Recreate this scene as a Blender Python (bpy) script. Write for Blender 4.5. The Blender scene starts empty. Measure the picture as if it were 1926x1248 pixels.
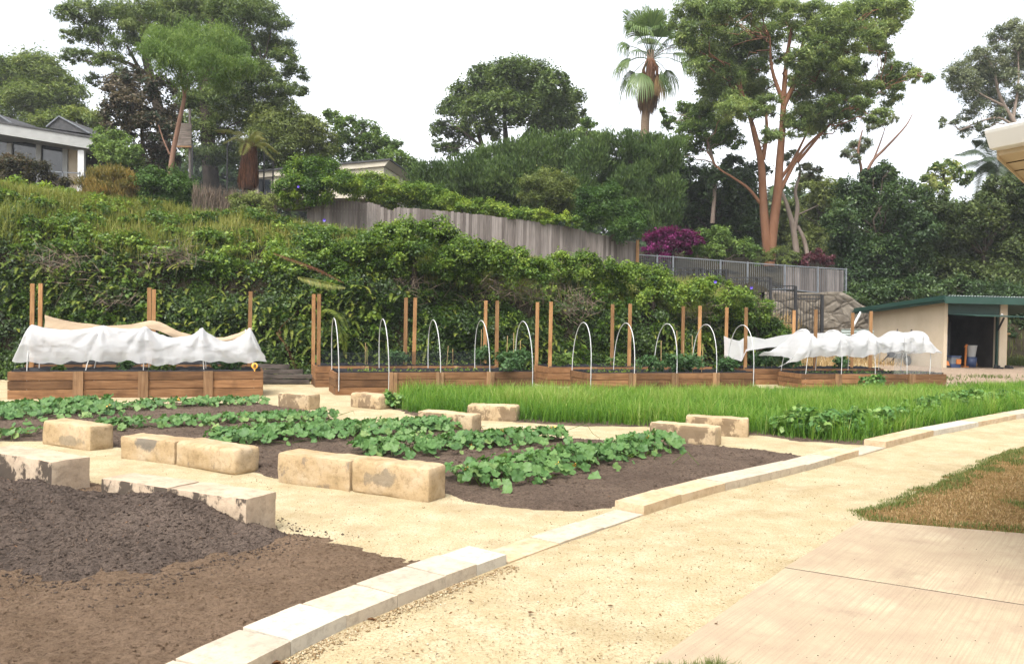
import bpy, math, random
import numpy as np
from mathutils import Vector, noise as mnoise

sc = bpy.context.scene
COL = sc.collection
rng = np.random.default_rng(7)
random.seed(7)

# ------------------------------------------------------------------ camera (photo 1926 x 1248)
FPX, CX, CY, HCAM = 1560.0, 963.0, 624.0, 1.85
PITCH, ROLL = math.atan(24 / 1560.0), math.atan(0.0175)
F_ = np.array([0, math.cos(PITCH), -math.sin(PITCH)])
U0 = np.array([0, math.sin(PITCH), math.cos(PITCH)])
R0 = np.array([1.0, 0, 0])
R_ = R0 * math.cos(ROLL) + U0 * math.sin(ROLL)
U_ = -R0 * math.sin(ROLL) + U0 * math.cos(ROLL)
EYE = np.array([0, 0, HCAM])

def ray(px, py):
    return F_ + R_ * ((px - CX) / FPX) - U_ * ((py - CY) / FPX)
def G(px, py, z=0.0):
    """measured point on the level z seen at photo pixel"""
    d = ray(px, py)
    return EYE + d * ((z - HCAM) / d[2])
def P(px, py, Y):
    """measured point at distance Y seen at photo pixel"""
    d = ray(px, py)
    return EYE + d * (Y / d[1])

cam = bpy.data.cameras.new('camera')
cam.sensor_width = 36; cam.sensor_fit = 'HORIZONTAL'
cam.lens = 36 * FPX / 1926.0
cam.clip_end = 2000; cam.clip_start = 0.05
co = bpy.data.objects.new('camera', cam); COL.objects.link(co)
from mathutils import Matrix
co.matrix_world = Matrix(((R_[0], U_[0], -F_[0], 0), (R_[1], U_[1], -F_[1], 0), (R_[2], U_[2], -F_[2], HCAM), (0, 0, 0, 1)))
sc.camera = co

# ------------------------------------------------------------------ numpy value noise
def _hash(ix, iy, iz, seed):
    h = (ix.astype(np.int64) * 374761393 + iy.astype(np.int64) * 668265263 + iz.astype(np.int64) * 2147483647 + seed * 144665) & 0xffffffff
    h = ((h ^ (h >> 13)) * 1274126177) & 0xffffffff
    h = (h ^ (h >> 16)) & 0xffff
    return h / 65535.0
def vnoise(p, seed=0):
    p = np.asarray(p, float)
    i = np.floor(p).astype(np.int64); f = p - i; f = f * f * (3 - 2 * f)
    r = 0
    for dx in (0, 1):
        for dy in (0, 1):
            for dz in (0, 1):
                w = (f[:, 0] if dx else 1 - f[:, 0]) * (f[:, 1] if dy else 1 - f[:, 1]) * (f[:, 2] if dz else 1 - f[:, 2])
                r = r + w * _hash(i[:, 0] + dx, i[:, 1] + dy, i[:, 2] + dz, seed)
    return r
def fbm(p, seed=0, octaves=4):
    p = np.asarray(p, float); a, s, r = .5, 1.0, 0
    for o in range(octaves):
        r = r + a * vnoise(p * s, seed + o * 17); a *= .5; s *= 2.03
    return r / (1 - .5 ** octaves)
def p3(x, y, z=None):
    return np.stack([x, y, np.zeros_like(x) if z is None else z], 1)
def unit(v):
    return v / np.maximum(np.linalg.norm(v, axis=-1, keepdims=True), 1e-9)
def smooth(a, b, x):
    t = np.clip((x - a) / (b - a), 0, 1); return t * t * (3 - 2 * t)

# ------------------------------------------------------------------ scene tree helpers
def tag(o, label=None, cat=None, group=None, kind=None):
    if label: o['label'] = label
    if cat: o['category'] = cat
    if group: o['group'] = group
    if kind: o['kind'] = kind
    return o
def empty(name, loc, rz=0.0, label=None, cat=None, group=None):
    o = bpy.data.objects.new(name, None); COL.objects.link(o)
    o.empty_display_size = .2
    o.location = [float(v) for v in loc]; o.rotation_euler = (0, 0, rz)
    return tag(o, label, cat, group)
def link(name, me, parent=None, loc=(0, 0, 0)):
    o = bpy.data.objects.new(name, me); COL.objects.link(o)
    if parent: o.parent = parent
    o.location = [float(v) for v in loc]
    return o
def copy_tree(o, parent=None):
    c = o.copy(); COL.objects.link(c); c.parent = parent
    for ch in list(o.children): copy_tree(ch, c)
    return c

def mesh_np(name, V, Q, mat, parent=None, origin=None, tint=None, smooth_=False):
    """V (n,3), Q (m,4) quads or (m,3) tris; world coordinates, origin subtracted"""
    V = np.asarray(V, np.float32); Q = np.asarray(Q, np.int32)
    k = Q.shape[1]
    off = np.zeros(3)
    if parent is not None: off = np.array(parent.location)
    if origin is not None: off = off + np.asarray(origin)
    me = bpy.data.meshes.new(name)
    me.vertices.add(len(V)); me.vertices.foreach_set('co', (V - off.astype(np.float32)).ravel())
    me.loops.add(Q.size); me.loops.foreach_set('vertex_index', Q.ravel())
    me.polygons.add(len(Q))
    me.polygons.foreach_set('loop_start', np.arange(0, Q.size, k, dtype=np.int32))
    try: me.polygons.foreach_set('loop_total', np.full(len(Q), k, np.int32))
    except Exception: pass
    if smooth_: me.polygons.foreach_set('use_smooth', np.ones(len(Q), bool))
    sharp = smooth_ == 'sharp'
    if tint is not None:
        a = me.attributes.new('tint', 'FLOAT', 'FACE'); a.data.foreach_set('value', np.asarray(tint, np.float32))
    me.update(calc_edges=True); me.validate()
    if sharp: me.set_sharp_from_angle(angle=math.radians(32))
    me.materials.append(mat)
    return link(name, me, parent, (0, 0, 0) if origin is None else origin)

class MB:
    """collects simple shapes into one mesh"""
    def __init__(s): s.v = []; s.f = []; s.sm = []
    def add(s, vs, fs, sm=False):
        b = len(s.v); s.v += [tuple(map(float, v)) for v in vs]
        for f in fs: s.f.append([i + b for i in f]); s.sm.append(sm)
        return s
    def box(s, x0, x1, y0, y1, z0, z1, jit=0.0):
        vs = [(x, y, z) for z in (z0, z1) for y in (y0, y1) for x in (x0, x1)]
        if jit: vs = [tuple(c + random.uniform(-jit, jit) for c in v) for v in vs]
        return s.add(vs, [(0, 2, 3, 1), (4, 5, 7, 6), (0, 1, 5, 4), (2, 6, 7, 3), (0, 4, 6, 2), (1, 3, 7, 5)])
    def hexa(s, b, t):
        """b, t: four bottom and four top corners in order"""
        return s.add(list(b) + list(t), [(3, 2, 1, 0), (4, 5, 6, 7), (0, 1, 5, 4), (1, 2, 6, 5), (2, 3, 7, 6), (3, 0, 4, 7)])
    def bar(s, a, b, w, h=None, up=(0, 0, 1)):
        a, b = Vector(a), Vector(b); h = h or w
        d = (b - a).normalized(); u = Vector(up)
        if abs(d.dot(u)) > .95: u = Vector((0, 1, 0))
        x = d.cross(u).normalized(); y = x.cross(d)
        c = lambda p: [p + x * w / 2 * i + y * h / 2 * j for i, j in ((-1, -1), (1, -1), (1, 1), (-1, 1))]
        return s.hexa(c(a), c(b))
    def tube(s, pts, rad, n=8, caps=True):
        pts = [Vector([float(c) for c in p]) for p in pts]
        rad = [rad] * len(pts) if not hasattr(rad, '__len__') else rad
        vs, fs = [], []; ref = None
        for i, p in enumerate(pts):
            d = (pts[min(i + 1, len(pts) - 1)] - pts[max(i - 1, 0)]).normalized()
            if ref is None:
                ref = d.orthogonal().normalized()
            ref = (ref - d * ref.dot(d)).normalized(); b = d.cross(ref)
            for k in range(n):
                a = 2 * math.pi * k / n
                vs.append(p + (ref * math.cos(a) + b * math.sin(a)) * rad[i])
        for i in range(len(pts) - 1):
            for k in range(n):
                fs.append((i * n + k, i * n + (k + 1) % n, (i + 1) * n + (k + 1) % n, (i + 1) * n + k))
        s.add(vs, fs, True)
        if caps:
            m = len(pts) - 1
            s.add([vs[k] for k in range(n)], [tuple(reversed(range(n)))])
            s.add([vs[m * n + k] for k in range(n)], [tuple(range(n))])
        return s
    def lathe(s, c, prof, n=16, axis='z'):
        vs, fs = [], []
        for r, h in prof:
            for k in range(n):
                a = 2 * math.pi * k / n; x, y = r * math.cos(a), r * math.sin(a)
                v = (x, y, h) if axis == 'z' else ((x, h, y) if axis == 'y' else (h, x, y))
                vs.append((c[0] + v[0], c[1] + v[1], c[2] + v[2]))
        for i in range(len(prof) - 1):
            for k in range(n):
                fs.append((i * n + k, i * n + (k + 1) % n, (i + 1) * n + (k + 1) % n, (i + 1) * n + k))
        return s.add(vs, fs, True)
    def build(s, name, mat, parent=None, origin=None, bevel=0):
        """vertices are in the parent's (or origin's) local space"""
        me = bpy.data.meshes.new(name)
        me.from_pydata(s.v, [], s.f); me.polygons.foreach_set('use_smooth', s.sm)
        me.update(); me.materials.append(mat)
        o = link(name, me, parent, (0, 0, 0) if origin is None else origin)
        if bevel:
            m = o.modifiers.new('bevel', 'BEVEL'); m.width = bevel; m.segments = 2; m.limit_method = 'ANGLE'
        return o
    def world(s, name, mat, parent=None, bevel=0, origin=None):
        """vertices are in world space: shift to the parent's location"""
        off = Vector(parent.location) if parent else Vector(origin if origin is not None else s.v[0])
        s.v = [(v[0] - off.x, v[1] - off.y, v[2] - off.z) for v in s.v]
        return s.build(name, mat, parent, None if parent else off, bevel)

# ------------------------------------------------------------------ materials
def new_mat(name):
    m = bpy.data.materials.new(name); m.use_nodes = True
    nt = m.node_tree; nt.nodes.clear()
    out = nt.nodes.new('ShaderNodeOutputMaterial')
    return m, nt, out
def N(nt, t, **kw):
    n = nt.nodes.new(t)
    for k, v in kw.items():
        if k.startswith('i_'): n.inputs[k[2:].replace('_', ' ')].default_value = v
        else: setattr(n, k, v)
    return n
def rgb(c): return (c[0], c[1], c[2], 1)
def ramp(nt, stops, fac):
    r = nt.nodes.new('ShaderNodeValToRGB'); e = r.color_ramp.elements
    while len(e) < len(stops): e.new(.5)
    for i, (p, c) in enumerate(stops): e[i].position = p; e[i].color = rgb(c) if len(c) == 3 else c
    nt.links.new(fac, r.inputs['Fac']); return r.outputs['Color']
def mixc(nt, fac, a, b, mode='MIX'):
    m = nt.nodes.new('ShaderNodeMix'); m.data_type = 'RGBA'; m.blend_type = mode
    for s, v in ((m.inputs[0], fac), (m.inputs[6], a), (m.inputs[7], b)):
        if hasattr(v, 'is_linked'): nt.links.new(v, s)
        elif isinstance(v, (int, float)): s.default_value = v
        else: s.default_value = rgb(v)
    return m.outputs[2]
def coords(nt, scale=(1, 1, 1), obj=True, rand=True):
    tc = nt.nodes.new('ShaderNodeTexCoord'); mp = nt.nodes.new('ShaderNodeMapping')
    mp.inputs['Scale'].default_value = scale
    nt.links.new(tc.outputs['Object'], mp.inputs['Vector'])
    if rand:
        oi = nt.nodes.new('ShaderNodeObjectInfo'); mu = N(nt, 'ShaderNodeMath', operation='MULTIPLY'); mu.inputs[1].default_value = 50
        nt.links.new(oi.outputs['Random'], mu.inputs[0])
        cb = nt.nodes.new('ShaderNodeCombineXYZ'); nt.links.new(mu.outputs[0], cb.inputs[0]); nt.links.new(mu.outputs[0], cb.inputs[1])
        nt.links.new(cb.outputs[0], mp.inputs['Location'])
    return mp.outputs[0]
def noise_tex(nt, vec, scale, detail=6, rough=.6):
    n = N(nt, 'ShaderNodeTexNoise'); n.inputs['Scale'].default_value = scale; n.inputs['Detail'].default_value = detail
    n.inputs['Roughness'].default_value = rough; nt.links.new(vec, n.inputs['Vector']); return n.outputs['Fac']
def bump_(nt, h, strength, dist=.02):
    b = N(nt, 'ShaderNodeBump'); b.inputs['Strength'].default_value = strength; b.inputs['Distance'].default_value = dist
    nt.links.new(h, b.inputs['Height']); return b.outputs['Normal']
def princ(nt, out, col, rough=.8, normal=None, spec=.3, metal=0.0):
    p = nt.nodes.new('ShaderNodeBsdfPrincipled')
    if hasattr(col, 'is_linked'): nt.links.new(col, p.inputs['Base Color'])
    else: p.inputs['Base Color'].default_value = rgb(col)
    p.inputs['Roughness'].default_value = rough; p.inputs['Specular IOR Level'].default_value = spec; p.inputs['Metallic'].default_value = metal
    if normal is not None: nt.links.new(normal, p.inputs['Normal'])
    if out is not None: nt.links.new(p.outputs[0], out.inputs['Surface'])
    return p.outputs[0]

def simple(name, a, b, scale=6, rough=.7, bump=.15, spec=.3, metal=0, stretch=(1, 1, 1), rand=True, bdist=.01):
    m, nt, out = new_mat(name); v = coords(nt, stretch, rand=rand)
    f = noise_tex(nt, v, scale); c = ramp(nt, [(.3, a), (.7, b)], f)
    g = noise_tex(nt, v, scale * 6)
    princ(nt, out, c, rough, bump_(nt, g, bump, bdist), spec, metal); return m

def leaf_mat(name, cols, trans=.3, rough=.5, spec=.25, hue_scale=.5):
    m, nt, out = new_mat(name)
    at = N(nt, 'ShaderNodeAttribute', attribute_name='tint')
    n = len(cols); c = ramp(nt, [(i / (n - 1), x) for i, x in enumerate(cols)], at.outputs['Fac'])
    p = princ(nt, None, c, rough, None, spec)
    t = N(nt, 'ShaderNodeBsdfTranslucent'); tc = mixc(nt, .5, c, (1, 1, .35), 'MULTIPLY')
    nt.links.new(tc, t.inputs['Color'])
    ms = nt.nodes.new('ShaderNodeMixShader'); ms.inputs[0].default_value = min(.5, trans + .1)
    nt.links.new(p, ms.inputs[1]); nt.links.new(t.outputs[0], ms.inputs[2]); nt.links.new(ms.outputs[0], out.inputs['Surface'])
    return m

def wood_mat(name, a, b, c, along='x', rough=.75, knots=True):
    m, nt, out = new_mat(name)
    st = (1.2, 14, 14) if along == 'x' else (14, 14, 1.2)
    v = coords(nt, st); f = noise_tex(nt, v, 1.6, 8, .65)
    col = ramp(nt, [(.25, a), (.5, b), (.75, c)], f)
    v2 = coords(nt, (1, 1, 1)); bl = noise_tex(nt, v2, 2.2, 4)
    col = mixc(nt, ramp(nt, [(.5, (0, 0, 0)), (.72, (.55, .55, .55))], bl), col, tuple(x * .45 for x in a))
    oi = nt.nodes.new('ShaderNodeObjectInfo')
    hs = N(nt, 'ShaderNodeHueSaturation'); mr = N(nt, 'ShaderNodeMapRange'); mr.inputs['To Min'].default_value = .65; mr.inputs['To Max'].default_value = 1.4
    nt.links.new(oi.outputs['Random'], mr.inputs['Value']); nt.links.new(mr.outputs[0], hs.inputs['Value']); nt.links.new(col, hs.inputs['Color'])
    g = noise_tex(nt, v, 5, 6)
    princ(nt, out, hs.outputs[0], rough, bump_(nt, g, .35, .006), .25); return m

def sand_mat():
    m, nt, out = new_mat('sand'); v = coords(nt, rand=False)
    big = noise_tex(nt, v, .55, 5, .65); mid = noise_tex(nt, v, 3.2, 6, .7); fine = noise_tex(nt, v, 55, 4, .8); xf = noise_tex(nt, v, 160, 2, .8)
    c = ramp(nt, [(.3, (0.332, 0.266, 0.154)), (.5, (0.380, 0.308, 0.181)), (.7, (0.418, 0.352, 0.223))], big)
    c = mixc(nt, ramp(nt, [(.42, (0, 0, 0)), (.66, (0.760, 0.772, 0.726))], mid), c, (0.465, 0.405, 0.276))
    gr = noise_tex(nt, coords(nt, (1, 1, 1), rand=False), 1.15, 7, .72)
    c = mixc(nt, ramp(nt, [(.50, (0, 0, 0)), (.62, (0.522, 0.530, 0.499))], gr), c, (0.257, 0.193, 0.104))
    c = mixc(nt, ramp(nt, [(.38, (0.760, 0.772, 0.726)), (.52, (0, 0, 0))], fine), c, (0.223, 0.159, 0.077))
    c = mixc(nt, ramp(nt, [(.58, (0, 0, 0)), (.72, (0.570, 0.579, 0.544))], xf), c, (0.513, 0.464, 0.327))
    a = N(nt, 'ShaderNodeMath', operation='ADD'); nt.links.new(fine, a.inputs[0]); nt.links.new(mid, a.inputs[1])
    princ(nt, out, c, .95, bump_(nt, a.outputs[0], .5, .02), .1); return m
def soil_mat(name, a, b, c, fleck=True):
    m, nt, out = new_mat(name); v = coords(nt, rand=False)
    big = noise_tex(nt, v, 1.1, 5); mid = noise_tex(nt, v, 14, 7, .75); fl = noise_tex(nt, v, 60, 3, .7); cr = noise_tex(nt, v, 38, 6, .8)
    col = ramp(nt, [(.3, a), (.5, b), (.72, c)], mid)
    col = mixc(nt, ramp(nt, [(.35, (0, 0, 0)), (.7, (.55, .55, .55))], big), col, tuple(x * 1.25 for x in c))
    col = mixc(nt, ramp(nt, [(.36, (.8, .8, .8)), (.52, (0, 0, 0))], cr), col, tuple(x * .5 for x in a))
    if fleck: col = mixc(nt, ramp(nt, [(.72, (0, 0, 0)), (.76, (.8, .8, .8))], fl), col, (.30, .22, .14))
    ad = N(nt, 'ShaderNodeMath', operation='ADD'); nt.links.new(mid, ad.inputs[0]); nt.links.new(cr, ad.inputs[1])
    princ(nt, out, col, 1.0, bump_(nt, ad.outputs[0], 1.0, .045), .1); return m
def N_half(nt, sock):
    m = N(nt, 'ShaderNodeMath', operation='MULTIPLY'); m.inputs[1].default_value = .5; nt.links.new(sock, m.inputs[0]); return m.outputs[0]
def stone_mat(name, a, b, c, stain=.0, stain_col=(.08, .065, .055), bump=.5, sc_=3.0, lo=.56, spot=None):
    m, nt, out = new_mat(name); v = coords(nt)
    f = noise_tex(nt, v, sc_, 6, .6); g = noise_tex(nt, v, 13, 6, .75); w = noise_tex(nt, coords(nt, (1, 1, 3.5)), 1.3, 3)
    col = ramp(nt, [(.3, a), (.5, b), (.72, c)], f)
    col = mixc(nt, ramp(nt, [(.42, (0, 0, 0)), (.7, (.6, .6, .6))], w), col, tuple(min(1, x * y) for x, y in zip(c, (1.1, 1.05, .98))))
    col = mixc(nt, ramp(nt, [(.34, (.55, .55, .55)), (.52, (0, 0, 0))], g), col, tuple(x * .62 for x in a))
    if stain:
        s = noise_tex(nt, coords(nt, (1.4, 1.4, 1.0)), 2.3, 5, .68)
        ge = nt.nodes.new('ShaderNodeTexCoord'); sx = N(nt, 'ShaderNodeSeparateXYZ'); nt.links.new(ge.outputs['Normal'], sx.inputs[0])
        k = N(nt, 'ShaderNodeMath', operation='LESS_THAN'); k.inputs[1].default_value = -.45; nt.links.new(sx.outputs[1], k.inputs[0])
        r = ramp(nt, [(lo, (0, 0, 0)), (lo + .05, (stain,) * 3)], s)
        mu = N(nt, 'ShaderNodeMath', operation='MULTIPLY'); nt.links.new(r, mu.inputs[0]); nt.links.new(k.outputs[0], mu.inputs[1])
        col = mixc(nt, mu.outputs[0], col, stain_col)
    if spot:
        tc = nt.nodes.new('ShaderNodeTexCoord'); mp = nt.nodes.new('ShaderNodeMapping'); mp.inputs['Location'].default_value = (-spot[0] / spot[2], 0, -spot[1] / spot[3]); mp.inputs['Scale'].default_value = (1 / spot[2], 0, 1 / spot[3])
        nt.links.new(tc.outputs['Object'], mp.inputs[0]); ln_ = N(nt, 'ShaderNodeVectorMath', operation='LENGTH'); nt.links.new(mp.outputs[0], ln_.inputs[0])
        nz = N(nt, 'ShaderNodeMath', operation='MULTIPLY_ADD'); nz.inputs[1].default_value = 2.2; nt.links.new(noise_tex(nt, coords(nt, (1, 1, .6)), 7, 5, .65), nz.inputs[0]); nt.links.new(ln_.outputs['Value'], nz.inputs[2])
        sx = N(nt, 'ShaderNodeSeparateXYZ'); nt.links.new(tc.outputs['Normal'], sx.inputs[0]); k = N(nt, 'ShaderNodeMath', operation='LESS_THAN'); k.inputs[1].default_value = -.45; nt.links.new(sx.outputs[1], k.inputs[0])
        r = ramp(nt, [(.0, (spot[4],) * 3), (.86, (spot[4],) * 3), (.99, (0, 0, 0))], N_half(nt, nz.outputs[0])); mu = N(nt, 'ShaderNodeMath', operation='MULTIPLY'); nt.links.new(r, mu.inputs[0]); nt.links.new(k.outputs[0], mu.inputs[1])
        col = mixc(nt, mu.outputs[0], col, stain_col)
    ad = N(nt, 'ShaderNodeMath', operation='ADD'); nt.links.new(f, ad.inputs[0]); nt.links.new(g, ad.inputs[1])
    princ(nt, out, col, .9, bump_(nt, ad.outputs[0], bump, .02), .2); return m
def rubble_mat():
    m, nt, out = new_mat('rubble_wall'); v = coords(nt, (1, 1, 1.3), rand=False)
    vo = N(nt, 'ShaderNodeTexVoronoi', feature='DISTANCE_TO_EDGE'); vo.inputs['Scale'].default_value = 1.9; nt.links.new(v, vo.inputs['Vector'])
    vc = N(nt, 'ShaderNodeTexVoronoi'); vc.inputs['Scale'].default_value = 1.9; nt.links.new(v, vc.inputs['Vector'])
    sp = N(nt, 'ShaderNodeSeparateColor'); nt.links.new(vc.outputs['Color'], sp.inputs[0])
    c = ramp(nt, [(0, (.105, .088, .07)), (.5, (.135, .115, .092)), (1, (.17, .147, .118))], sp.outputs[0])
    c = mixc(nt, .6, c, ramp(nt, [(.3, (.5, .5, .5)), (.7, (1.3, 1.3, 1.25))], noise_tex(nt, v, 5, 6, .7)), 'MULTIPLY')
    e = ramp(nt, [(0, (.5, .5, .5)), (.06, (0, 0, 0))], vo.outputs['Distance']); c = mixc(nt, e, c, (.05, .04, .03))
    h = ramp(nt, [(0, (0, 0, 0)), (.2, (1, 1, 1))], vo.outputs['Distance'])
    princ(nt, out, c, .95, bump_(nt, h, .6, .08), .1); return m
def cloth_mat(name, a, transp, trans=.45):
    m, nt, out = new_mat(name); v = coords(nt)
    c = ramp(nt, [(.3, tuple(x * .94 for x in a)), (.7, a)], noise_tex(nt, v, 2.5))
    p = princ(nt, None, c, .85, bump_(nt, noise_tex(nt, coords(nt, (1, 1, 1.8)), 3.5, 6, .6), .7, .06), .1)
    t = N(nt, 'ShaderNodeBsdfTranslucent'); nt.links.new(c, t.inputs['Color'])
    ms = nt.nodes.new('ShaderNodeMixShader'); ms.inputs[0].default_value = trans
    nt.links.new(p, ms.inputs[1]); nt.links.new(t.outputs[0], ms.inputs[2])
    tr = N(nt, 'ShaderNodeBsdfTransparent'); m2 = nt.nodes.new('ShaderNodeMixShader'); m2.inputs[0].default_value = transp
    nt.links.new(ms.outputs[0], m2.inputs[1]); nt.links.new(tr.outputs[0], m2.inputs[2]); nt.links.new(m2.outputs[0], out.inputs['Surface'])
    return m
def glass_mat():
    m, nt, out = new_mat('window_glass'); princ(nt, out, (.02, .025, .03), .05, None, .6); return m

M = dict(
    sand=sand_mat(),
    soil=soil_mat('dark_soil', (0.067, 0.048, 0.035), (0.125, 0.088, 0.065), (0.191, 0.138, 0.100)),
    compost=soil_mat('compost', (0.056, 0.043, 0.034), (0.109, 0.082, 0.066), (0.196, 0.146, 0.114)),
    brown=soil_mat('brown_soil', (0.128, 0.080, 0.049), (0.195, 0.130, 0.081), (0.256, 0.176, 0.117)),
    block_spot=stone_mat('ochre_stained', (0.272, 0.188, 0.094), (0.353, 0.256, 0.142), (0.408, 0.323, 0.217), 0, (0.110, 0.102, 0.090), spot=(.0, .24, .22, .13, .78)),
    block_smudge=stone_mat('ochre_smudged', (0.272, 0.188, 0.094), (0.353, 0.256, 0.142), (0.408, 0.323, 0.217), 0, (0.119, 0.102, 0.079), spot=(-.12, .18, .22, .12, .6)),
    block_base=stone_mat('ochre_foot_stained', (0.272, 0.188, 0.094), (0.353, 0.256, 0.142), (0.408, 0.323, 0.217), 0, (0.149, 0.129, 0.096), spot=(.1, .10, .34, .09, .6)),
    block_ochre=stone_mat('ochre_sandstone', (0.272, 0.188, 0.094), (0.353, 0.256, 0.142), (0.408, 0.323, 0.217), .55, (0.116, 0.098, 0.086), lo=.60),
    block_pale=stone_mat('pale_sandstone', (0.308, 0.231, 0.158), (0.381, 0.293, 0.209), (0.441, 0.356, 0.260), .95, (0.055, 0.042, 0.032), lo=.47),
    block_grey=stone_mat('weathered_sandstone', (0.274, 0.192, 0.103), (0.381, 0.285, 0.172), (0.457, 0.362, 0.234), .8, (0.130, 0.088, 0.052), lo=.48),
    kerb_cream=stone_mat('cream_kerb_stone', (0.332, 0.280, 0.214), (0.399, 0.339, 0.258), (0.452, 0.391, 0.302), 0, bump=.25),
    kerb_yellow=stone_mat('yellow_kerb_stone', (0.360, 0.257, 0.140), (0.432, 0.326, 0.205), (0.475, 0.381, 0.272), 0, bump=.25),
    kerb_white=stone_mat('white_kerb_stone', (0.371, 0.337, 0.279), (0.437, 0.395, 0.322), (0.477, 0.427, 0.341), 0, bump=.25),
    concrete=None,
    board=wood_mat('bed_board', (0.081, 0.035, 0.013), (0.165, 0.082, 0.035), (0.239, 0.129, 0.061)),
    batten=wood_mat('bed_batten', (0.112, 0.056, 0.025), (0.217, 0.122, 0.059), (0.294, 0.182, 0.098), 'z'),
    post=wood_mat('post_wood', (0.187, 0.085, 0.031), (0.280, 0.148, 0.060), (0.356, 0.211, 0.099), 'z'),
    sleeper=wood_mat('weathered_sleeper', (0.034, 0.029, 0.024), (0.102, 0.082, 0.068), (0.204, 0.170, 0.145)),
    paling=wood_mat('grey_paling', (.10, .085, .075), (.185, .16, .145), (.27, .24, .215), 'z'),
    bamboo=simple('bamboo', (.30, .19, .08), (.42, .30, .15), 8),
    pipe=simple('white_pipe', (0.395, 0.395, 0.383), (0.472, 0.472, 0.459), 4, .35, .03, .5),
    fleece=cloth_mat('white_fleece', (.66, .66, .66), .24, .5),
    net=cloth_mat('fine_white_net', (0.490, 0.476, 0.448), .68),
    shade=cloth_mat('beige_shade_cloth', (0.443, 0.335, 0.227), .02, .2),
    blacknet=cloth_mat('black_mesh', (0.021, 0.025, 0.028), .62, .1),
    liner=simple('black_liner', (.006, .006, .007), (.013, .013, .015), 8, .6, .3, .2),
    bedsoil=soil_mat('bed_soil', (.020, .015, .012), (.045, .034, .027), (.08, .06, .048)),
    orange=simple('orange_sign', (.75, .36, .05), (.80, .42, .08), 6, .5, .02),
    blackpaint=simple('black_paint', (.010, .010, .011), (.018, .018, .020), 6, .4, .03, .4),
    galv=simple('galvanised_steel', (0.110, 0.121, 0.132), (0.165, 0.176, 0.187), 6, .6, .05, .3, .0),
    cream=simple('cream_wall', (.46, .41, .32), (.52, .465, .37), 1.5, .8, .1),
    render=simple('cream_render', (0.419, 0.342, 0.242), (0.492, 0.410, 0.302), 1.2, .9, .25),
    offwhite=simple('dull_white', (0.259, 0.259, 0.245), (0.317, 0.317, 0.302), 2, .6, .05, .3),  # even off-white, a darker grade than the white paint
    white=simple('white_paint', (0.504, 0.504, 0.490), (0.562, 0.562, 0.547), 2, .5, .05, .4),
    greensteel=simple('green_steel', (0.009, 0.038, 0.027), (0.015, 0.051, 0.038), 2, .45, .05, .45),
    corrug=simple('zinc_roof', (.28, .33, .31), (.40, .45, .43), 3, .5, .1, .4, .3),
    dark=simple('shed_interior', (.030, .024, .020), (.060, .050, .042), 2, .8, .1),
    fawn=simple('eave_soffit', (0.384, 0.310, 0.211), (0.409, 0.335, 0.236), 1, .7, .05),
    rubber=simple('rubber', (.012, .012, .012), (.025, .025, .025), 6, .8, .2),
    plastic_orange=simple('orange_plastic', (0.434, 0.120, 0.020), (0.504, 0.176, 0.030), 4, .4, .02, .5),
    plastic_blue=simple('blue_plastic', (0.024, 0.036, 0.096), (0.032, 0.060, 0.132), 4, .4, .02, .5),
    plastic_white=simple('white_plastic', (0.297, 0.297, 0.286), (0.356, 0.356, 0.346), 4, .4, .05, .5),
    roof=simple('dark_roofing', (.035, .035, .037), (.075, .073, .072), 5, .7, .2),
    glass=glass_mat(),
    stone=rubble_mat(),
    twig=simple('dead_twig', (0.096, 0.069, 0.048), (0.180, 0.138, 0.102), 9, .9, .2),
    bark_gum=simple('orange_gum_bark', (0.152, 0.067, 0.033), (0.224, 0.112, 0.062), 2.2, .8, .5, .2, 0, (1, 1, .5), True, .03),
    bark_pale=simple('pale_gum_bark', (.24, .18, .14), (.36, .29, .235), 2.2, .8, .5, .2, 0, (1, 1, .5), True, .03),
    bark_dark=simple('dark_bark', (.035, .027, .020), (.085, .065, .050), 4, .9, .7, .2, 0, (1, 1, .4), True, .03),
    bark_red=simple('red_brown_bark', (0.143, 0.076, 0.050), (0.225, 0.133, 0.092), 3, .8, .5, .2, 0, (1, 1, .4), True, .02),
    palm_bark=simple('palm_bark', (.20, .135, .09), (.30, .22, .155), 7, .9, .5, .2, 0, (.6, .6, 4), True, .03),
    deadfrond=leaf_mat('dead_frond', [(.10, .055, .025), (.22, .125, .055), (.36, .235, .115)], .2),
    hillsoil=simple('leaf_litter', (.018, .015, .009), (.045, .038, .022), 3, 1, .6, .1, 0, (1, 1, 1), False, .05),
    flower=simple('purple_petal', (.10, .06, .42), (.17, .12, .55), 4, .6, .02),
    lichen=None,
)
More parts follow.
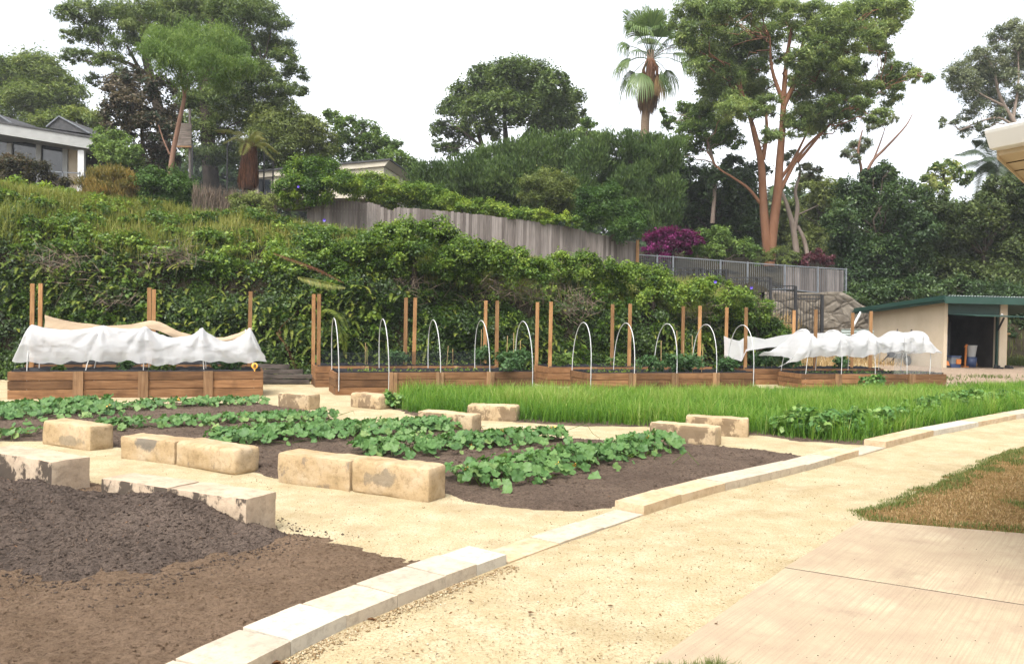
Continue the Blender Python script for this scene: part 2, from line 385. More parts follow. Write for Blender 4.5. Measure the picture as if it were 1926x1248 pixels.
def concrete_mat():
    m, nt, out = new_mat('concrete'); v = coords(nt, rand=False)
    big = noise_tex(nt, v, .7, 4); mid = noise_tex(nt, v, 3, 6, .7)
    # broom strokes run along the slab, rotated 52 degrees
    tc = nt.nodes.new('ShaderNodeTexCoord'); mp = nt.nodes.new('ShaderNodeMapping')
    mp.vector_type = 'TEXTURE'; mp.inputs['Rotation'].default_value = (0, 0, math.radians(52)); mp.inputs['Scale'].default_value = (2.0, .022, 1); nt.links.new(tc.outputs['Object'], mp.inputs['Vector'])
    br = noise_tex(nt, mp.outputs[0], 1.6, 5, .7)
    c = ramp(nt, [(.3, (0.313, 0.251, 0.162)), (.55, (0.391, 0.321, 0.213)), (.75, (0.444, 0.379, 0.263))], big)
    c = mixc(nt, ramp(nt, [(.32, (0.733, 0.734, 0.718)), (.6, (0, 0, 0))], mid), c, (0.293, 0.214, 0.150))
    c = mixc(nt, ramp(nt, [(.36, (0.733, 0.734, 0.718)), (.55, (0, 0, 0))], br), c, (0.275, 0.202, 0.137))
    st = noise_tex(nt, v, 1.7, 7, .7); c = mixc(nt, ramp(nt, [(.56, (0, 0, 0)), (.66, (.35, .35, .35))], st), c, (.20, .145, .10))
    pr = noise_tex(nt, v, 120, 2, .6); c = mixc(nt, ramp(nt, [(.33, (.5, .5, .5)), (.4, (0, 0, 0))], pr), c, (.20, .15, .11))
    princ(nt, out, c, .85, bump_(nt, br, .12, .004), .2); return m
M['concrete'] = concrete_mat()
# foliage palettes (albedo)
L = dict(
    squash=leaf_mat('squash_leaf', [(0.0479, 0.1116, 0.0284), (0.0797, 0.1753, 0.0445), (0.1356, 0.2391, 0.0689), (0.2232, 0.3080, 0.0972)], .25, .5, .35),
    yellowgreen=leaf_mat('young_leaf', [(.10, .17, .02), (.18, .25, .04), (.27, .32, .07)], .35),
    grass=leaf_mat('oat_grass', [(0.0624, 0.1549, 0.0177), (0.1190, 0.2511, 0.0278), (0.1984, 0.3365, 0.0443), (0.3400, 0.3846, 0.1138)], .4, .5, .25),
    bean=leaf_mat('bean_leaf', [(0.0528, 0.1402, 0.0314), (0.1057, 0.2228, 0.0523), (0.2323, 0.3465, 0.0941)], .25, .5, .35),
    drygrass=leaf_mat('dry_lawn', [(0.1214, 0.1342, 0.0365), (0.2732, 0.1806, 0.0729), (0.3846, 0.2580, 0.1215), (0.4655, 0.3509, 0.1944)], .2, .8, .1),
    lawn=leaf_mat('lawn', [(0.0675, 0.1033, 0.0231), (0.1200, 0.1580, 0.0363), (0.2100, 0.2187, 0.0743)], .3),
    ivy=leaf_mat('ivy_leaf', [(0.0193, 0.0404, 0.0073), (0.0413, 0.0808, 0.0125), (0.0799, 0.1366, 0.0209), (0.1653, 0.2197, 0.0366)], .25, .45, .35),
    fern=leaf_mat('fern_frond', [(0.0450, 0.0743, 0.0120), (0.0975, 0.1418, 0.0216), (0.1800, 0.2228, 0.0360), (0.3000, 0.2970, 0.0660)], .3),
    bankgrass=leaf_mat('bank_grass', [(0.0749, 0.1014, 0.0185), (0.1421, 0.1715, 0.0330), (0.2245, 0.2460, 0.0554), (0.3441, 0.3130, 0.0990)], .3),
    thicket=leaf_mat('creeper_leaf', [(0.0314, 0.0703, 0.0096), (0.0706, 0.1336, 0.0168), (0.1333, 0.2180, 0.0264), (0.2508, 0.3375, 0.0480)], .3, .45, .35),
    hedge=leaf_mat('hedge_leaf', [(0.0420, 0.0945, 0.0120), (0.0900, 0.1688, 0.0192), (0.1725, 0.2700, 0.0288), (0.3000, 0.3780, 0.0480)], .3, .45, .35),
    darkhedge=leaf_mat('dark_hedge_leaf', [(0.0270, 0.0648, 0.0120), (0.0570, 0.1188, 0.0216), (0.1050, 0.1823, 0.0312)], .25),
    cypress=leaf_mat('cypress_spray', [(0.0351, 0.0670, 0.0171), (0.0675, 0.1143, 0.0274), (0.1100, 0.1636, 0.0387)], .15, .6, .2),
    olive=leaf_mat('olive_leaf', [(0.0706, 0.0999, 0.0235), (0.1310, 0.1669, 0.0403), (0.2016, 0.2359, 0.0605)], .25),
    roundtree=leaf_mat('fig_leaf', [(0.0454, 0.0754, 0.0184), (0.0926, 0.1401, 0.0314), (0.1606, 0.2119, 0.0479)], .25),
    bigdark=leaf_mat('feathery_leaf', [(0.0593, 0.0957, 0.0274), (0.1183, 0.1685, 0.0459), (0.2016, 0.2504, 0.0688)], .3),
    gumlight=leaf_mat('light_gum_leaf', [(0.0783, 0.1402, 0.0293), (0.1394, 0.2214, 0.0456), (0.2177, 0.3026, 0.0734)], .35),
    gum=leaf_mat('gum_leaf', [(0.0639, 0.1032, 0.0315), (0.1257, 0.1815, 0.0525), (0.2058, 0.2786, 0.0789), (0.3201, 0.3714, 0.1182)], .3),
    greygum=leaf_mat('grey_gum_leaf', [(0.0911, 0.1242, 0.0626), (0.1707, 0.1966, 0.1042), (0.2505, 0.2691, 0.1563)], .3),
    limetree=leaf_mat('lime_tree_leaf', [(0.0792, 0.1193, 0.0277), (0.1426, 0.1966, 0.0431), (0.2376, 0.2738, 0.0694)], .3),
    copper=leaf_mat('copper_leaf', [(0.0222, 0.0482, 0.0191), (0.0606, 0.0567, 0.0351), (0.1161, 0.0879, 0.0542), (0.1716, 0.1418, 0.0878)], .2),
    midgreen=leaf_mat('mid_green_leaf', [(0.0554, 0.1044, 0.0235), (0.1109, 0.1836, 0.0399), (0.1882, 0.2700, 0.0616)], .3),
    darkbush=leaf_mat('dark_bush_leaf', [(0.0206, 0.0452, 0.0140), (0.0430, 0.0807, 0.0223), (0.0827, 0.1291, 0.0334)], .2, .45, .35),
    olivebush=leaf_mat('olive_bush_leaf', [(0.0294, 0.0508, 0.0139), (0.0620, 0.0896, 0.0221), (0.1077, 0.1374, 0.0359)], .2),
    variegated=leaf_mat('variegated_leaf', [(0.0750, 0.1350, 0.0360), (0.1800, 0.2565, 0.0720), (0.3750, 0.3915, 0.1320)], .3),
    palm=leaf_mat('palm_leaf', [(0.0600, 0.1107, 0.0312), (0.1125, 0.1755, 0.0504), (0.1875, 0.2497, 0.0840)], .25, .45, .4),
    featherpalm=leaf_mat('feather_palm_leaf', [(0.0162, 0.0318, 0.0130), (0.0342, 0.0552, 0.0230), (0.0675, 0.0879, 0.0418)], .2, .45, .4),
    bougain=leaf_mat('bougainvillea_bract', [(0.0720, 0.0067, 0.0394), (0.1560, 0.0123, 0.0928), (0.2520, 0.0280, 0.1631)], .35),
    dullpink=leaf_mat('dull_red_leaf', [(.05, .028, .024), (.12, .04, .05), (.19, .06, .08)], .3),
    grevillea=leaf_mat('grevillea_leaf', [(0.1215, 0.1215, 0.0317), (0.2430, 0.1863, 0.0490), (0.3888, 0.2511, 0.0648)], .3),
    redshrub=leaf_mat('reddish_leaf', [(.030, .036, .016), (.065, .058, .024), (.105, .066, .036)], .25),
    treefern=leaf_mat('tree_fern_frond', [(0.1050, 0.1350, 0.0300), (0.1950, 0.2025, 0.0420), (0.3150, 0.2430, 0.0720)], .3),
    rustfrond=leaf_mat('rust_frond', [(.06, .025, .013), (.12, .05, .025), (.19, .085, .042)], .2),
    tomato=leaf_mat('tomato_leaf', [(.035, .085, .025), (.065, .135, .045), (.11, .19, .075)], .3),
    litter=leaf_mat('leaf_scrap', [(.06, .03, .015), (.16, .075, .03), (.25, .13, .06)], .1),
)
# ------------------------------------------------------------------ foliage
COVER = 1.75; LS = .74
def rdir(n, r=None):
    return unit((r or rng).normal(size=(n, 3)))
def leaf_quads(Pc, A, Nn, Ln, W, fold=.12, mid=-.08):
    """diamond leaves: centre, long axis, normal, length, width"""
    A = unit(A); B = unit(np.cross(Nn, A)); Nn = np.cross(A, B)
    Ln = np.broadcast_to(np.asarray(Ln, float), (len(Pc),))[:, None]; W = np.broadcast_to(np.asarray(W, float), (len(Pc),))[:, None]
    V = np.stack([Pc - A * Ln / 2, Pc + A * Ln * mid + B * W / 2 + Nn * W * fold, Pc + A * Ln / 2 - Nn * Ln * .08, Pc + A * Ln * mid - B * W / 2 + Nn * W * fold], 1)
    n = len(Pc)
    return V.reshape(-1, 3), np.arange(4 * n).reshape(n, 4)
class Foliage:
    def __init__(s): s.V = []; s.Q = []; s.T = []; s.n = 0
    def add(s, V, Q, T):
        s.V.append(V); s.Q.append(Q + s.n); s.T.append(np.clip(T, 0, 1)); s.n += len(V); return s
    def leaves(s, Pc, A, Nn, Ln, W, T, fold=.12):
        if len(Pc) == 0: return s
        V, Q = leaf_quads(Pc, A, Nn, Ln, W, fold); return s.add(V, Q, T)
    def build(s, name, mat, parent=None, origin=None):
        return mesh_np(name, np.concatenate(s.V), np.concatenate(s.Q), mat, parent, origin, np.concatenate(s.T))
def clump(f, c, r, Ln, W, cover=1.2, sub=None, flat=.75, up=.35, droop=0.0, axis=None, tint0=.5, tv=(.12, .18, .2), sigma=.33, squash=(1, 1, 1)):
    """one rounded clump: sprays of leaves over its shell"""
    c = np.asarray(c, float); area = 4 * math.pi * r * r
    n = max(12, int(cover * area / (Ln * W * .5)))
    k = sub or int(np.clip(15 * (r / .5) ** 1.1, 12, 60))
    d = rdir(k); d[:, 2] = np.where(rng.random(k) < up, np.abs(d[:, 2]), d[:, 2])
    sc_ = d * (r * (.45 + .55 * rng.random((k, 1)) ** .6)) * np.array(squash)
    sr = r * sigma * (.7 + .6 * rng.random(k))
    i = rng.integers(0, k, n)
    off = rng.normal(size=(n, 3)) * sr[i][:, None] * np.array([1, 1, flat]) * .62
    Pc = c + sc_[i] + off
    out = unit(sc_[i] + off * .8)
    Nn = unit(out * .5 + np.array([0, 0, .7]) + rng.normal(size=(n, 3)) * .55)
    if axis is None:
        A = rng.normal(size=(n, 3)); A[:, 2] -= droop * 1.5
    else:
        A = np.asarray(axis) + out * .5 + rng.normal(size=(n, 3)) * .4
    A = A - Nn * (A * Nn).sum(1, keepdims=True) * (0 if axis is not None or droop > .6 else 1)
    if droop > .6 or axis is not None: Nn = unit(np.cross(A, rng.normal(size=(n, 3))))
    tb = rng.normal() * tv[0]; ts = rng.normal(size=k) * tv[1]
    T = tint0 + tb + ts[i] + rng.normal(size=n) * tv[2]
    s = .7 + .6 * rng.random(n)
    f.leaves(Pc, A, Nn, Ln * s, W * s, T)
def limb(a, b, sag=.0, wob=.12, n=6):
    a, b = np.asarray(a, float), np.asarray(b, float); Lh = np.linalg.norm(b - a)
    t = np.linspace(0, 1, n)[:, None]
    pts = a + (b - a) * t
    w = rng.normal(size=(n, 3)) * Lh * wob * .35; w[0] = 0; w[-1] = 0
    pts = pts + w + np.array([0, 0, 1]) * (np.sin(t * math.pi) * sag * Lh)
    return pts
def smoothline(pts, n=5):
    """Catmull-Rom through points"""
    pts = [np.asarray(p, float) for p in pts]; out = []
    P_ = [2 * pts[0] - pts[1]] + pts + [2 * pts[-1] - pts[-2]]
    for i in range(1, len(P_) - 2):
        p0, p1, p2, p3_ = P_[i - 1:i + 3]
        for t in np.linspace(0, 1, n, endpoint=False):
            out.append(.5 * ((2 * p1) + (-p0 + p2) * t + (2 * p0 - 5 * p1 + 4 * p2 - p3_) * t * t + (-p0 + 3 * p1 - 3 * p2 + p3_) * t ** 3))
    out.append(pts[-1]); return out

def tree(name, label, cat, Y, blobs, mat, Ln, W, cover=1.1, spread=1.5, trunks=(), bark=None, limbs=True, group=None, crown_name='crown', base=None, extra=(), tip_r=.03, **kw):
    """blobs: (px, py, radius px[, dY]); trunks: list of (points (px, py[, dY]), r0, r1)"""
    bl = []; Ln, W = Ln * LS, W * LS
    for b in blobs:
        dy = b[3] if len(b) > 3 else rng.uniform(-1, 1) * spread
        bl.append((P(b[0], b[1], Y + dy), b[2] / FPX * (Y + dy)))
    tr = []
    for pts, r0, r1 in trunks:
        pl = smoothline([P(p[0], p[1], Y + (p[2] if len(p) > 2 else 0)) for p in pts])
        tr.append((pl, np.linspace(r0, r1, len(pl))))
    if base is None:
        if tr: base = tr[0][0][0]
        else:
            m = np.mean([c for c, r in bl], 0); base = np.array([m[0], m[1], min(c[2] - r for c, r in bl)])
    root = empty(name, base, 0, label, cat, group)
    f = Foliage()
    for c, r in bl: clump(f, c, r * 1.08, Ln, W, cover * COVER, **kw)
    f.build(crown_name, mat, root)
    if tr or bark:
        mb = MB()
        for pl, rr in tr: mb.tube(pl, list(rr), 9)
        allp = [(p, r) for pl, rr in tr for p, r in zip(pl, rr)]
        if not allp:
            m = np.mean([c for c, r in bl], 0); top = m
            pl = limb(base, top, 0, .05, 8); rr = np.linspace(.12, .05, 8); mb.tube(pl, list(rr), 8); allp = list(zip(pl, rr))
        if limbs:
            for c, r in bl:
                below = [q for q in allp if q[0][2] < c[2] - .1 * r] or allp
                d = [np.linalg.norm(q[0] - c) + (0 if q[0][2] < c[2] else 3) for q in below]
                q = below[int(np.argmin(d))]
                if np.linalg.norm(q[0] - c) < r * .3: continue
                pl = limb(q[0], c, .08, .15)
                r0 = min(q[1] * .6, .016 + .011 * np.linalg.norm(q[0] - c))
                rr = np.linspace(r0, tip_r * .6, len(pl)); mb.tube(pl, list(rr), 6, False)
                for _ in range(2):
                    e = c + rdir(1)[0] * r * .8
                    mb.tube(limb(pl[-2], e, .05, .15, 4), [tip_r * .7, tip_r * .5, tip_r * .4, tip_r * .25], 5, False)
        mb.world('trunk', bark or M['bark_dark'], root)
    return root

# ------------------------------------------------------------------ height fields for soil, mound, lawn
def poly_sd(px, py, poly):
    """signed distance (+ inside) of points to polygon"""
    poly = np.asarray(poly)[:, :2]; d = np.full(len(px), 1e9); inside = np.zeros(len(px), bool)
    for i in range(len(poly)):
        a, b = poly[i], poly[(i + 1) % len(poly)]
        ab = b - a; t = np.clip(((px - a[0]) * ab[0] + (py - a[1]) * ab[1]) / max(ab @ ab, 1e-9), 0, 1)
        d = np.minimum(d, np.hypot(px - a[0] - ab[0] * t, py - a[1] - ab[1] * t))
        c = ((a[1] > py) != (b[1] > py)); 
        with np.errstate(divide='ignore', invalid='ignore'):
            xx = (b[0] - a[0]) * (py - a[1]) / (b[1] - a[1]) + a[0]
        inside ^= c & (px < xx)
    return np.where(inside, d, -d)
def field(name, poly, step, zf, mat, label=None, cat=None, kind=None, margin=.12, min_z=None):
    """grid sheet inside polygon; zf(x, y, signed distance) -> z"""
    poly = np.asarray(poly)[:, :2]
    x0, y0 = poly.min(0) - margin; x1, y1 = poly.max(0) + margin
    xs = np.arange(x0, x1 + step, step); ys = np.arange(y0, y1 + step, step)
    X, Y = np.meshgrid(xs, ys); x, y = X.ravel(), Y.ravel()
    sd = poly_sd(x, y, poly); z = zf(x, y, sd)
    nx, ny = len(xs), len(ys)
    idx = np.arange(nx * ny).reshape(ny, nx)
    q = np.stack([idx[:-1, :-1], idx[:-1, 1:], idx[1:, 1:], idx[1:, :-1]], -1).reshape(-1, 4)
    keep = (sd[q] > -margin).all(1)
    if min_z is not None: keep &= (z[q] > min_z).any(1)
    q = q[keep]; used = np.unique(q); rm = np.full(nx * ny, -1); rm[used] = np.arange(len(used))
    V = np.stack([x, y, z], 1)[used]
    o = mesh_np(name, V, rm[q], mat, None, (poly[:, 0].mean(), poly[:, 1].mean(), 0), smooth_=True)
    return tag(o, label, cat, None, kind)
def clods(n, poly, zf, rmin, rmax, mat, name, seed=0):
    """lumps scattered over a field: one mesh of small irregular octahedra"""
    poly = np.asarray(poly)[:, :2]; r = np.random.default_rng(seed)
    lo, hi = poly.min(0), poly.max(0)
    x = r.uniform(lo[0], hi[0], n * 3); y = r.uniform(lo[1], hi[1], n * 3)
    s = poly_sd(x, y, poly); k = s > .02; x, y, s = x[k][:n], y[k][:n], s[k][:n]
    z = zf(x, y, s); rad = rmin + (rmax - rmin) * r.random(len(x)) ** 4
    k = z > .002; x, y, z, rad = x[k], y[k], z[k], rad[k]
    return lumps(np.stack([x, y, z], 1), rad, mat, name, r)
def lumps(C, rad, mat, name, r, flat=.7, parent=None):
    D = np.array([[1, 0, 0], [0, 1, 0], [-1, 0, 0], [0, -1, 0], [0, 0, 1], [0, 0, -1]], float)
    V = D[None] * rad[:, None, None] * r.uniform(.6, 1.4, (len(C), 6, 1)); V[:, :, 2] *= flat
    V += C[:, None] + r.normal(size=(len(C), 6, 3)) * rad[:, None, None] * .15
    T = np.array([[0, 1, 4], [1, 2, 4], [2, 3, 4], [3, 0, 4], [1, 0, 5], [2, 1, 5], [3, 2, 5], [0, 3, 5]])
    F = (T[None] + (np.arange(len(C)) * 6)[:, None, None]).reshape(-1, 3)
    return mesh_np(name, V.reshape(-1, 3), F, mat, parent, None if parent else C[0])
def blades(f, x, y, z, h, w, T, lean=.35, r=None):
    """curved grass blades of two quads each"""
    r = r or rng; n = len(x)
    a = r.uniform(0, 2 * math.pi, n); d = np.stack([np.cos(a), np.sin(a), np.zeros(n)], 1); s = np.stack([-np.sin(a), np.cos(a), np.zeros(n)], 1)
    ln = (r.random(n) ** 1.3 * lean * h)[:, None]; h = h[:, None]; w = np.broadcast_to(w, (n,))[:, None]
    b = np.stack([x, y, z], 1); up = np.array([0, 0, 1.0])
    m = b + up * h * .55 + d * ln * .35; t = b + up * h * (1 - .25 * ln / np.maximum(h, 1e-6)) + d * ln * 1.2
    V = np.stack([b - s * w / 2, b + s * w / 2, m + s * w * .45, m - s * w * .45, t + s * w * .06, t - s * w * .06], 1)
    i = (np.arange(n) * 6)[:, None]
    Q = np.concatenate([i + np.array([[0, 1, 2, 3]]), i + np.array([[3, 2, 4, 5]])])
    f.add(V.reshape(-1, 3), Q, np.concatenate([T, T + .08]))
def lobed(f, C, Nn, A, R, T, n=12, lobes=5, depth=.22, cup=.12):
    """round lobed leaves (squash): fans of quads round the centre"""
    A = unit(A - Nn * (A * Nn).sum(1, keepdims=True)); B = np.cross(Nn, A); m = len(C)
    V = [C - Nn * (R * cup)[:, None]]
    for k in range(n):
        th = 2 * math.pi * k / n
        rr = R * (1 - depth * (.5 - .5 * math.cos(lobes * th + math.pi * 0)) if k % n else .45)
        rr = rr * (.92 + .16 * rng.random(m))
        wv = Nn * (R * .13 * math.cos(lobes * th) + R * .06 * rng.normal(size=m))[:, None]
        V.append(C + A * (-rr * math.cos(th))[:, None] + B * (rr * math.sin(th))[:, None] + wv)
    V = np.stack(V, 1); i = (np.arange(m) * (n + 1))[:, None]
    Q = np.concatenate([i + np.array([[0, 1 + k, 1 + (k + 1) % n, 1 + (k + 2) % n]]) for k in range(0, n, 2)])
    f.add(V.reshape(-1, 3), Q, np.tile(T, n // 2))
ORD = ['first', 'second', 'third', 'fourth', 'fifth', 'sixth', 'seventh', 'eighth', 'ninth', 'tenth', 'eleventh', 'twelfth']
s_a, s_b, s_e = G(1620, 983), G(1476, 1073), G(1228, 1252)
jd = G(1926, 1144) - s_b; jd /= np.linalg.norm(jd)
fd = G(1926, 1008) - s_a; fd /= np.linalg.norm(fd)
s_bR, s_aR, s_eR = s_b + jd * 6, s_a + fd * 6, s_e + np.array([.93, -.36, 0]) * 5
slab_all = np.array([s_a, s_b, s_e, s_eR, s_bR, s_aR])
# ------------------------------------------------------------------ ground sheet
def ground_sheet():
    def sp(a, b, n): return list(np.linspace(a, b, n, endpoint=False))
    xs = np.array(sp(-400, -40, 8) + sp(-40, -12, 14) + sp(-12, 14, 260) + sp(14, 40, 26) + sp(40, 400, 8) + [400.])
    ys = np.array([-60, -20, -5, 0, 1] + sp(2, 16, 200) + sp(16, 30, 80) + sp(30, 60, 20) + [60., 120, 400])
    X, Y = np.meshgrid(xs, ys); x, y = X.ravel(), Y.ravel()
    z = (fbm(p3(x * .8, y * .8), 3) - .5) * .03 * np.clip(1 - np.hypot(x, y - 10) / 40, 0, 1)
    z = z + (fbm(p3(x * 6, y * 6), 5, 2) - .5) * .008 - .003
    z = z - .07 * smooth(.08, .25, poly_sd(x, y, slab_all))
    z = z + .30 * smooth(25.5, 30.5, y) * smooth(11.0, 14.5, x)
    idx = np.arange(len(x)).reshape(X.shape)
    q = np.stack([idx[:-1, :-1], idx[:-1, 1:], idx[1:, 1:], idx[1:, :-1]], -1).reshape(-1, 4)
    return tag(mesh_np('ground', np.stack([x, y, z], 1), q, M['sand'], None, (0, 0, 0), smooth_=True), 'pale yellow crushed sandstone ground', kind='structure')
ground_sheet()
# trodden earth apron in front of the shed
M['apron'] = soil_mat('apron_earth', (.25, .18, .12), (.32, .235, .165), (.36, .275, .20), False)
ap = [(13.3, 26.4), (17, 25.4), (24, 24.6), (34, 25), (34, 33), (24, 36.5), (14.8, 36), (13.6, 30)]
def apz(x, y, s): return .30 * smooth(25.5, 30.5, y) * smooth(11.0, 14.5, x) + .02 * smooth(-.1, .4, s) + (fbm(p3(x * 2, y * 2), 9) - .5) * .03 - .004
field('driveway', ap, .25, apz, M['apron'], 'pinkish bare earth apron in front of the shed', kind='structure')

# grains lying on the path
gm, nt, out = new_mat('gravel_grain')
at = N(nt, 'ShaderNodeAttribute', attribute_name='tint')
princ(nt, out, ramp(nt, [(0, (.15, .09, .04)), (.3, (.28, .20, .105)), (.7, (.42, .34, .22)), (1, (.52, .46, .35))], at.outputs['Fac']), .9, None, .2)
def gravel(n, px0, px1, py0, py1, rmin, rmax, seed, name='gravel'):
    r = np.random.default_rng(seed); a = G(px0, py1); b = G(px1, py0)
    y = 1 / r.uniform(1 / b[1], 1 / a[1], n); x = y * (r.uniform(px0, px1, n) - CX) / FPX
    # keep off the slab
    s = poly_sd(x, y, slab_all); k = s < -.01
    rad = rmin + (rmax - rmin) * r.random(n) ** 3
    C = np.stack([x, y, np.full(n, .003)], 1)[k]; rad = rad[k]
    o = lumps(C, rad, gm, name, r)
    t = np.repeat(r.random(len(C)), 8); at_ = o.data.attributes.new('tint', 'FLOAT', 'FACE'); at_.data.foreach_set('value', t.astype(np.float32))
    return tag(o, 'loose sandstone grit on the path', kind='stuff')

# ------------------------------------------------------------------ concrete slabs
def slab(cs, label):
    mb = MB(); t = [(c[0], c[1], .028) for c in cs]; b = [(c[0], c[1], -.08) for c in cs]
    mb.hexa(b, t); o = mb.world('pavement', M['concrete'], None, .006, (cs[0][0], cs[0][1], 0)); return tag(o, label, kind='structure')
gap = np.array([.35, .94, 0]) * .009
slab([s_e, s_eR, s_bR - gap, s_b - gap], 'near broom-finished concrete slab with a joint behind it')
slab([s_b + gap, s_bR + gap, s_aR, s_a], 'far broom-finished concrete slab touching the dry lawn')
jm = MB(); jm.hexa([tuple(s_b - gap * .95)[:2] + (-.05,), tuple(s_bR - gap * .95)[:2] + (-.05,), tuple(s_bR + gap * .95)[:2] + (-.05,), tuple(s_b + gap * .95)[:2] + (-.05,)],
                   [tuple(s_b - gap * .95)[:2] + (.0262,), tuple(s_bR - gap * .95)[:2] + (.0262,), tuple(s_bR + gap * .95)[:2] + (.0262,), tuple(s_b + gap * .95)[:2] + (.0262,)])
tag(jm.world('pavement_joint', M['bark_dark'], None, 0, (s_b[0], s_b[1], 0)), 'dark joint strip between the two slabs', kind='structure')
gravel(26000, -250, 1926, 860, 1255, .0018, .0075, 11)
r_ = np.random.default_rng(15); C_ = []
for (a_, b_) in [(G(500, 1260), G(609, 1202)), (G(609, 1202), G(750, 1142)), (G(750, 1142), G(849, 1102)), (G(849, 1102), G(958, 1062))]:
    t_ = r_.random(420)[:, None]; d_ = unit(b_ - a_); C_.append(a_ + (b_ - a_) * t_ + np.array([d_[1], -d_[0], 0]) * (np.abs(r_.normal(size=(420, 1))) * .06 + .01))
C_ = np.concatenate(C_); C_[:, 2] = .004
o = lumps(C_, .003 + .008 * r_.random(len(C_)) ** 2, gm, 'gravel', r_); at_ = o.data.attributes.new('tint', 'FLOAT', 'FACE'); at_.data.foreach_set('value', np.repeat(r_.random(len(C_)) * .8, 8).astype(np.float32))
tag(o, 'coarse grit swept against the kerb foot', kind='stuff')
# scraps of dirt on the slabs
r_ = np.random.default_rng(5)
pts = []
while len(pts) < 90:
    p = G(r_.uniform(1280, 1926), r_.uniform(990, 1248), .03)
    if poly_sd(np.array([p[0]]), np.array([p[1]]), slab_all)[0] > .02: pts.append(p)
tag(lumps(np.array(pts), r_.uniform(.002, .0045, 90), M['bark_dark'], 'dirt', r_), 'tiny dark specks scattered on the concrete', kind='stuff')

# ------------------------------------------------------------------ lawn on the right of the path
lawn_poly = np.array([G(*p) for p in [(1606, 962), (1650, 952), (1697, 939), (1745, 916), (1793, 896), (1850, 868), (1899, 850), (1960, 834), (2300, 790), (2900, 900), (2400, 1040), (1926, 1007), (1760, 994), (1640, 983)]])
def lawnz(x, y, s): return .03 * smooth(-.05, .15, s) + (fbm(p3(x * 5, y * 5), 21) - .5) * .04 - .006
M['lawnbase'] = soil_mat('lawn_thatch', (.17, .095, .03), (.25, .15, .055), (.32, .20, .085), False)
field('lawn', lawn_poly, .06, lawnz, M['lawnbase'], 'sun-dried brown lawn with a green fringe', kind='structure', min_z=.0)
def lawn_blades():
    n = 130000; lo, hi = lawn_poly[:, :2].min(0), lawn_poly[:, :2].max(0); hi = np.minimum(hi, (9.5, 14))
    x = rng.uniform(lo[0] - .1, hi[0], n); y = rng.uniform(lo[1] - .1, hi[1], n)
    s = poly_sd(x, y, lawn_poly); ed = fbm(p3(x * 2.5, y * 2.5), 31)
    k = (s > -.12 + .2 * ed - .06) & (x < y * .65 + .3); x, y, s, ed = x[k], y[k], s[k], ed[k]
    sp = fbm(p3(x * 1.3, y * 1.3), 37)
    green = (rng.random(len(s)) < smooth(.30, .03, s - .5 * (ed - .4))) | (sp > .72)
    z = lawnz(x, y, s)
    f = Foliage(); d = ~green; h = rng.uniform(.012, .036, d.sum())
    blades(f, x[d], y[d], z[d] - .004, h, .006, np.clip(.64 + .2 * rng.normal(size=d.sum()) - 1.2 * np.clip(sp[d] - .52, 0, 1) - .5 * (rng.random(d.sum()) < .12), 0, 1), 1.3)
    tag(f.build('dry_grass', L['drygrass']), 'short straw-brown grass on the lawn', kind='stuff')
    f = Foliage(); h = rng.uniform(.018, .05, green.sum())
    blades(f, x[green], y[green], z[green] - .004, h, .0065, np.clip(.5 + .25 * rng.normal(size=green.sum()), 0, 1), 1.0)
    tag(f.build('green_grass', L['lawn']), 'green couch grass fringing the brown lawn', kind='stuff')
lawn_blades()
# tuft at the near end of the slab
def near_tuft():
    f = Foliage(); n = 1500
    c = np.array([1240, 1268]); pts = []
    for i in range(n):
        px = rng.choice([rng.normal(1345, 22), rng.normal(1262, 30), rng.uniform(1215, 1385)]); pts.append(G(px, rng.uniform(1258, 1300)))
    pts = np.array(pts); px = pts[:, 0] / pts[:, 1] * FPX + CX
    h = rng.uniform(.03, .075, n) * np.where(np.abs(px - 1345) < 26, 1.35, 1)
    blades(f, pts[:, 0], pts[:, 1], pts[:, 2] - .003, h, .0042, np.clip(.45 + .25 * rng.normal(size=n), 0, 1), .8)
    tag(f.build('grass', L['lawn']), 'tuft of green grass at the near end of the slab', kind='stuff')
near_tuft()

# ------------------------------------------------------------------ soil beds
polyA = np.array([G(*p) for p in [(870, 1075), (800, 1052), (740, 1040), (680, 1020), (610, 1008), (560, 1002), (520, 985), (430, 950), (316, 925), (190, 908), (95, 880), (-200, 845), (-700, 900), (-700, 1400), (300, 1400), (480, 1230), (700, 1140)]])
polyB = np.array([G(*p) for p in [(825, 928), (870, 940), (905, 948), (960, 957), (1060, 961), (1158, 960), (1250, 935), (1345, 905), (1440, 880), (1530, 861), (1490, 853), (1452, 848), (1360, 838), (1300, 832), (1220, 828), (1100, 825), (1040, 821), (900, 808), (780, 801), (640, 791), (600, 774), (545, 768), (500, 757), (354, 758), (270, 760), (125, 759), (0, 762), (-200, 765), (-400, 800), (-400, 840), (0, 829), (80, 829), (215, 842), (330, 866), (441, 886), (521, 898), (658, 914), (806, 933)]])
def soilz(seed, h, amp):
    def f(x, y, s):
        e = s + (fbm(p3(x * 3, y * 3), seed + 1) - .5) * .22
        z = h * smooth(-.05, .35, e) - .012
        z = z + smooth(-.02, .2, e) * ((fbm(p3(x * 4, y * 4), seed, 4) - .5) * amp + (fbm(p3(x * 22, y * 22), seed + 3, 3) - .5) * amp * .55)
        return z
    return f
zA = soilz(41, .05, .05); zB = soilz(51, .05, .045)
field('brown_soil_bed', polyA, .028, zA, M['brown'], 'bare brown garden bed beside the white kerb', kind='structure')
field('dark_soil_bed', polyB, .05, zB, M['soil'], 'dark soil bed planted with squash', kind='structure')
tag(clods(15000, polyA, zA, .0025, .018, M['brown'], 'dirt', 3), 'brown crumbs of soil', kind='stuff')
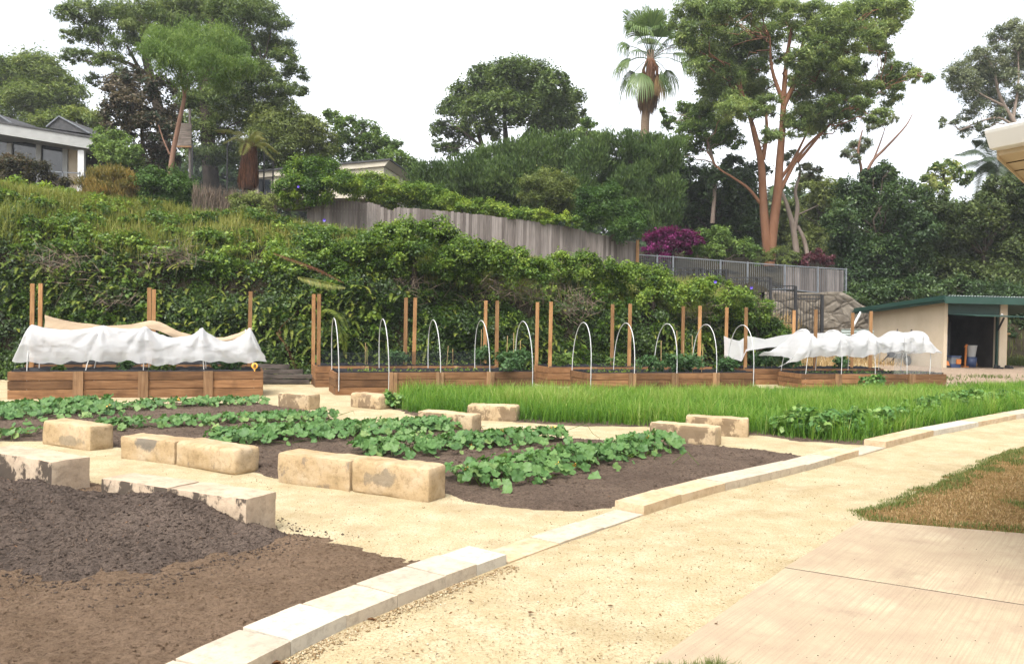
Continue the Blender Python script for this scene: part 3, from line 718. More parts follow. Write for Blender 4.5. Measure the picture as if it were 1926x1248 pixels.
tag(clods(15000, polyB, zB, .005, .026, M['soil'], 'dirt', 4), 'dark crumbs of soil between squash', kind='stuff')
# compost heap against the pale blocks
polyM = np.array([G(*p) for p in [(-260, 1090), (0, 1096), (120, 1112), (200, 1112), (270, 1106), (400, 1072), (470, 1050), (540, 1030), (580, 1010), (540, 1002), (500, 990), (440, 958), (330, 945), (180, 942), (95, 925), (0, 900), (-260, 865)]])
pk = [(G(365, 992), .25, .85), (G(30, 985), .27, 1.0), (G(-200, 960), .3, 1.1), (G(190, 1015), .12, .9)]
def zM(x, y, s):
    e = s + (fbm(p3(x * 2, y * 2), 63) - .5) * .25
    h = 0
    for c, a, w in pk: h = np.maximum(h, a * np.exp(-((x - c[0]) ** 2 + ((y - c[1]) * 1.15) ** 2) / (w * w))) * .85 + .15 * (h + a * .4 * np.exp(-((x - c[0]) ** 2 + (y - c[1]) ** 2) / (w * w)))
    z = (h * smooth(-.05, .8, e) + .085 * smooth(0, .35, e))
    z = z + smooth(0, .25, e) * ((fbm(p3(x * 3.5, y * 3.5), 61, 5) - .5) * .10 + (fbm(p3(x * 18, y * 18), 65, 3) - .5) * .05)
    return z - .02 + .02 * smooth(0, .1, e)
mound = field('compost_heap', polyM, .025, zM, M['compost'], 'dark heap of loose compost tipped against pale sandstone blocks', 'compost heap', min_z=.0)
tag(clods(34000, polyM, zM, .003, .018, M['compost'], 'dirt', 6), 'loose dark compost crumbs on the heap', kind='stuff')
def spill():
    r = np.random.default_rng(19); lo, hi = polyM[:, :2].min(0) - .5, polyM[:, :2].max(0) + .5
    x = r.uniform(lo[0], hi[0], 70000); y = r.uniform(lo[1], hi[1], 70000); s = poly_sd(x, y, polyM); k = (s < .06) & (s > -.5) & (r.random(70000) < np.exp(s * 7) * .9); x, y = x[k], y[k]
    sa = poly_sd(x, y, polyA); z = np.where(sa > 0, zA(x, y, sa), .004); k = sa > -.15; rad = .003 + .012 * r.random(k.sum()) ** 3
    tag(lumps(np.stack([x[k], y[k], z[k] + .002], 1), rad, M['compost'], 'dirt', r), 'compost crumbs spilling from the heap over brown soil', kind='stuff')
spill()
def path_litter():
    r = np.random.default_rng(29); n = 420; y = 1 / r.uniform(1 / 17., 1 / 4.2, n); x = y * r.uniform(-.62, .62, n); s = np.maximum.reduce([poly_sd(x, y, q) for q in (polyA, polyB, grass_poly, slab_all, lawn_poly)]); k = s < -.05; x, y = x[k], y[k]; m = len(x); f = Foliage()
    A = np.stack([r.normal(size=m), r.normal(size=m), r.normal(size=m) * .15], 1); Nn = np.stack([r.normal(size=m) * .4, r.normal(size=m) * .4, np.ones(m)], 1)
    f.leaves(np.stack([x, y, np.full(m, .012)], 1), A, Nn, r.uniform(.012, .045, m), r.uniform(.005, .014, m), .1 + .5 * r.random(m)); tag(f.build('leaf_litter', L['litter']), 'small dead leaf scraps scattered on the sand', kind='stuff')
def scraps():
    r = np.random.default_rng(9); f = Foliage()
    for poly, zf, n in ((polyM, zM, 260), (polyA, zA, 150), (polyB, zB, 200)):
        lo, hi = poly[:, :2].min(0), poly[:, :2].max(0)
        x = r.uniform(lo[0], hi[0], n * 3); y = r.uniform(lo[1], hi[1], n * 3); s = poly_sd(x, y, poly); k = s > .1; x, y, s = x[k][:n], y[k][:n], s[k][:n]
        z = zf(x, y, s) + .006; m = len(x)
        A = unit(np.stack([r.normal(size=m), r.normal(size=m), r.normal(size=m) * .2], 1)); Nn = unit(np.stack([r.normal(size=m) * .4, r.normal(size=m) * .4, np.ones(m)], 1))
        f.leaves(np.stack([x, y, z], 1), A, Nn, r.uniform(.01, .05, m), r.uniform(.003, .008, m), .6 + .4 * r.random(m))
    tag(f.build('mulch', L['litter']), 'straw and bark scraps lying on the soil', kind='stuff')
scraps()

# ------------------------------------------------------------------ rough stone boxes
def rough_box(l, d, h, step, rad, amp, seed, top_amp=None):
    """box centred on x, y, standing on z = 0, rounded and weathered"""
    half = np.array([l / 2, d / 2, h / 2]); nn = [max(2, int(round(2 * s / step))) for s in half]
    Vs, Qs, b = [], [], 0
    for ax in range(3):
        o1, o2 = [(1, 2), (2, 0), (0, 1)][ax]
        u = np.linspace(-half[o1], half[o1], nn[o1] + 1); v = np.linspace(-half[o2], half[o2], nn[o2] + 1)
        Um, Vm = np.meshgrid(u, v)
        for sgn in (-1, 1):
            pts = np.zeros((Um.size, 3)); pts[:, o1] = Um.ravel(); pts[:, o2] = Vm.ravel(); pts[:, ax] = sgn * half[ax]
            idx = np.arange(Um.size).reshape(Um.shape) + b
            q = np.stack([idx[:-1, :-1], idx[:-1, 1:], idx[1:, 1:], idx[1:, :-1]], -1).reshape(-1, 4)
            if sgn < 0: q = q[:, ::-1]
            Vs.append(pts); Qs.append(q); b += Um.size
    V = np.concatenate(Vs); Q = np.concatenate(Qs)
    key = np.round(V / 1e-5).astype(np.int64); _, first, inv = np.unique(key, axis=0, return_index=True, return_inverse=True)
    V = V[first]; Q = inv.ravel()[Q]
    rv = rad * (.5 + 1.0 * vnoise(V * 3 + seed, seed))[:, None]
    c = np.clip(V, -(half - rv), half - rv); dlt = V - c; ln = np.linalg.norm(dlt, axis=1, keepdims=True)
    V2 = np.where(ln > rv, c + dlt / np.maximum(ln, 1e-9) * rv, V)
    nrm = unit(V2 / half ** 1.0 * (np.abs(V2 / half) ** 5))
    dsp = (fbm(V * 4.5 + seed * 3.1, seed, 4) - .5) * 2 * amp + (fbm(V * 22 + seed, seed + 5, 3) - .5) * amp * .7
    V2 = V2 + nrm * dsp[:, None]
    V2[:, 2] += h / 2
    return V2, Q
def stone(name, FL, FR, depth, h, mat, label, cat, group=None, step=.04, rad=.03, amp=.017, seed=1, sink=.02):
    FL, FR = np.asarray(FL)[:2], np.asarray(FR)[:2]; u = FR - FL; l = np.linalg.norm(u); u /= l; v = np.array([-u[1], u[0]])
    V, Q = rough_box(l, depth, h + sink, step, rad, amp, seed); V[:, 2] -= sink
    o = mesh_np(name, V, Q, mat, None, None, smooth_='sharp')
    c = (FL + FR) / 2 + v * depth / 2; o.location = (c[0], c[1], 0); o.rotation_euler = (0, 0, math.atan2(u[1], u[0]))
    return tag(o, label, cat, group)
def blk(a, b, h, depth, mat, label, seed, z=0, sink=.02, **k):
    stone('sandstone_block', G(*a, z), G(*b, z), depth, h, M[mat], label, 'stone block', 'sandstone blocks edging the beds', seed=seed, sink=sink, **k)
FRa = G(97, 868, .36); dA = np.array([-.87, .49, 0])
stone('sandstone_block', FRa + dA * 1.35, FRa, .42, .36, M['block_pale'], 'pale black-stained block cut off by the picture edge behind the compost heap', 'stone block', 'sandstone blocks edging the beds', seed=3, rad=.018)
blk((188, 898), (314, 916.5), .34, .37, 'block_pale', 'pale heavily black-stained block half buried in compost, with another joined to it', 5, .34, rad=.018)
blk((317, 917), (463, 938), .34, .37, 'block_pale', 'pale block joined end to end with the black-stained one, its free end on bare sand', 8, .34, rad=.018)
blk((78, 834), (169, 848), .33, .36, 'block_base', 'ochre block standing alone across the sand from the compost heap', 11, rad=.045)
blk((225, 861.5), (327.5, 874), .29, .36, 'block_spot', 'ochre block with one dark grey stain, touching a plainer block', 13, rad=.03)
blk((329.5, 874.5), (441, 894), .30, .38, 'block_ochre', 'plain ochre block touching the one with the dark grey stain', 17, rad=.05)
blk((521, 906), (657, 924), .33, .36, 'block_ochre', 'clean golden block joined to a smudged one beside the squash', 19, rad=.03)
blk((660, 924.5), (806, 945), .345, .35, 'block_smudge', 'golden block with a charcoal smudge and a clean rounded end beside squash leaves', 23, rad=.045)
blk((1221, 828), (1345, 840), .29, .34, 'block_grey', 'brown pitted block at the soil corner facing the curved kerb', 29, rad=.04, amp=.018)
blk((1289, 816), (1408, 822.5), .30, .34, 'block_grey', 'brown pitted block against the tall grass behind the other pitted block', 31, rad=.03, amp=.016)
blk((784, 806), (888, 815), .30, .34, 'block_grey', 'greyish block on the cross path with squash leaves at its foot', 37, rad=.04)
blk((877, 789), (971, 793), .28, .34, 'block_grey', 'cream block backed by tall grass, one dark patch on its face', 41, rad=.045)
blk((657.5, 764), (712, 770.5), .29, .40, 'block_grey', 'small block with brown drips at the near corner of the tall grass', 43, rad=.05)
blk((522, 766), (580, 771), .30, .36, 'block_grey', 'small greyish weathered block on sand between bed eight and the hoops', 47, rad=.035)

# ------------------------------------------------------------------ kerb stones
def polyline_at(pts, s):
    pts = np.asarray(pts)[:, :2]; d = np.r_[0, np.cumsum(np.linalg.norm(np.diff(pts, axis=0), axis=1))]
    return np.array([np.interp(s, d, pts[:, 0]), np.interp(s, d, pts[:, 1])]), d[-1]
kerb_pts = [G(290, 1372), G(420, 1300), G(517, 1248), G(609, 1200), G(750, 1140), G(849, 1100), G(953, 1061), G(1080, 1014), G(1211, 968), G(1274, 947), G(1375, 918), G(1505, 889), G(1615, 857), G(1666, 842), G(1752, 820), G(1919, 786), G(2080, 757), G(2300, 722)]
def arc_of(i): 
    p = np.asarray(kerb_pts)[:, :2]; return np.r_[0, np.cumsum(np.linalg.norm(np.diff(p, axis=0), axis=1))][i]
def kerb_run(s0, s1, n, width, h, mats, labels, seed, lens=None):
    w = np.array(lens if lens else [1.0] * n); cut = s0 + (s1 - s0) * np.r_[0, np.cumsum(w) / w.sum()]
    for i in range(n):
        a, _ = polyline_at(kerb_pts, cut[i] + .0012); b, _ = polyline_at(kerb_pts, cut[i + 1] - .0012)
        stone('kerb_stone', a, b, width, h + .004 * ((i * 7 + seed) % 3 - 1), M[mats[i % len(mats)]], labels(i), 'kerb stone', 'sandstone kerb stones along the path', step=.05, rad=.004, amp=.004, seed=seed + i, sink=.05)
def lab1(i): return f'white raised kerb stone beside brown soil, {ORD[6 - i]} back from the open end'
kerb_run(arc_of(0), arc_of(6), 7, .37, .082, ['kerb_cream', 'kerb_cream', 'kerb_white', 'kerb_cream', 'kerb_cream', 'kerb_cream', 'kerb_white'], lab1, 60, [1, 1, 1, 1, 1.05, .75, .78])
def lab2(i): return f'flat flush kerb stone across the sandy opening, {ORD[i]} from the white kerb end'
kerb_run(arc_of(6) + .01, arc_of(8) - .01, 3, .30, .014, ['kerb_yellow', 'kerb_cream', 'kerb_cream'], lab2, 70)
def lab3(i): return f'raised kerb stone edging the squash bed, {ORD[i]} from its near end'
kerb_run(arc_of(8), arc_of(12), 6, .33, .085, ['kerb_yellow', 'kerb_yellow', 'kerb_cream', 'kerb_cream', 'kerb_cream', 'kerb_yellow'], lab3, 80, [.8, 1, 1, 1, 1, .9])
kerb_run(arc_of(12) + .01, arc_of(13) - .01, 1, .30, .014, ['kerb_cream'], lambda i: 'flat pale kerb stone filling the gap between squash bed kerb and grass kerb', 90)
def lab4(i): return f'low kerb stone edging the tall grass, {ORD[i]} from the end near the flush stone'
kerb_run(arc_of(13), arc_of(16), 6, .33, .09, ['kerb_yellow', 'kerb_white', 'kerb_yellow', 'kerb_cream', 'kerb_cream', 'kerb_yellow'], lab4, 95)

# fallen leaves on the path, each a thing
for i, (px, py, s, lb) in enumerate([(700, 1163, .05, 'curled rust leaf against the white kerb foot'), (520, 1246, .07, 'long brown bark strip by the white kerb at the bottom edge'), (997, 1151, .035, 'small dark dead leaf in the middle of the sandy path'),
                                     (1148, 1137, .03, 'thin dark twig scrap on the path towards the slab'), (1170, 953, .05, 'dark wet leaf under the two-tone kerb end'), (1347, 1171, .018, 'dark pebble on the near slab by its edge')]):
    p = G(px, py, .012 if i < 5 else .034); f = Foliage(); m = 5
    for k in range(3):
        f.leaves(np.array([p]) + rng.normal(size=(1, 3)) * .003, np.array([[1, .5 * (k - 1), .1]]) , np.array([[.2, .3 * (k - 1), 1.0]]), s * (1.6 - .3 * k), s * .55, np.array([.3 + .2 * k]))
    tag(f.build('fallen_leaf', L['litter'], None, p), lb, 'fallen leaf', 'fallen leaves on the paving')

# ------------------------------------------------------------------ squash vines
def squash(a, b, width, label, seed, dens=1.0, hmax=.30, Rm=.085, taper=True):
    global rng
    a, b = G(*a), G(*b); d = b - a; ln = np.linalg.norm(d); d /= ln; v = np.array([-d[1], d[0], 0])
    width *= .66; Rm *= .66; hmax *= .62
    n = int(ln * width * 240 * dens)
    t = rng.random(n); w = rng.normal(size=n) * .36
    wid = width * (.65 + .7 * fbm(p3(t * ln * 1.1, np.full(n, seed * 3.3)), seed, 3)) * (np.where(t > .88, 1 - (t - .88) * 4, 1) if taper else 1)
    base = a + d * (t * ln)[:, None] + v * (w * wid)[:, None]
    hh = hmax * np.clip(1 - (np.abs(w) / 1.05) ** 2, .12, 1) * (.55 + .8 * fbm(p3(base[:, 0] * 2.2, base[:, 1] * 2.2), seed + 1))
    z = .05 + hh * rng.random(n) ** .45
    C = base.copy(); C[:, 2] = z
    R = Rm * (.55 + .75 * rng.random(n)); R = np.where(rng.random(n) < .12, R * .5, R)
    out = unit(v[None] * w[:, None] * 1.4 + d[None] * rng.normal(size=(n, 1)) * .3)
    Nn = unit(np.array([0, -.25, 1.0]) + out * .7 + rng.normal(size=(n, 3)) * .38)
    T = np.clip(.42 + .16 * rng.normal(size=n) + .25 * (fbm(base * 1.5, seed + 2) - .5) + .25 * (hh < .1), 0, 1)
    root = empty('squash_vine', (a + b) / 2, 0, label, 'squash plant', 'squash vines in rows on the dark soil')
    f = Foliage(); lobed(f, C, Nn, out + rng.normal(size=(n, 3)) * .6, R, T, 20)
    f.build('foliage', L['squash'], root)
    mb = MB()
    for i in range(0, n, 6):
        p = C[i]; q = p + (rng.normal(size=3) * .06); q[2] = .03
        mb.tube([p - Nn[i] * R[i] * .1, (p + q) / 2 + rng.normal(size=3) * .015, q], [.0035, .004, .005], 4, False)
    for i in range(int(ln * 3)):
        p = a + d * rng.uniform(.05, 1) * ln + v * rng.choice([-1, 1]) * width * rng.uniform(.2, .5); e = p + v * rng.normal() * .3 + d * rng.uniform(.2, .7)
        p[2] = .06; e[2] = .05; mb.tube(limb(p, e, .05, .25), [.006, .006, .005, .005, .004, .003], 4, False)
    mb.world('vine', L['yellowgreen'], root)
    f = Foliage(); k = max(2, int(ln * 1.5)); i = rng.integers(0, n, k)
    for _ in range(4): f.leaves(C[i] + rng.normal(size=(k, 3)) * .012, rdir(k), rdir(k), .05, .035, np.ones(k))
    f.build('blossom', M['orange'], root)
squash((868, 918), (1262, 843), 1.05, 'lush squash vine between golden blocks and the curved kerb, last row before bare soil', 1, 1.1, .36, .10)
squash((665, 862), (1062, 831), 1.0, 'squash vine running from behind the golden blocks towards the pitted brown block', 2, 1.1, .33, .095)
squash((395, 838), (868, 808), 1.25, 'broad squash vine between plain ochre block and the greyish block on the cross path', 3, 1.1, .34, .095)
squash((180, 812), (632, 789), .75, 'thin squash vine passing behind the two joined ochre blocks to the small weathered block', 4, 1.0, .26, .09)
squash((-160, 793), (215, 775), 1.7, 'thick bushy squash vine just behind the lone ochre block', 5, 1.0, .40, .10, False)
squash((200, 775), (498, 760), .75, 'low squash vine along the sand in front of bed eight', 6, 1.0, .26, .09)
squash((-60, 833), (78, 821), .6, 'small squash runner beside the lone ochre block', 7, .6, .2, .09)

# ------------------------------------------------------------------ tall green grass
grass_poly = np.array([G(*p) for p in [(738, 770), (800, 786), (950, 792), (1000, 796), (1152, 801), (1218, 804), (1290, 813), (1422, 819), (1515, 830), (1627, 836), (1700, 820), (1800, 800), (1919, 780), (2080, 752), (2300, 722), (2300, 715), (1780, 731), (1500, 737), (1420, 738), (1106, 744), (1006, 738), (745, 742)]])
def gz(x, y, s): return .03 * smooth(-.1, .2, s) - .012 + (fbm(p3(x * 5, y * 5), 71) - .5) * .03
field('planted_soil', grass_poly, .12, gz, M['soil'], 'dark soil under the tall grass', kind='structure', margin=.3)
path_litter()
def tall_grass():
    n = 150000; lo, hi = grass_poly[:, :2].min(0), np.minimum(grass_poly[:, :2].max(0), (16.5, 30))
    x = rng.uniform(lo[0], hi[0], n * 2); y = rng.uniform(lo[1], hi[1], n * 2)
    s = poly_sd(x, y, grass_poly); c = fbm(p3(x * 1.2, y * 1.2), 81); c2 = fbm(p3(x * 4, y * 4), 83)
    k = (s > .05 + .25 * (c2 - .3)) & (rng.random(n * 2) < smooth(.22, .5, c2) * .8 + .12) & (np.abs(x) < y * .66 + .5)
    x, y, s, c, c2 = x[k][:n], y[k][:n], s[k][:n], c[k][:n], c2[k][:n]; m = len(x)
    tu = fbm(p3(x * 9, y * 9), 85, 2); h = (.12 + .36 * c + .18 * c2 + .16 * smooth(.5, .8, tu)) * rng.uniform(.5, 1.2, m) * (.54 + .36 * smooth(22.5, 17, y))
    yel = .45 * (rng.random(m) < .05); T = np.clip(yel + .28 + .9 * (c - .5) + .5 * (c2 - .5) + .2 * rng.normal(size=m) + .22 * smooth(.4, 2.5, s), 0, 1)
    f = Foliage(); blades(f, x, y, gz(x, y, s) - .01, h, rng.uniform(.007, .014, m), T, 1.15)
    return tag(f.build('tall_grass', L['grass'], None, (4, 18, 0)), 'bright green knee-high oat grass', kind='stuff')
tall_grass()
def plant(name, p, r, h, mat, Ln, W, label, cat, group=None, cover=1.0, k=4, tint0=.5, stem=True):
    root = empty(name, p, 0, label, cat, group); f = Foliage()
    for i in range(k):
        c = np.array([p[0], p[1], p[2] + h * rng.uniform(.45, .8)]) + np.array([rng.normal() * r * .4, rng.normal() * r * .4, 0])
        clump(f, c, min(r, h) * .55, Ln, W, cover, flat=.8, tint0=tint0)
    f.build('foliage', mat, root)
    if stem:
        mb = MB()
        for i in range(3): mb.tube(limb(p, np.array(p) + [rng.normal() * r * .3, rng.normal() * r * .3, h * .8], 0, .1, 4), [.012, .01, .007, .004], 5, False)
        mb.world('stem', L['midgreen'], root)
    return root
for i, (px, py, r, lb) in enumerate([(1500, 818, .35, 'dark broad-leaf bean clump beside the pitted block in the tall grass'), (1545, 822, .38, 'dark broad-leaf bean clump at the grass edge between pitted block and kerb start'), (1590, 822, .36, 'dark bean clump just behind the end of the grass kerb'),
                                     (1640, 812, .38, 'dark bean clump behind the first stone of the grass kerb'), (1748, 786, .42, 'bean clump in the grass behind the middle of the kerb run'), (1790, 776, .42, 'taller bean clump in the grass towards the shed'),
                                     (1830, 770, .4, 'bean clump in grass near the far end of the kerb'), (742, 768, .24, 'grey-green broad-leaf weed at the small drip-stained block'), (1640, 733, .31, 'weedy clump rising at the foot of the far covered bed'), (1462, 817, .2, 'small leafy weed in the grass just past the end of the pitted block'), (1522, 812, .24, 'small bean plant tucked behind the first dark clump'), (1566, 810, .26, 'bean plant half sunk in grass behind the larger clumps'), (1617, 826, .22, 'low bean plant touching the grass kerb start'), (1668, 806, .26, 'bean plant behind the second grass kerb stone'), (1702, 799, .24, 'bean plant behind the third grass kerb stone'), (1722, 790, .26, 'bean plant leaning out of the grass halfway along the kerb'), (1865, 766, .3, 'bean plant near the picture edge by the grass kerb'), (1896, 760, .3, 'last bean plant at the picture edge in the grass')]):
    plant('bean_plant', G(px, py), r, .36 if r > .3 else .27, L['bean'], .11, .075, lb, 'plant', 'broad-leaf plants in the tall grass', 1.3, 5)
# ------------------------------------------------------------------ raised beds
class Bed:
    def __init__(s, FL, deg, ln, dp, h):
        s.o = np.array([FL[0], FL[1], 0.]); a = math.radians(deg); s.a = a; s.ln, s.dp, s.h = ln, dp, h
        s.u = np.array([math.cos(a), math.sin(a), 0]); s.v = np.array([-math.sin(a), math.cos(a), 0])
    def w(s, x, y, z=0): return s.o + s.u * x + s.v * y + np.array([0, 0, z])
    def xat(s, px, y):
        k = (px - CX) / FPX; q = s.o + s.v * y
        return (k * q[1] - q[0]) / (s.u[0] - k * s.u[1])
def raised_bed(b, label, batt=(.26, .51, .77), courses=3, wide=False):
    t = empty('raised_bed', b.o, b.a, label, 'garden bed', 'timber raised beds')
    bt = .045; ch = b.h / courses; cuts = [0] + [x * b.ln for x in batt] + [b.ln]
    for k in range(courses):
        z0, z1 = k * ch + .006, (k + 1) * ch - .006
        if k == 0: z0 = -.05
        for i in range(len(cuts) - 1):
            MB().box(cuts[i] + .0015, cuts[i + 1] - .0015, 0, bt, z0, z1, .0025).build('board', M['board'], t, None, .005)
        MB().box(0, b.ln, b.dp - bt, b.dp, z0, z1, .002).build('board', M['board'], t, None, .005)
        for x in (0.0, b.ln - bt):
            MB().box(x, x + bt, bt + .001, b.dp - bt - .001, z0, z1, .002).build('board', M['board'], t, None, .005)
    for x in cuts[1:-1]:
        if wide: MB().box(x - .10, x + .10, -.048, -.002, -.05, b.h + .004, .003).build('batten', M['batten'], t, None, .005); continue
        MB().box(x - .10, x - .004, -.048, -.002, -.05, b.h + .004, .002).build('batten', M['batten'], t, None, .005)
        MB().box(x + .004, x + .10, -.046, -.002, -.05, b.h - .004, .002).build('batten', M['batten'], t, None, .005)
    # liner: folded black sheet along the inside with a loose hem
    n = 60; vs, fs = [], []; r = random.Random(int(b.ln * 100 + b.o[0] * 10))
    ring = []
    m = bt + .012
    for i in range(n): ring.append((m + (b.ln - 2 * m) * i / n, m, 0, 1))
    for i in range(12): ring.append((b.ln - m, m + (b.dp - 2 * m) * i / 12, -1, 0))
    for i in range(n): ring.append((b.ln - m - (b.ln - 2 * m) * i / n, b.dp - m, 0, -1))
    for i in range(12): ring.append((m, b.dp - m - (b.dp - 2 * m) * i / 12, 1, 0))
    N_ = len(ring)
    for lev, (dz, inn) in enumerate([(-.14, .03), (-.02, .01), (.018, .0), (.012, .035), (-.06, .07)]):
        for (x, y, ax, ay) in ring:
            j = r.uniform(-.012, .012); vs.append((x + ax * (inn + abs(j)), y + ay * (inn + abs(j)), b.h + dz + (r.uniform(-.012, .022) if lev in (2, 3) else 0)))
    for lev in range(4):
        for i in range(N_): fs.append((lev * N_ + i, lev * N_ + (i + 1) % N_, (lev + 1) * N_ + (i + 1) % N_, (lev + 1) * N_ + i))
    MB().add(vs, fs, True).build('liner', M['liner'], t)
    xs = np.linspace(.05, b.ln - .05, 70); ys = np.linspace(.05, b.dp - .05, 18); X, Y = np.meshgrid(xs, ys); x, y = X.ravel(), Y.ravel()
    z = b.h - .07 + (fbm(p3(x * 4 + b.o[0], y * 4), 91) - .5) * .08
    idx = np.arange(len(x)).reshape(X.shape); q = np.stack([idx[:-1, :-1], idx[:-1, 1:], idx[1:, 1:], idx[1:, :-1]], -1).reshape(-1, 4)
    me = mesh_np('soil', np.stack([x, y, z], 1), q, M['bedsoil'], None, None, smooth_=True); me.parent = t
    return t
B1 = Bed(G(13.5, 750), 18, 5.12, 1.3, .57)
B2 = Bed(G(631, 743), 19.5, 5.0, 1.25, .53)
B3 = Bed(G(1106, 701.5, .52), 17.5, 4.9, 1.25, .52)
B4 = Bed(G(1509, 703.5, .42), 14.5, 4.94, 1.25, .43)
C1_ = Bed((-11.6, 19.75), 17.5, 5.2, 1.2, .57)
C2_ = Bed(G(593, 728), 18, 4.9, 1.2, .55)
C3_ = Bed(G(1031, 690, .54), 18, 5.2, 1.2, .54)
C4_ = Bed(G(1400, 693, .48), 15.5, 5.0, 1.2, .48)
raised_bed(B1, 'reddish timber bed under the long white fleece with the orange number sign', wide=True)
raised_bed(B2, 'timber bed with five bare white hoops nearest bed eight', (.27, .5, .76))
raised_bed(B3, 'timber bed with five bare white hoops between the first hooped bed and the far fleece', (.25, .5, .75))
raised_bed(B4, 'timber bed under the far white fleece near the shed', (.24, .49, .75))
raised_bed(C1_, 'timber bed with tall posts hidden behind the long white fleece and beige cloth')
raised_bed(C2_, 'timber bed with tall posts and low black mesh behind the first hooped bed')
raised_bed(C3_, 'timber bed with tall posts behind the second hooped bed')
raised_bed(C4_, 'timber bed with tall posts behind the far fleece, ragged white cloth over its end')

# posts
def post(b, px, y, top_py, label):
    x = b.xat(px, y); p = b.w(x, y); top = P(px, top_py, p[1])[2]
    MB_ = MB().box(-.048, .048, -.026, .026, 0, top, .003); o = MB_.build('trellis_post', M['post'], None, p, .004); o.rotation_euler = (random.uniform(-.004, .004), random.uniform(-.008, .008), b.a)
    tag(o, label, 'post', 'tall timber posts of the planting frames')
def posts(b, pxs, py0, py1, y, txt):
    for i, px in enumerate(pxs):
        t = (px - pxs[0]) / max(1, pxs[-1] - pxs[0]); post(b, px, y, py0 + (py1 - py0) * t, txt(i))
E3 = ['first', 'middle', 'last']
posts(C1_, [60, 281, 469], 533, 548, -.03, lambda i: f'{["tall brown post at the outer end of", "tall post holding the beige cloth up mid-way along", "lone post at the sagging end of the beige cloth over"][i]} the bed behind bed eight')
posts(C1_, [75, 289], 533, 544, 1.17, lambda i: f'{["rear twin of the end post, against the vines,", "rear twin of the cloth-bearing post"][i]} behind bed eight')
posts(C2_, [600, 779, 935], 553, 565, .10, lambda i: f'front post {["at the mesh end of", "halfway along", "at the leafy end of"][i]} the low black mesh bed')
posts(C2_, [590, 763, 912], 553, 565, 1.1, lambda i: f'rear post {["at the mesh end of", "halfway along", "at the leafy end of"][i]} the low black mesh bed')
posts(C3_, [1035, 1184, 1316], 567, 575, .10, lambda i: f'front post, {E3[i]} of three, on the bed behind the second hooped bed')
posts(C3_, [1010, 1152, 1285], 568, 576, 1.1, lambda i: f'rear post, {E3[i]} of three, on the bed behind the second hooped bed')
posts(C4_, [1403, 1534, 1638], 578, 585, .10, lambda i: f'front post {["with ragged white cloth hanging on it", "rising behind the far fleece below the black fence end", "standing before the cream shed wall"][i]}')
posts(C4_, [1366, 1493, 1603], 578, 588, 1.1, lambda i: f'rear post {["tied to the end of the ragged white cloth", "in front of the black fence bars", "beside the slanting white downpipe"][i]}')

# hoops
def hoop(b, x, ztop, label, zf=.10, lean=0.0, r=.0115, y0=-.02, y1=None):
    y1 = b.dp + .02 if y1 is None else y1; pts = [(x, y0, zf)]; n = 22
    for i in range(n + 1):
        th = math.pi * i / n
        pts.append((x + lean * math.sin(th) , (y0 + y1) / 2 - (y1 - y0) / 2 * math.cos(th), .95 * b.h + (ztop - .95 * b.h) * math.sin(th) ** .8))
    pts.append((x, y1, zf))
    pts = [b.w(*p) for p in pts]; mb = MB().tube(pts, r, 8)
    o = mb.world('garden_hoop', M['pipe'], None, 0, pts[0]); tag(o, label, 'hoop', 'white pipe hoops over the beds')
W5 = ['first', 'second', 'middle', 'fourth', 'last']
for i, x in enumerate([.07, 1.25, 2.52, 3.78, 4.92]): hoop(B2, x, 1.80, f'bare white pipe hoop, {W5[i]} of five on the hooped bed closest to bed eight', lean=-.05)
for i, x in enumerate([.07, 1.28, 2.50, 3.68, 4.82]): hoop(B3, x, 1.80, f'bare white pipe hoop, {W5[i]} of five on the hooped bed behind the tall grass', lean=.04)
for i, (x, l) in enumerate([(.34, .04), (1.45, .3), (2.6, .0), (3.85, -.12), (4.92, -.2)]): hoop(B1, x, 1.50, f'white pipe hoop under the fleece of bed eight, {W5[i]} from the outer end', lean=l, y0=.08, y1=1.2)
for i, (x, l) in enumerate([(.12, .25), (1.30, .1), (2.45, 0), (3.55, 0), (4.35, .15)]): hoop(B4, x, 1.68, f'white pipe hoop under the far fleece by the shed, {W5[i]} from the ragged corner', lean=l, r=.010, y0=.02)

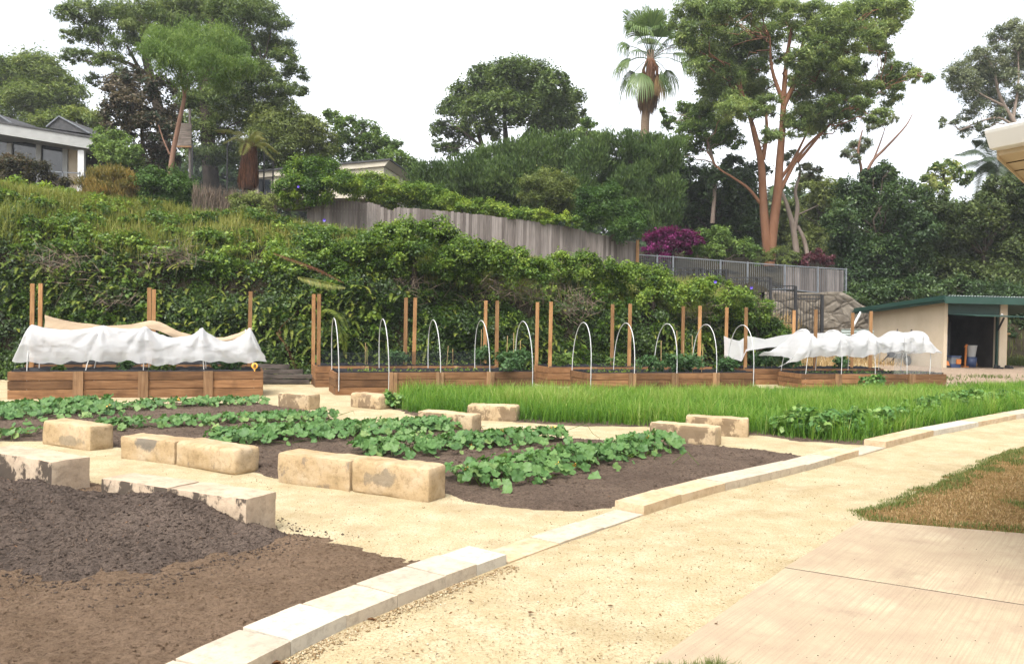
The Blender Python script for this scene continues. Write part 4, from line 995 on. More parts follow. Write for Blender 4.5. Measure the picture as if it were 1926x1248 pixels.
# fleece covers
def cover(b, name, label, x0, x1, peaks, ztop, sags, zb0, zb1, endz, seed, nu=240, nv=72, yb=.06, mat='fleece', tilt=None):
    """long cloth draped over hoops; peaks: x positions; sags between them"""
    xs = np.linspace(x0, x1, nu); v = np.linspace(0, 1, nv)
    ridge = np.zeros(nu)
    for i, x in enumerate(xs):
        if x <= peaks[0]: ridge[i] = ztop - (ztop - endz[0]) * ((peaks[0] - x) / max(peaks[0] - x0, .01)) ** 1.2
        elif x >= peaks[-1]: ridge[i] = ztop - (ztop - endz[1]) * ((x - peaks[-1]) / max(x1 - peaks[-1], .01)) ** 1.2
        else:
            j = max(k for k in range(len(peaks)) if peaks[k] <= x); j = min(j, len(peaks) - 2); t = (x - peaks[j]) / (peaks[j + 1] - peaks[j])
            ridge[i] = ztop - sags[j] * (4 * t * (1 - t)) ** .8
    X, Vv = np.meshgrid(xs, v, indexing='ij'); x, vv = X.ravel(), Vv.ravel(); rz = np.repeat(ridge, nv)
    zb = np.interp(x, np.linspace(x0, x1, len(zb0)), zb0); zb2 = np.interp(x, np.linspace(x0, x1, len(zb1)), zb1)
    bot = np.where(vv < .5, zb, zb2); bot = np.minimum(bot, rz - .02)
    th = math.pi * vv; sn = np.sin(th) ** .55
    z = bot + (rz - bot) * sn
    y = yb + (b.dp - 2 * yb) * (.5 - .5 * np.cos(th))
    near = np.min(np.abs(x[:, None] - np.array(peaks)[None]), 1)
    fold = np.exp(-(near / .28) ** 2)
    y = y + np.where(vv < .5, -1, 1) * (.16 * (fbm(p3(x * 1.6, z * 2.2), seed) - .5) - .05 * (1 - fold)) * (np.abs(vv - .5) * 2) ** .5
    # diagonal drag folds running from the hoops
    y = y - .035 * np.sin((x * 5.5 + z * 7) + 3 * fbm(p3(x * 1.3, z * 1.7), seed + 3)) * smooth(1, .3, sn) * .7
    z = z + (fbm(p3(x * 2.5, vv * 4), seed + 5) - .5) * .10 * (1 - .8 * fold) + .018 * np.sin(x * 17 + 4 * vv) * (1 - sn)
    tl = 0 if tilt is None else np.interp(x, np.linspace(x0, x1, len(tilt)), tilt)
    # drag folds fanning out from every hoop top
    for i_, xp in enumerate(peaks):
        dx, dz = x - xp, ztop - z + .02; rr_ = np.hypot(dx, dz); an = np.arctan2(dz, dx)
        w_ = np.exp(-(rr_ / .75) ** 2) * smooth(.05, .3, rr_)
        fo = np.abs(np.sin(an * 5 + i_ * 1.7 + seed)) ** 1.5 - .5
        y = y + np.where(vv < .5, -1, 1) * fo * .12 * w_; z = z + fo * .03 * w_ * (sn > .9)
    rid = 1 - np.abs(2 * fbm(p3(x * 2.2 + z * 1.4, z * 3.6 - x * .5), seed + 21, 3) - 1)
    y = y + np.where(vv < .5, -1, 1) * .06 * (rid ** 4 - .3) * (1 - sn * .6); z = z - .02 * rid ** 4 * (sn > .5)
    x = x + tl * (1 - sn) + .03 * (fbm(p3(z * 3, x * 1.2), seed + 9) - .5)
    Wd = b.o + b.u * x[:, None] + b.v * y[:, None]; Wd[:, 2] = z
    idx = np.arange(nu * nv).reshape(nu, nv); q = np.stack([idx[:-1, :-1], idx[1:, :-1], idx[1:, 1:], idx[:-1, 1:]], -1).reshape(-1, 4)
    o = mesh_np(name, Wd, q, M[mat], None, b.w((x0 + x1) / 2, .5), smooth_=True)
    return tag(o, label, 'row cover')
cover(B1, 'fleece_cover', 'long white fleece sagging over the hoops of bed eight', .16, 5.08, [.30, 1.72, 2.58, 3.78, 4.80], 1.56, [.08, .07, .25, .32], [.78, .74, .80, .78, .70, .80, .74, .78], [.8, .8, .8], (1.1, 1.0), 5, tilt=[-.10, 0, 0, 0, .12])
cover(B4, 'fleece_cover', 'billowing white fleece over the far bed by the cream shed', -.15, 4.75, [.45, 1.45, 2.5, 3.55, 4.35], 1.73, [.30, .22, .27, .10], [.62, .92, .95, .92, 1.02, 1.12, 1.05, 1.08], [1.0, 1.0, 1.0], (.9, 1.05), 15, tilt=[-.55, -.1, 0, 0, .1])
def hang(name, label, cat, tops, bots, Yt, Yb, mat, nu=80, nv=14, seed=1, fold=.05):
    u = np.linspace(0, 1, nu); V = []
    tp = np.array(tops, float); bp = np.array(bots, float)
    for i, t in enumerate(u):
        px = tp[0, 0] + (tp[-1, 0] - tp[0, 0]) * t; bx = bp[0, 0] + (bp[-1, 0] - bp[0, 0]) * t
        ya, yb_ = np.interp(px, tp[:, 0], tp[:, 1]), np.interp(bx, bp[:, 0], bp[:, 1])
        a = P(px, ya, np.interp(t, [0, 1], Yt)); b = P(bx, yb_, np.interp(t, [0, 1], Yb))
        for k in range(nv):
            w = k / (nv - 1); V.append(a + (b - a) * w + np.array([0, -1, 0]) * math.sin(math.pi * w) * .04)
    V = np.array(V); V[:, 1] += (fbm(V * np.array([1.5, 1, 4]), seed) - .5) * fold * 4
    V[:, 2] += (fbm(V * np.array([3, 1, 2.]), seed + 2) - .5) * fold
    idx = np.arange(nu * nv).reshape(nu, nv); q = np.stack([idx[:-1, :-1], idx[1:, :-1], idx[1:, 1:], idx[:-1, 1:]], -1).reshape(-1, 4)
    return tag(mesh_np(name, V, q, M[mat], None, V[0], smooth_=True), label, cat)
hang('fleece_cover', 'ragged white cloth strung between posts beside the far fleece', 'row cover', [(1361, 631), (1372, 636), (1390, 641), (1405, 631), (1412, 633), (1440, 638), (1470, 630), (1495, 627), (1560, 625)], [(1362, 672), (1385, 676), (1395, 680), (1403, 660), (1440, 654), (1480, 650), (1500, 650), (1560, 648)], (25.6, 26.9), (24.9, 25.6), 'fleece', seed=33)
y_c = C1_.w(2.5, -.05)[1]
hang('shade_cloth', 'beige shade cloth drooping from the posts behind the white fleece', 'shade cloth', [(83, 591), (100, 597), (150, 607), (200, 612), (245, 610), (283, 602), (300, 605), (340, 624), (380, 634), (420, 634), (450, 626), (474, 616)], [(86, 650), (150, 652), (240, 640), (281, 618), (300, 622), (340, 640), (400, 646), (440, 640), (473, 628)], (C1_.w(.6, -.09)[1], C1_.w(5, -.09)[1]), (C1_.w(.6, -.09)[1] - .1, C1_.w(5, -.09)[1] - .1), 'shade', seed=44, fold=.04)
# thin net curtain below the far fleece
def net(b, x0, x1, z0, z1, y, mat, name, label, cat):
    n = 40; xs = np.linspace(x0, x1, n); V = []
    for i, x in enumerate(xs):
        for k in range(8):
            w = k / 7; V.append(b.w(x, y + .03 * math.sin(x * 9 + w * 2) * (1 - w) , z0 + (z1 - z0) * w + .02 * math.sin(x * 5)))
    V = np.array(V); idx = np.arange(n * 8).reshape(n, 8); q = np.stack([idx[:-1, :-1], idx[1:, :-1], idx[1:, 1:], idx[:-1, 1:]], -1).reshape(-1, 4)
    return tag(mesh_np(name, V, q, M[mat], None, V[0], smooth_=True), label, cat)
net(B4, 3.1, 4.78, .40, 1.12, .04, 'net', 'insect_net', 'see-through white net hanging below the shed end of the far fleece', 'net')
net(C2_, .15, 4.3, .55, .93, .03, 'blacknet', 'mesh_screen', 'low strip of black mesh along the bed behind the first hooped bed', 'mesh screen')

# bed number sign
p = B1.w(4.93, .02, .57); t = empty('number_sign', p, B1.a, 'round orange sign with a black figure on bed eight', 'sign')
MB().lathe((0, 0, .115), [(.0, -.006), (.068, -.006), (.072, 0), (.068, .006), (0, .006)], 24, 'y').build('plate', M['orange'], t)
MB().box(-.012, .012, -.004, .004, -.06, .05).build('stake', M['orange'], t)
cu = bpy.data.curves.new('numeral', 'FONT'); cu.body = '8'; cu.size = .12; cu.align_x = 'CENTER'; cu.align_y = 'CENTER'; cu.extrude = .002; cu.offset = .003
cu.materials.append(M['blackpaint']); _tmp = bpy.data.objects.new('numeral_curve', cu); COL.objects.link(_tmp); bpy.context.view_layer.update()
_me = bpy.data.meshes.new_from_object(_tmp.evaluated_get(bpy.context.evaluated_depsgraph_get())); bpy.data.objects.remove(_tmp); _me.name = 'numeral'
if not _me.materials: _me.materials.append(M['blackpaint'])
nm = link('numeral', _me, t); nm.location = (0, -.0095, .115); nm.rotation_euler = (math.pi / 2, 0, 0)

# weathered sleepers stacked by the back bed
for i, (py, x0, x1, yy) in enumerate([(708, 496, 583, 22.2), (699, 494, 588, 22.25), (691, 492, 570, 22.35), (684.5, 488, 545, 22.5)]):
    a, b = P(x0 - 25, py + 1.5, yy), P(x1, py, yy + .25); h = .115
    z0 = .02 + i * .125; d = b - a; a[2] = b[2] = z0
    V, Q = rough_box(np.linalg.norm(d[:2]), .2, .112, .05, .012, .02, 200 + i)
    o = mesh_np('timber_sleeper', V, Q, M['sleeper'], None, None, smooth_='sharp'); m = (a + b) / 2; o.location = (m[0], m[1], z0); o.rotation_euler = (0, 0, math.atan2(d[1], d[0]))
    tag(o, f'dark weathered sleeper, {["bottom one", "second from the bottom", "third from the bottom", "topmost"][i]} of the stack past bed eight', 'sleeper', 'weathered sleepers in a stack')

# plants growing in the beds
def bedplant(b, px, y, r, h, mat, label, Ln=.09, W=.05, cover=1.0, k=4):
    x = b.xat(px, y); x = min(max(x, .2), b.ln - .2)
    plant('bed_plant', b.w(x, y, b.h - .07), r, h, L[mat], Ln, W, label, 'plant', 'vegetables in the raised beds', cover, k)
for b, px, y, r, h, mt, lb in [
    (B2, 965, .35, .42, .46, 'tomato', 'bushy tomato spilling over the last section of the first hooped bed'), (B2, 990, .6, .35, .6, 'tomato', 'taller tomato by the last hoop of the first hooped bed'),
    (C2_, 900, .5, .35, .62, 'tomato', 'tomato tied to a stake beside the leafy-end posts'), (C2_, 742, .6, .3, .55, 'tomato', 'grey-green tomato behind the second hoop'),
    (B3, 1225, .5, .4, .42, 'tomato', 'low bushy tomato before the middle hoop of the second hooped bed'), (B3, 1262, .5, .42, .48, 'tomato', 'bushy tomato under the middle hoop of the second hooped bed'), (B3, 1300, .6, .4, .46, 'tomato', 'tomato next to the fourth hoop of the second hooped bed'), (B3, 1365, .7, .35, .36, 'tomato', 'small plant at the last hoop of the second hooped bed'),
    (C3_, 1060, .6, .35, .36, 'midgreen', 'leafy plant at the first post of the bed behind'), (C3_, 1170, .6, .3, .30, 'midgreen', 'leafy plant between middle posts of the bed behind'),
    (C4_, 1440, .5, .4, .5, 'tomato', 'tomato under the ragged white cloth'), (C4_, 1480, .6, .4, .5, 'tomato', 'tomato between ragged cloth and far fleece'), (C4_, 1590, .6, .35, .36, 'tomato', 'plant seen below the far fleece'),
    (B1, 430, .5, .28, .30, 'tomato', 'feathery plant near the number sign in bed eight'), (B1, 240, .4, .25, .22, 'tomato', 'seedling clump midway along bed eight'), (B1, 310, .5, .25, .22, 'midgreen', 'seedling clump past the middle of bed eight'), (B1, 115, .4, .2, .16, 'midgreen', 'tiny seedlings at the outer end of bed eight')]:
    bedplant(b, px, y, r, h, mt, lb)
def seedlings(b, x0, x1, n, mat, lb, hmax=.12):
    f = Foliage()
    for i in range(n):
        p = b.w(rng.uniform(x0, x1), rng.uniform(.15, b.dp - .15), b.h - .06); k = rng.integers(5, 10)
        f.leaves(p + np.abs(rng.normal(size=(k, 3))) * np.array([.03, .03, .05]) * hmax / .12, rdir(k), unit(rng.normal(size=(k, 3)) * .5 + [0, 0, 1]), .075, .045, .5 + .3 * rng.normal(size=k))
    tag(f.build('seedlings', L[mat], None, b.w((x0 + x1) / 2, .5, b.h)), lb, 'seedlings', None, 'stuff')
seedlings(B2, .3, 4.0, 70, 'yellowgreen', 'pale seedlings in the first hooped bed'); seedlings(B3, .3, 2.2, 40, 'yellowgreen', 'pale seedlings in the second hooped bed')
seedlings(B4, .3, 4.6, 130, 'midgreen', 'green seedlings under the far fleece', .1); seedlings(C2_, .3, 4.4, 60, 'yellowgreen', 'pale seedlings behind the first hooped bed', .2); seedlings(C3_, .3, 4.6, 60, 'midgreen', 'seedlings behind the second hooped bed', .18)
# cane stakes
for i, (b, px, y, z, lb) in enumerate([(C2_, 688, .5, 1.15, 'short cane at the second hoop, one of a leaning pair'), (C2_, 692, .6, 1.05, 'other cane of the leaning pair at the second hoop'), (C2_, 841, .4, 1.08, 'thin cane by the mid hoop of the first hooped bed'), (C2_, 853, .5, 1.0, 'shorter thin cane beside the one at the mid hoop'),
                                       (C2_, 905, .5, 1.55, 'tall cane tied to the tomato at the leafy-end posts'), (B2, 953, .7, 1.42, 'cane in the tomato before the last hoop of the first hooped bed'), (B2, 967, .9, 1.5, 'taller cane in the tomato of the first hooped bed'), (B2, 978, .7, 1.3, 'cane nearest the last hoop of the first hooped bed'),
                                       (B3, 1245, .5, 1.35, 'cane rising inside the middle hoop of the second hooped bed'), (B3, 1304, .6, 1.5, 'tall cane at the fourth hoop of the second hooped bed'), (C3_, 1275, .5, 1.6, 'tall pale cane beside the brown rear post'), (C3_, 1286, .6, 1.3, 'short pale cane beside the brown rear post'), (B3, 1321, .8, 1.25, 'cane past the fourth hoop of the second hooped bed'),
                                       (C4_, 1440, .5, 1.0, 'cane hanging below the ragged cloth'), (C4_, 1453, .6, 1.0, 'second cane below the ragged cloth')]):
    x = b.xat(px, y); a = b.w(x, y, b.h - .1); e = b.w(x + random.uniform(-.04, .04), y, z)
    tag(MB().tube([a, (a + e) / 2, e], .009, 6).world('garden_cane', M['bamboo'], None, 0, a), lb, 'cane', 'bamboo canes in the beds')

# ------------------------------------------------------------------ hillside behind
BX = np.array([-80, -40, -16, -5.7, .5, 6.5, 9.0, 10.2, 11.4, 12.6, 14, 30, 80.]); BY = np.array([22, 21.6, 22.0, 24.0, 25.6, 27.4, 28.6, 30, 33, 36, 37.6, 38, 40.])
ZX = np.array([-80, -30, -16.7, -12.3, -7.1, -2, 1.6, 5.5, 7.6, 9.1, 10.2, 11.4, 12.6, 14, 30, 80]); ZT = np.array([6.2, 5.8, 5.5, 5.0, 4.6, 3.95, 3.45, 2.85, 2.7, 2.2, 1.7, 1.9, 2.6, 3.3, 3.3, 3.5])
Z37 = ([-80, -30, -16, -8.6, -1.5, 5.6, 10, 16, 40, 80], [7.5, 7.0, 6.2, 5.0, 4.6, 3.75, 3.5, 3.3, 3.2, 3.2]); Z50 = ([-80, -28, -8, 6, 10, 16, 20, 30, 80], [9, 8.7, 6.6, 6.4, 6.6, 6.4, 6.0, 5.6, 5.4])
def bank_y(x): return np.interp(x, BX, BY)
def hill_z(x, y):
    x = np.asarray(x, float); y = np.asarray(y, float); yb = bank_y(x); zt = np.interp(x, ZX, ZT); o = y - yb
    z37, z50 = np.interp(x, *Z37), np.interp(x, *Z50)
    e = np.maximum(38.5 - yb, 4.5)
    z = np.where(o < .5, zt * .62 * np.clip(o, 0, .5) / .5, np.where(o < 1.6, zt * (.62 + .2 * (o - .5) / 1.1), np.where(o < 3.6, zt * (.82 + .18 * (o - 1.6) / 2), np.where(o < e, zt + (z37 - zt) * (o - 3.6) / (e - 3.6), np.where(y < 52, z37 + (z50 - z37) * np.clip((o - e) / np.maximum(52 - yb - e, 1), 0, 1), z50 + (y - 52) * .03)))))
    return np.where(o < 0, -.4, z)
def hillside():
    xs = np.r_[np.linspace(-80, -22, 20), np.linspace(-21, 30, 190), np.linspace(32, 80, 14)]
    of = np.array([0, .05, .3, .5, .8, 1.1, 1.6, 2.2, 2.9, 3.6, 4.5, 6, 8, 10, 12, 15, 19, 24, 30, 40, 60, 90])
    X, O = np.meshgrid(xs, of); x = X.ravel(); y = bank_y(x) + O.ravel(); z = hill_z(x, y - 1e-4); z = np.where(O.ravel() == 0, -.3, z)
    k = O.ravel() > .2; z = z + k * (fbm(p3(x * .7, y * .7, z), 101) - .5) * .5; 
    idx = np.arange(len(x)).reshape(X.shape); q = np.stack([idx[:-1, :-1], idx[:-1, 1:], idx[1:, 1:], idx[1:, :-1]], -1).reshape(-1, 4)
    tag(mesh_np('hillside', np.stack([x, y, z], 1), q, M['hillsoil'], None, (0, 30, 0), smooth_=True), 'steep overgrown bank rising behind the beds', kind='structure')
hillside()
# profile sampler of the bank face
def bank_points(n, x0=-19, x1=10.4, t0=0, t1=1, r=None):
    x = rng.uniform(x0, x1, n); t = t0 + (t1 - t0) * rng.random(n); zt = np.interp(x, ZX, ZT)
    on = np.array([0, .5, 1.6, 3.6]); zn = np.array([0, .62, .82, 1.0]); tn = np.array([0, .55, .72, 1.0])
    o = np.interp(t, tn, on); z = zt * np.interp(t, tn, zn)
    y = bank_y(x) + o
    up = np.interp(t, [0, .5, .7, 1], [.15, .25, .65, .9]); nrm = unit(np.stack([np.full(n, .1), -np.ones(n) * (1.05 - up), up], 1))
    lump = fbm(np.stack([x * .9, t * 6, np.zeros(n)], 1), 111, 4)
    p = np.stack([x, y, z], 1) + nrm * ((lump - .38) * 1.35 * (1 - .6 * smooth(.5, .75, t)))[:, None]
    return p, nrm, t, lump
def vine_cover():
    f = Foliage(); n = 380000
    p, nr, t, lump = bank_points(n); p += rng.normal(size=(n, 3)) * .07
    keep = rng.random(n) < .10 + 1.0 * smooth(.34, .58, fbm(p * 1.6, 121)); p, nr, t, lump = p[keep], nr[keep], t[keep], lump[keep]; m = len(p)
    Nn = unit(nr * .7 + np.array([0, -.1, .55]) + rng.normal(size=(m, 3)) * .5); A = rng.normal(size=(m, 3)) + np.array([0, 0, -.8]); A -= Nn * (A * Nn).sum(1, keepdims=True)
    T = .30 + .75 * (fbm(p * .8, 131) - .5) + .5 * (fbm(p * 3, 133) - .5) + .16 * rng.normal(size=m) + .30 * smooth(.5, .9, t)
    s = rng.uniform(.6, 1.35, m); f.leaves(p, A, Nn, .082 * s, .058 * s, T)
    tag(f.build('vine_cover', L['ivy'], None, (-5, 24, 0)), 'dense dark ivy and creeper hanging down the bank', kind='stuff')
    # ferns: arching blades made of small leaflets, in patches of the lower face
    f = Foliage(); n = 5200; p, nr, t, lump = bank_points(n, -19, 10, .02, .72)
    k = rng.random(n) < smooth(.38, .6, fbm(p * .55 + 7, 141)) * .9 + .12; p, nr = p[k], nr[k]; m = len(p); nl = 9
    d = unit(nr * .9 + rng.normal(size=(m, 3)) * .55 + np.array([0, 0, .25])); ln = rng.uniform(.22, .5, m)
    side = unit(np.cross(d, np.array([0, 0, 1.]))); ft = .42 + .2 * rng.normal(size=m)
    for i in range(nl):
        w = (i + .5) / nl; c = p + d * (ln * w)[:, None] + np.array([0, 0, -1]) * (ln * w * w * .55)[:, None]; fw = math.sin(math.pi * (.12 + .85 * w)) ** .8
        ax = d + np.array([0, 0, -1.1 * w])
        f.leaves(c, side + ax * .3, unit(np.cross(ax, side)) * np.sign(1) + rng.normal(size=(m, 3)) * .12, ln * .30 * fw + .02, ln * .15, ft + .1 * w)
    tag(f.build('fern_patch', L['fern'], None, (-5, 24, 0)), 'pale green ferns sprouting from the bank face', kind='stuff')
    # tall grassy weeds of the upper slope
    f = Foliage(); n = 42000; p, nr, t, lump = bank_points(n, -19, 9.5, .60, 1.06)
    k = rng.random(n) < smooth(.36, .56, fbm(p * .6 + 3, 151)) * .9 + .15; p, t = p[k], t[k]; m = len(p)
    T = .50 + .8 * (fbm(p * .5, 161) - .5) + .2 * rng.normal(size=m)
    blades(f, p[:, 0], p[:, 1], p[:, 2] - .1, rng.uniform(.25, .62, m), rng.uniform(.014, .03, m), T, .75)
    tag(f.build('bank_grass', L['bankgrass'], None, (-5, 26, 4)), 'olive grassy weeds on the upper bank', kind='stuff')
    # bright leafy sprawl on the upper slope
    f = Foliage()
    for i in range(230):
        p, nr, t, lump = bank_points(1, -19, 9.6, .55, 1.03); q = p[0] + nr[0] * .12
        clump(f, q, rng.uniform(.2, .5), .10, .065, .8, flat=.8, tint0=.42 + .15 * rng.normal(), squash=(1.5, 1, .7))
    for i in range(150):
        p, nr, t, lump = bank_points(1, -19, 9.6, .08, .6); q = p[0] + nr[0] * .10; big = rng.random() < .4
        clump(f, q, rng.uniform(.15, .42), .15 if big else .09, .10 if big else .05, .6, flat=.9, tint0=.25 + .2 * rng.normal(), squash=(1.3, .6, 1.0))
    tag(f.build('creeper', L['thicket'], None, (-5, 25, 3)), 'bright leafy creeper sprawling over the bank top', kind='stuff')
    # flat plateau growth
    f = Foliage(); n = 26000; x = rng.uniform(-24, 9, n); y = bank_y(x) + rng.uniform(3.2, 10, n); z = hill_z(x, y) + .05
    blades(f, x, y, z - .05, rng.uniform(.25, .6, n), rng.uniform(.02, .04, n), .45 + .8 * (fbm(p3(x * .5, y * .5), 171) - .5) + .15 * rng.normal(size=n), .8)
    tag(f.build('weed_cover', L['bankgrass'], None, (-5, 30, 4)), 'rough weeds covering the ground above the bank', kind='stuff')
    # dead twigs in patches
    f = Foliage()
    for (px, py, Y, sx, sy, n) in [(90, 500, 23.2, 85, 30, 420), (330, 480, 23.6, 60, 22, 150), (960, 545, 25.8, 110, 28, 420), (1090, 575, 26.2, 40, 30, 160), (1300, 590, 27.6, 70, 30, 160), (1420, 590, 28.3, 40, 25, 80), (760, 545, 25.2, 60, 25, 140), (200, 560, 23.2, 60, 25, 100)]:
        q = np.array([P(px + rng.normal() * sx * .5, py + rng.normal() * sy * .5, Y - .35 + rng.normal() * .2) for _ in range(n)])
        A = unit(rng.normal(size=(n, 3)) * np.array([1, .5, .8]) + np.array([.3, -.3, -.3])); f.leaves(q, A, rdir(n), rng.uniform(.25, .8, n), rng.uniform(.010, .02, n), rng.random(n))
    tag(f.build('dead_twigs', M['twig'], None, (-5, 24, 2)), 'tangle of bare dead twigs in the creeper', kind='stuff')
vine_cover()
# ------------------------------------------------------------------ shrubs on the bank
def shrub(name, label, Y, blobs, mat, Ln, W, cover=1.3, cat='shrub', **k):
    return tree(name, label, cat, Y, blobs, L[mat], Ln, W, cover, spread=k.pop('spread', .35), bark=M['bark_dark'], crown_name='foliage', **k)
shrub('sprawling_shrub', 'bright green leafy shrub overhanging the dark middle of the bank', 25.2, [(600, 468, 28), (640, 485, 30), (690, 470, 34), (735, 450, 32), (780, 440, 30), (780, 475, 34), (830, 455, 36), (840, 490, 30), (880, 485, 36), (925, 490, 34), (970, 500, 32), (1010, 515, 28), (700, 505, 26), (650, 515, 24), (745, 500, 30), (610, 500, 22), (880, 515, 22)], 'thicket', .125, .075, 1.15, tint0=.48, spread=.5, limbs=False)
shrub('sprawling_shrub', 'yellow-green leafy shrub sprawling over the thin end of the bank', 27.3, [(1060, 500, 26), (1100, 505, 28), (1140, 520, 28), (1180, 520, 28), (1220, 530, 28), (1260, 540, 28), (1300, 545, 26), (1340, 550, 26), (1375, 555, 24), (1150, 548, 24), (1210, 560, 24), (1280, 572, 22), (1340, 580, 20)], 'thicket', .115, .07, 1.1, tint0=.6, spread=.4, limbs=False)
shrub('rounded_shrub', 'rounded green shrub ending the bank beside the black fence', 28.4, [(1395, 575, 28), (1425, 590, 28), (1440, 615, 26), (1410, 620, 30), (1455, 635, 20), (1425, 650, 26), (1390, 650, 24), (1462, 655, 14)], 'thicket', .11, .065, 1.2, tint0=.42)
shrub('yellow_shrub', 'yellow-tipped broadleaf shrub below the white windows', 29, [(0, 375, 30), (40, 365, 28), (80, 375, 26), (115, 370, 22), (60, 395, 30), (20, 400, 28), (-40, 380, 30), (120, 395, 20)], 'hedge', .16, .09, 1.0, tint0=.72)
shrub('grevillea', 'feathery orange-green shrub beside the white post', 34, [(215, 345, 30), (180, 345, 24), (245, 358, 24), (200, 370, 26), (230, 375, 24), (165, 362, 18)], 'grevillea', .22, .04, 1.2, droop=-.6, axis=(0, 0, 1))
shrub('dark_shrub', 'dark glossy shrub behind the slender red-brown trunk', 34.5, [(290, 350, 28), (325, 352, 30), (350, 365, 26), (290, 380, 26), (330, 385, 28), (360, 385, 20)], 'darkhedge', .14, .08, 1.2)
shrub('reddish_shrub', 'reddish leafy shrub in front of the white windows', 37, [(0, 325, 28), (35, 320, 26), (70, 328, 24), (95, 345, 20), (40, 345, 26), (-30, 330, 30), (120, 348, 14)], 'redshrub', .18, .09, 1.1)
shrub('yellowish_shrub', 'thin yellowish shrub against the brush fence', 33, [(470, 385, 22), (500, 380, 18), (450, 380, 16), (440, 400, 14), (490, 400, 18)], 'olive', .12, .06, .8, tint0=.75)
shrub('clipped_shrub', 'big rounded dark green shrub at the high end of the paling fence', 34.6, [(565, 330, 30), (600, 325, 30), (540, 352, 24), (590, 352, 30), (630, 345, 28), (545, 372, 18), (655, 352, 24), (575, 372, 22), (520, 378, 14)], 'hedge', .13, .075, 1.5, tint0=.36, limbs=False)
shrub('hedge', 'lime green hedge spilling over the top of the paling fence', 37.0, [(668, 350, 24), (695, 352, 26), (720, 358, 25), (737, 378, 15), (745, 362, 22), (770, 366, 22), (795, 368, 22), (820, 372, 22), (845, 380, 20), (868, 386, 18), (890, 390, 17), (915, 395, 16), (940, 398, 16), (965, 400, 15), (990, 404, 14), (1015, 406, 14), (1040, 410, 13), (1062, 413, 12), (1082, 417, 10)], 'hedge', .12, .07, 1.5, cat='hedge', tint0=.62, spread=.2, limbs=False)
shrub('dark_shrub', 'dark twiggy shrub smothering the low end of the paling fence', 37.4, [(1120, 385, 32), (1150, 400, 32), (1185, 408, 28), (1120, 415, 24), (1165, 428, 24), (1200, 425, 18), (1140, 370, 24)], 'darkhedge', .16, .07, 1.2, tint0=.45, limbs=False)
shrub('olive_shrub', 'olive shrub with bare grey twigs against the dark hedge', 39, [(1005, 352, 24), (1035, 345, 26), (1060, 358, 24), (1020, 378, 22), (1060, 385, 20), (990, 372, 16)], 'olive', .16, .06, 1.0, tint0=.5)
tw = Foliage(); q = np.array([P(rng.normal(1040, 16), rng.normal(370, 12), 38.2) for _ in range(40)]); tw.leaves(q, rdir(40) * [1, .3, 1], rdir(40), rng.uniform(.5, 1.2, 40), .03, rng.random(40))
# bougainvillea and neighbours
b1 = shrub('bougainvillea', 'magenta bougainvillea in flower above the grey railing', 41, [(1235, 455, 20), (1262, 448, 20), (1292, 446, 16), (1220, 470, 14), (1255, 472, 18), (1285, 466, 14), (1315, 455, 10)], 'bougain', .14, .10, 1.2)
shrub('bougainvillea', 'small dull red bougainvillea past the orange gum trunks', 42, [(1520, 487, 13), (1540, 484, 14), (1558, 490, 11), (1500, 490, 9)], 'dullpink', .14, .09, 1.0)
shrub('green_shrub', 'light green shrub between bougainvillea and orange gum trunks', 42, [(1330, 455, 22), (1355, 450, 22), (1375, 468, 18), (1310, 475, 18), (1345, 478, 18), (1400, 468, 20), (1420, 480, 16)], 'midgreen', .18, .10, 1.1, tint0=.62)
shrub('low_shrub', 'dusky low shrub at the foot of the gum trunks', 42.5, [(1460, 480, 16), (1490, 486, 14), (1430, 488, 14), (1475, 492, 12)], 'olive', .16, .06, 1.0, tint0=.4)
shrub('understory_shrub', 'dark ferny shrub hugging the slope above the white downpipe', 38.2, [(1605, 560, 22), (1635, 555, 24), (1665, 552, 24), (1620, 580, 18), (1695, 548, 24), (1590, 578, 14), (1655, 572, 18)], 'darkbush', .2, .09, 1.3, tint0=.6)
shrub('understory_shrub', 'dark shrub showing just above the far part of the shed roof', 38.6, [(1730, 545, 24), (1765, 545, 24), (1800, 548, 24), (1840, 552, 24), (1880, 556, 24), (1920, 562, 26), (1950, 575, 28), (1930, 600, 26), (1905, 620, 22)], 'darkbush', .2, .09, 1.3, tint0=.5)
# a half-dead tree fern frond over the bank
def frond(f, pts, wid, T, n=40, Lw=.05):
    n, Lw = int(n * 2), Lw * .5
    pl = np.array(smoothline(pts, 10)); t = np.linspace(0, 1, n); idx = (t * (len(pl) - 1)); i0 = np.minimum(idx.astype(int), len(pl) - 2); fr = (idx - i0)[:, None]
    c = pl[i0] * (1 - fr) + pl[i0 + 1] * fr; d = unit(pl[i0 + 1] - pl[i0]); side = unit(np.cross(d, np.array([0, 0, 1.0]) + rng.normal(size=3) * .2))
    for sgn in (-1, 1):
        ln = wid * np.sin(math.pi * (.1 + .86 * t)) ** .7 * rng.uniform(.85, 1.1, n); ax = unit(side * sgn + d * .45 + np.array([0, 0, -.45]))
        f.leaves(c + ax * (ln / 2)[:, None], ax, unit(np.cross(ax, d)) * sgn + rng.normal(size=(n, 3)) * .15, ln, Lw, T + .15 * rng.normal(size=n))
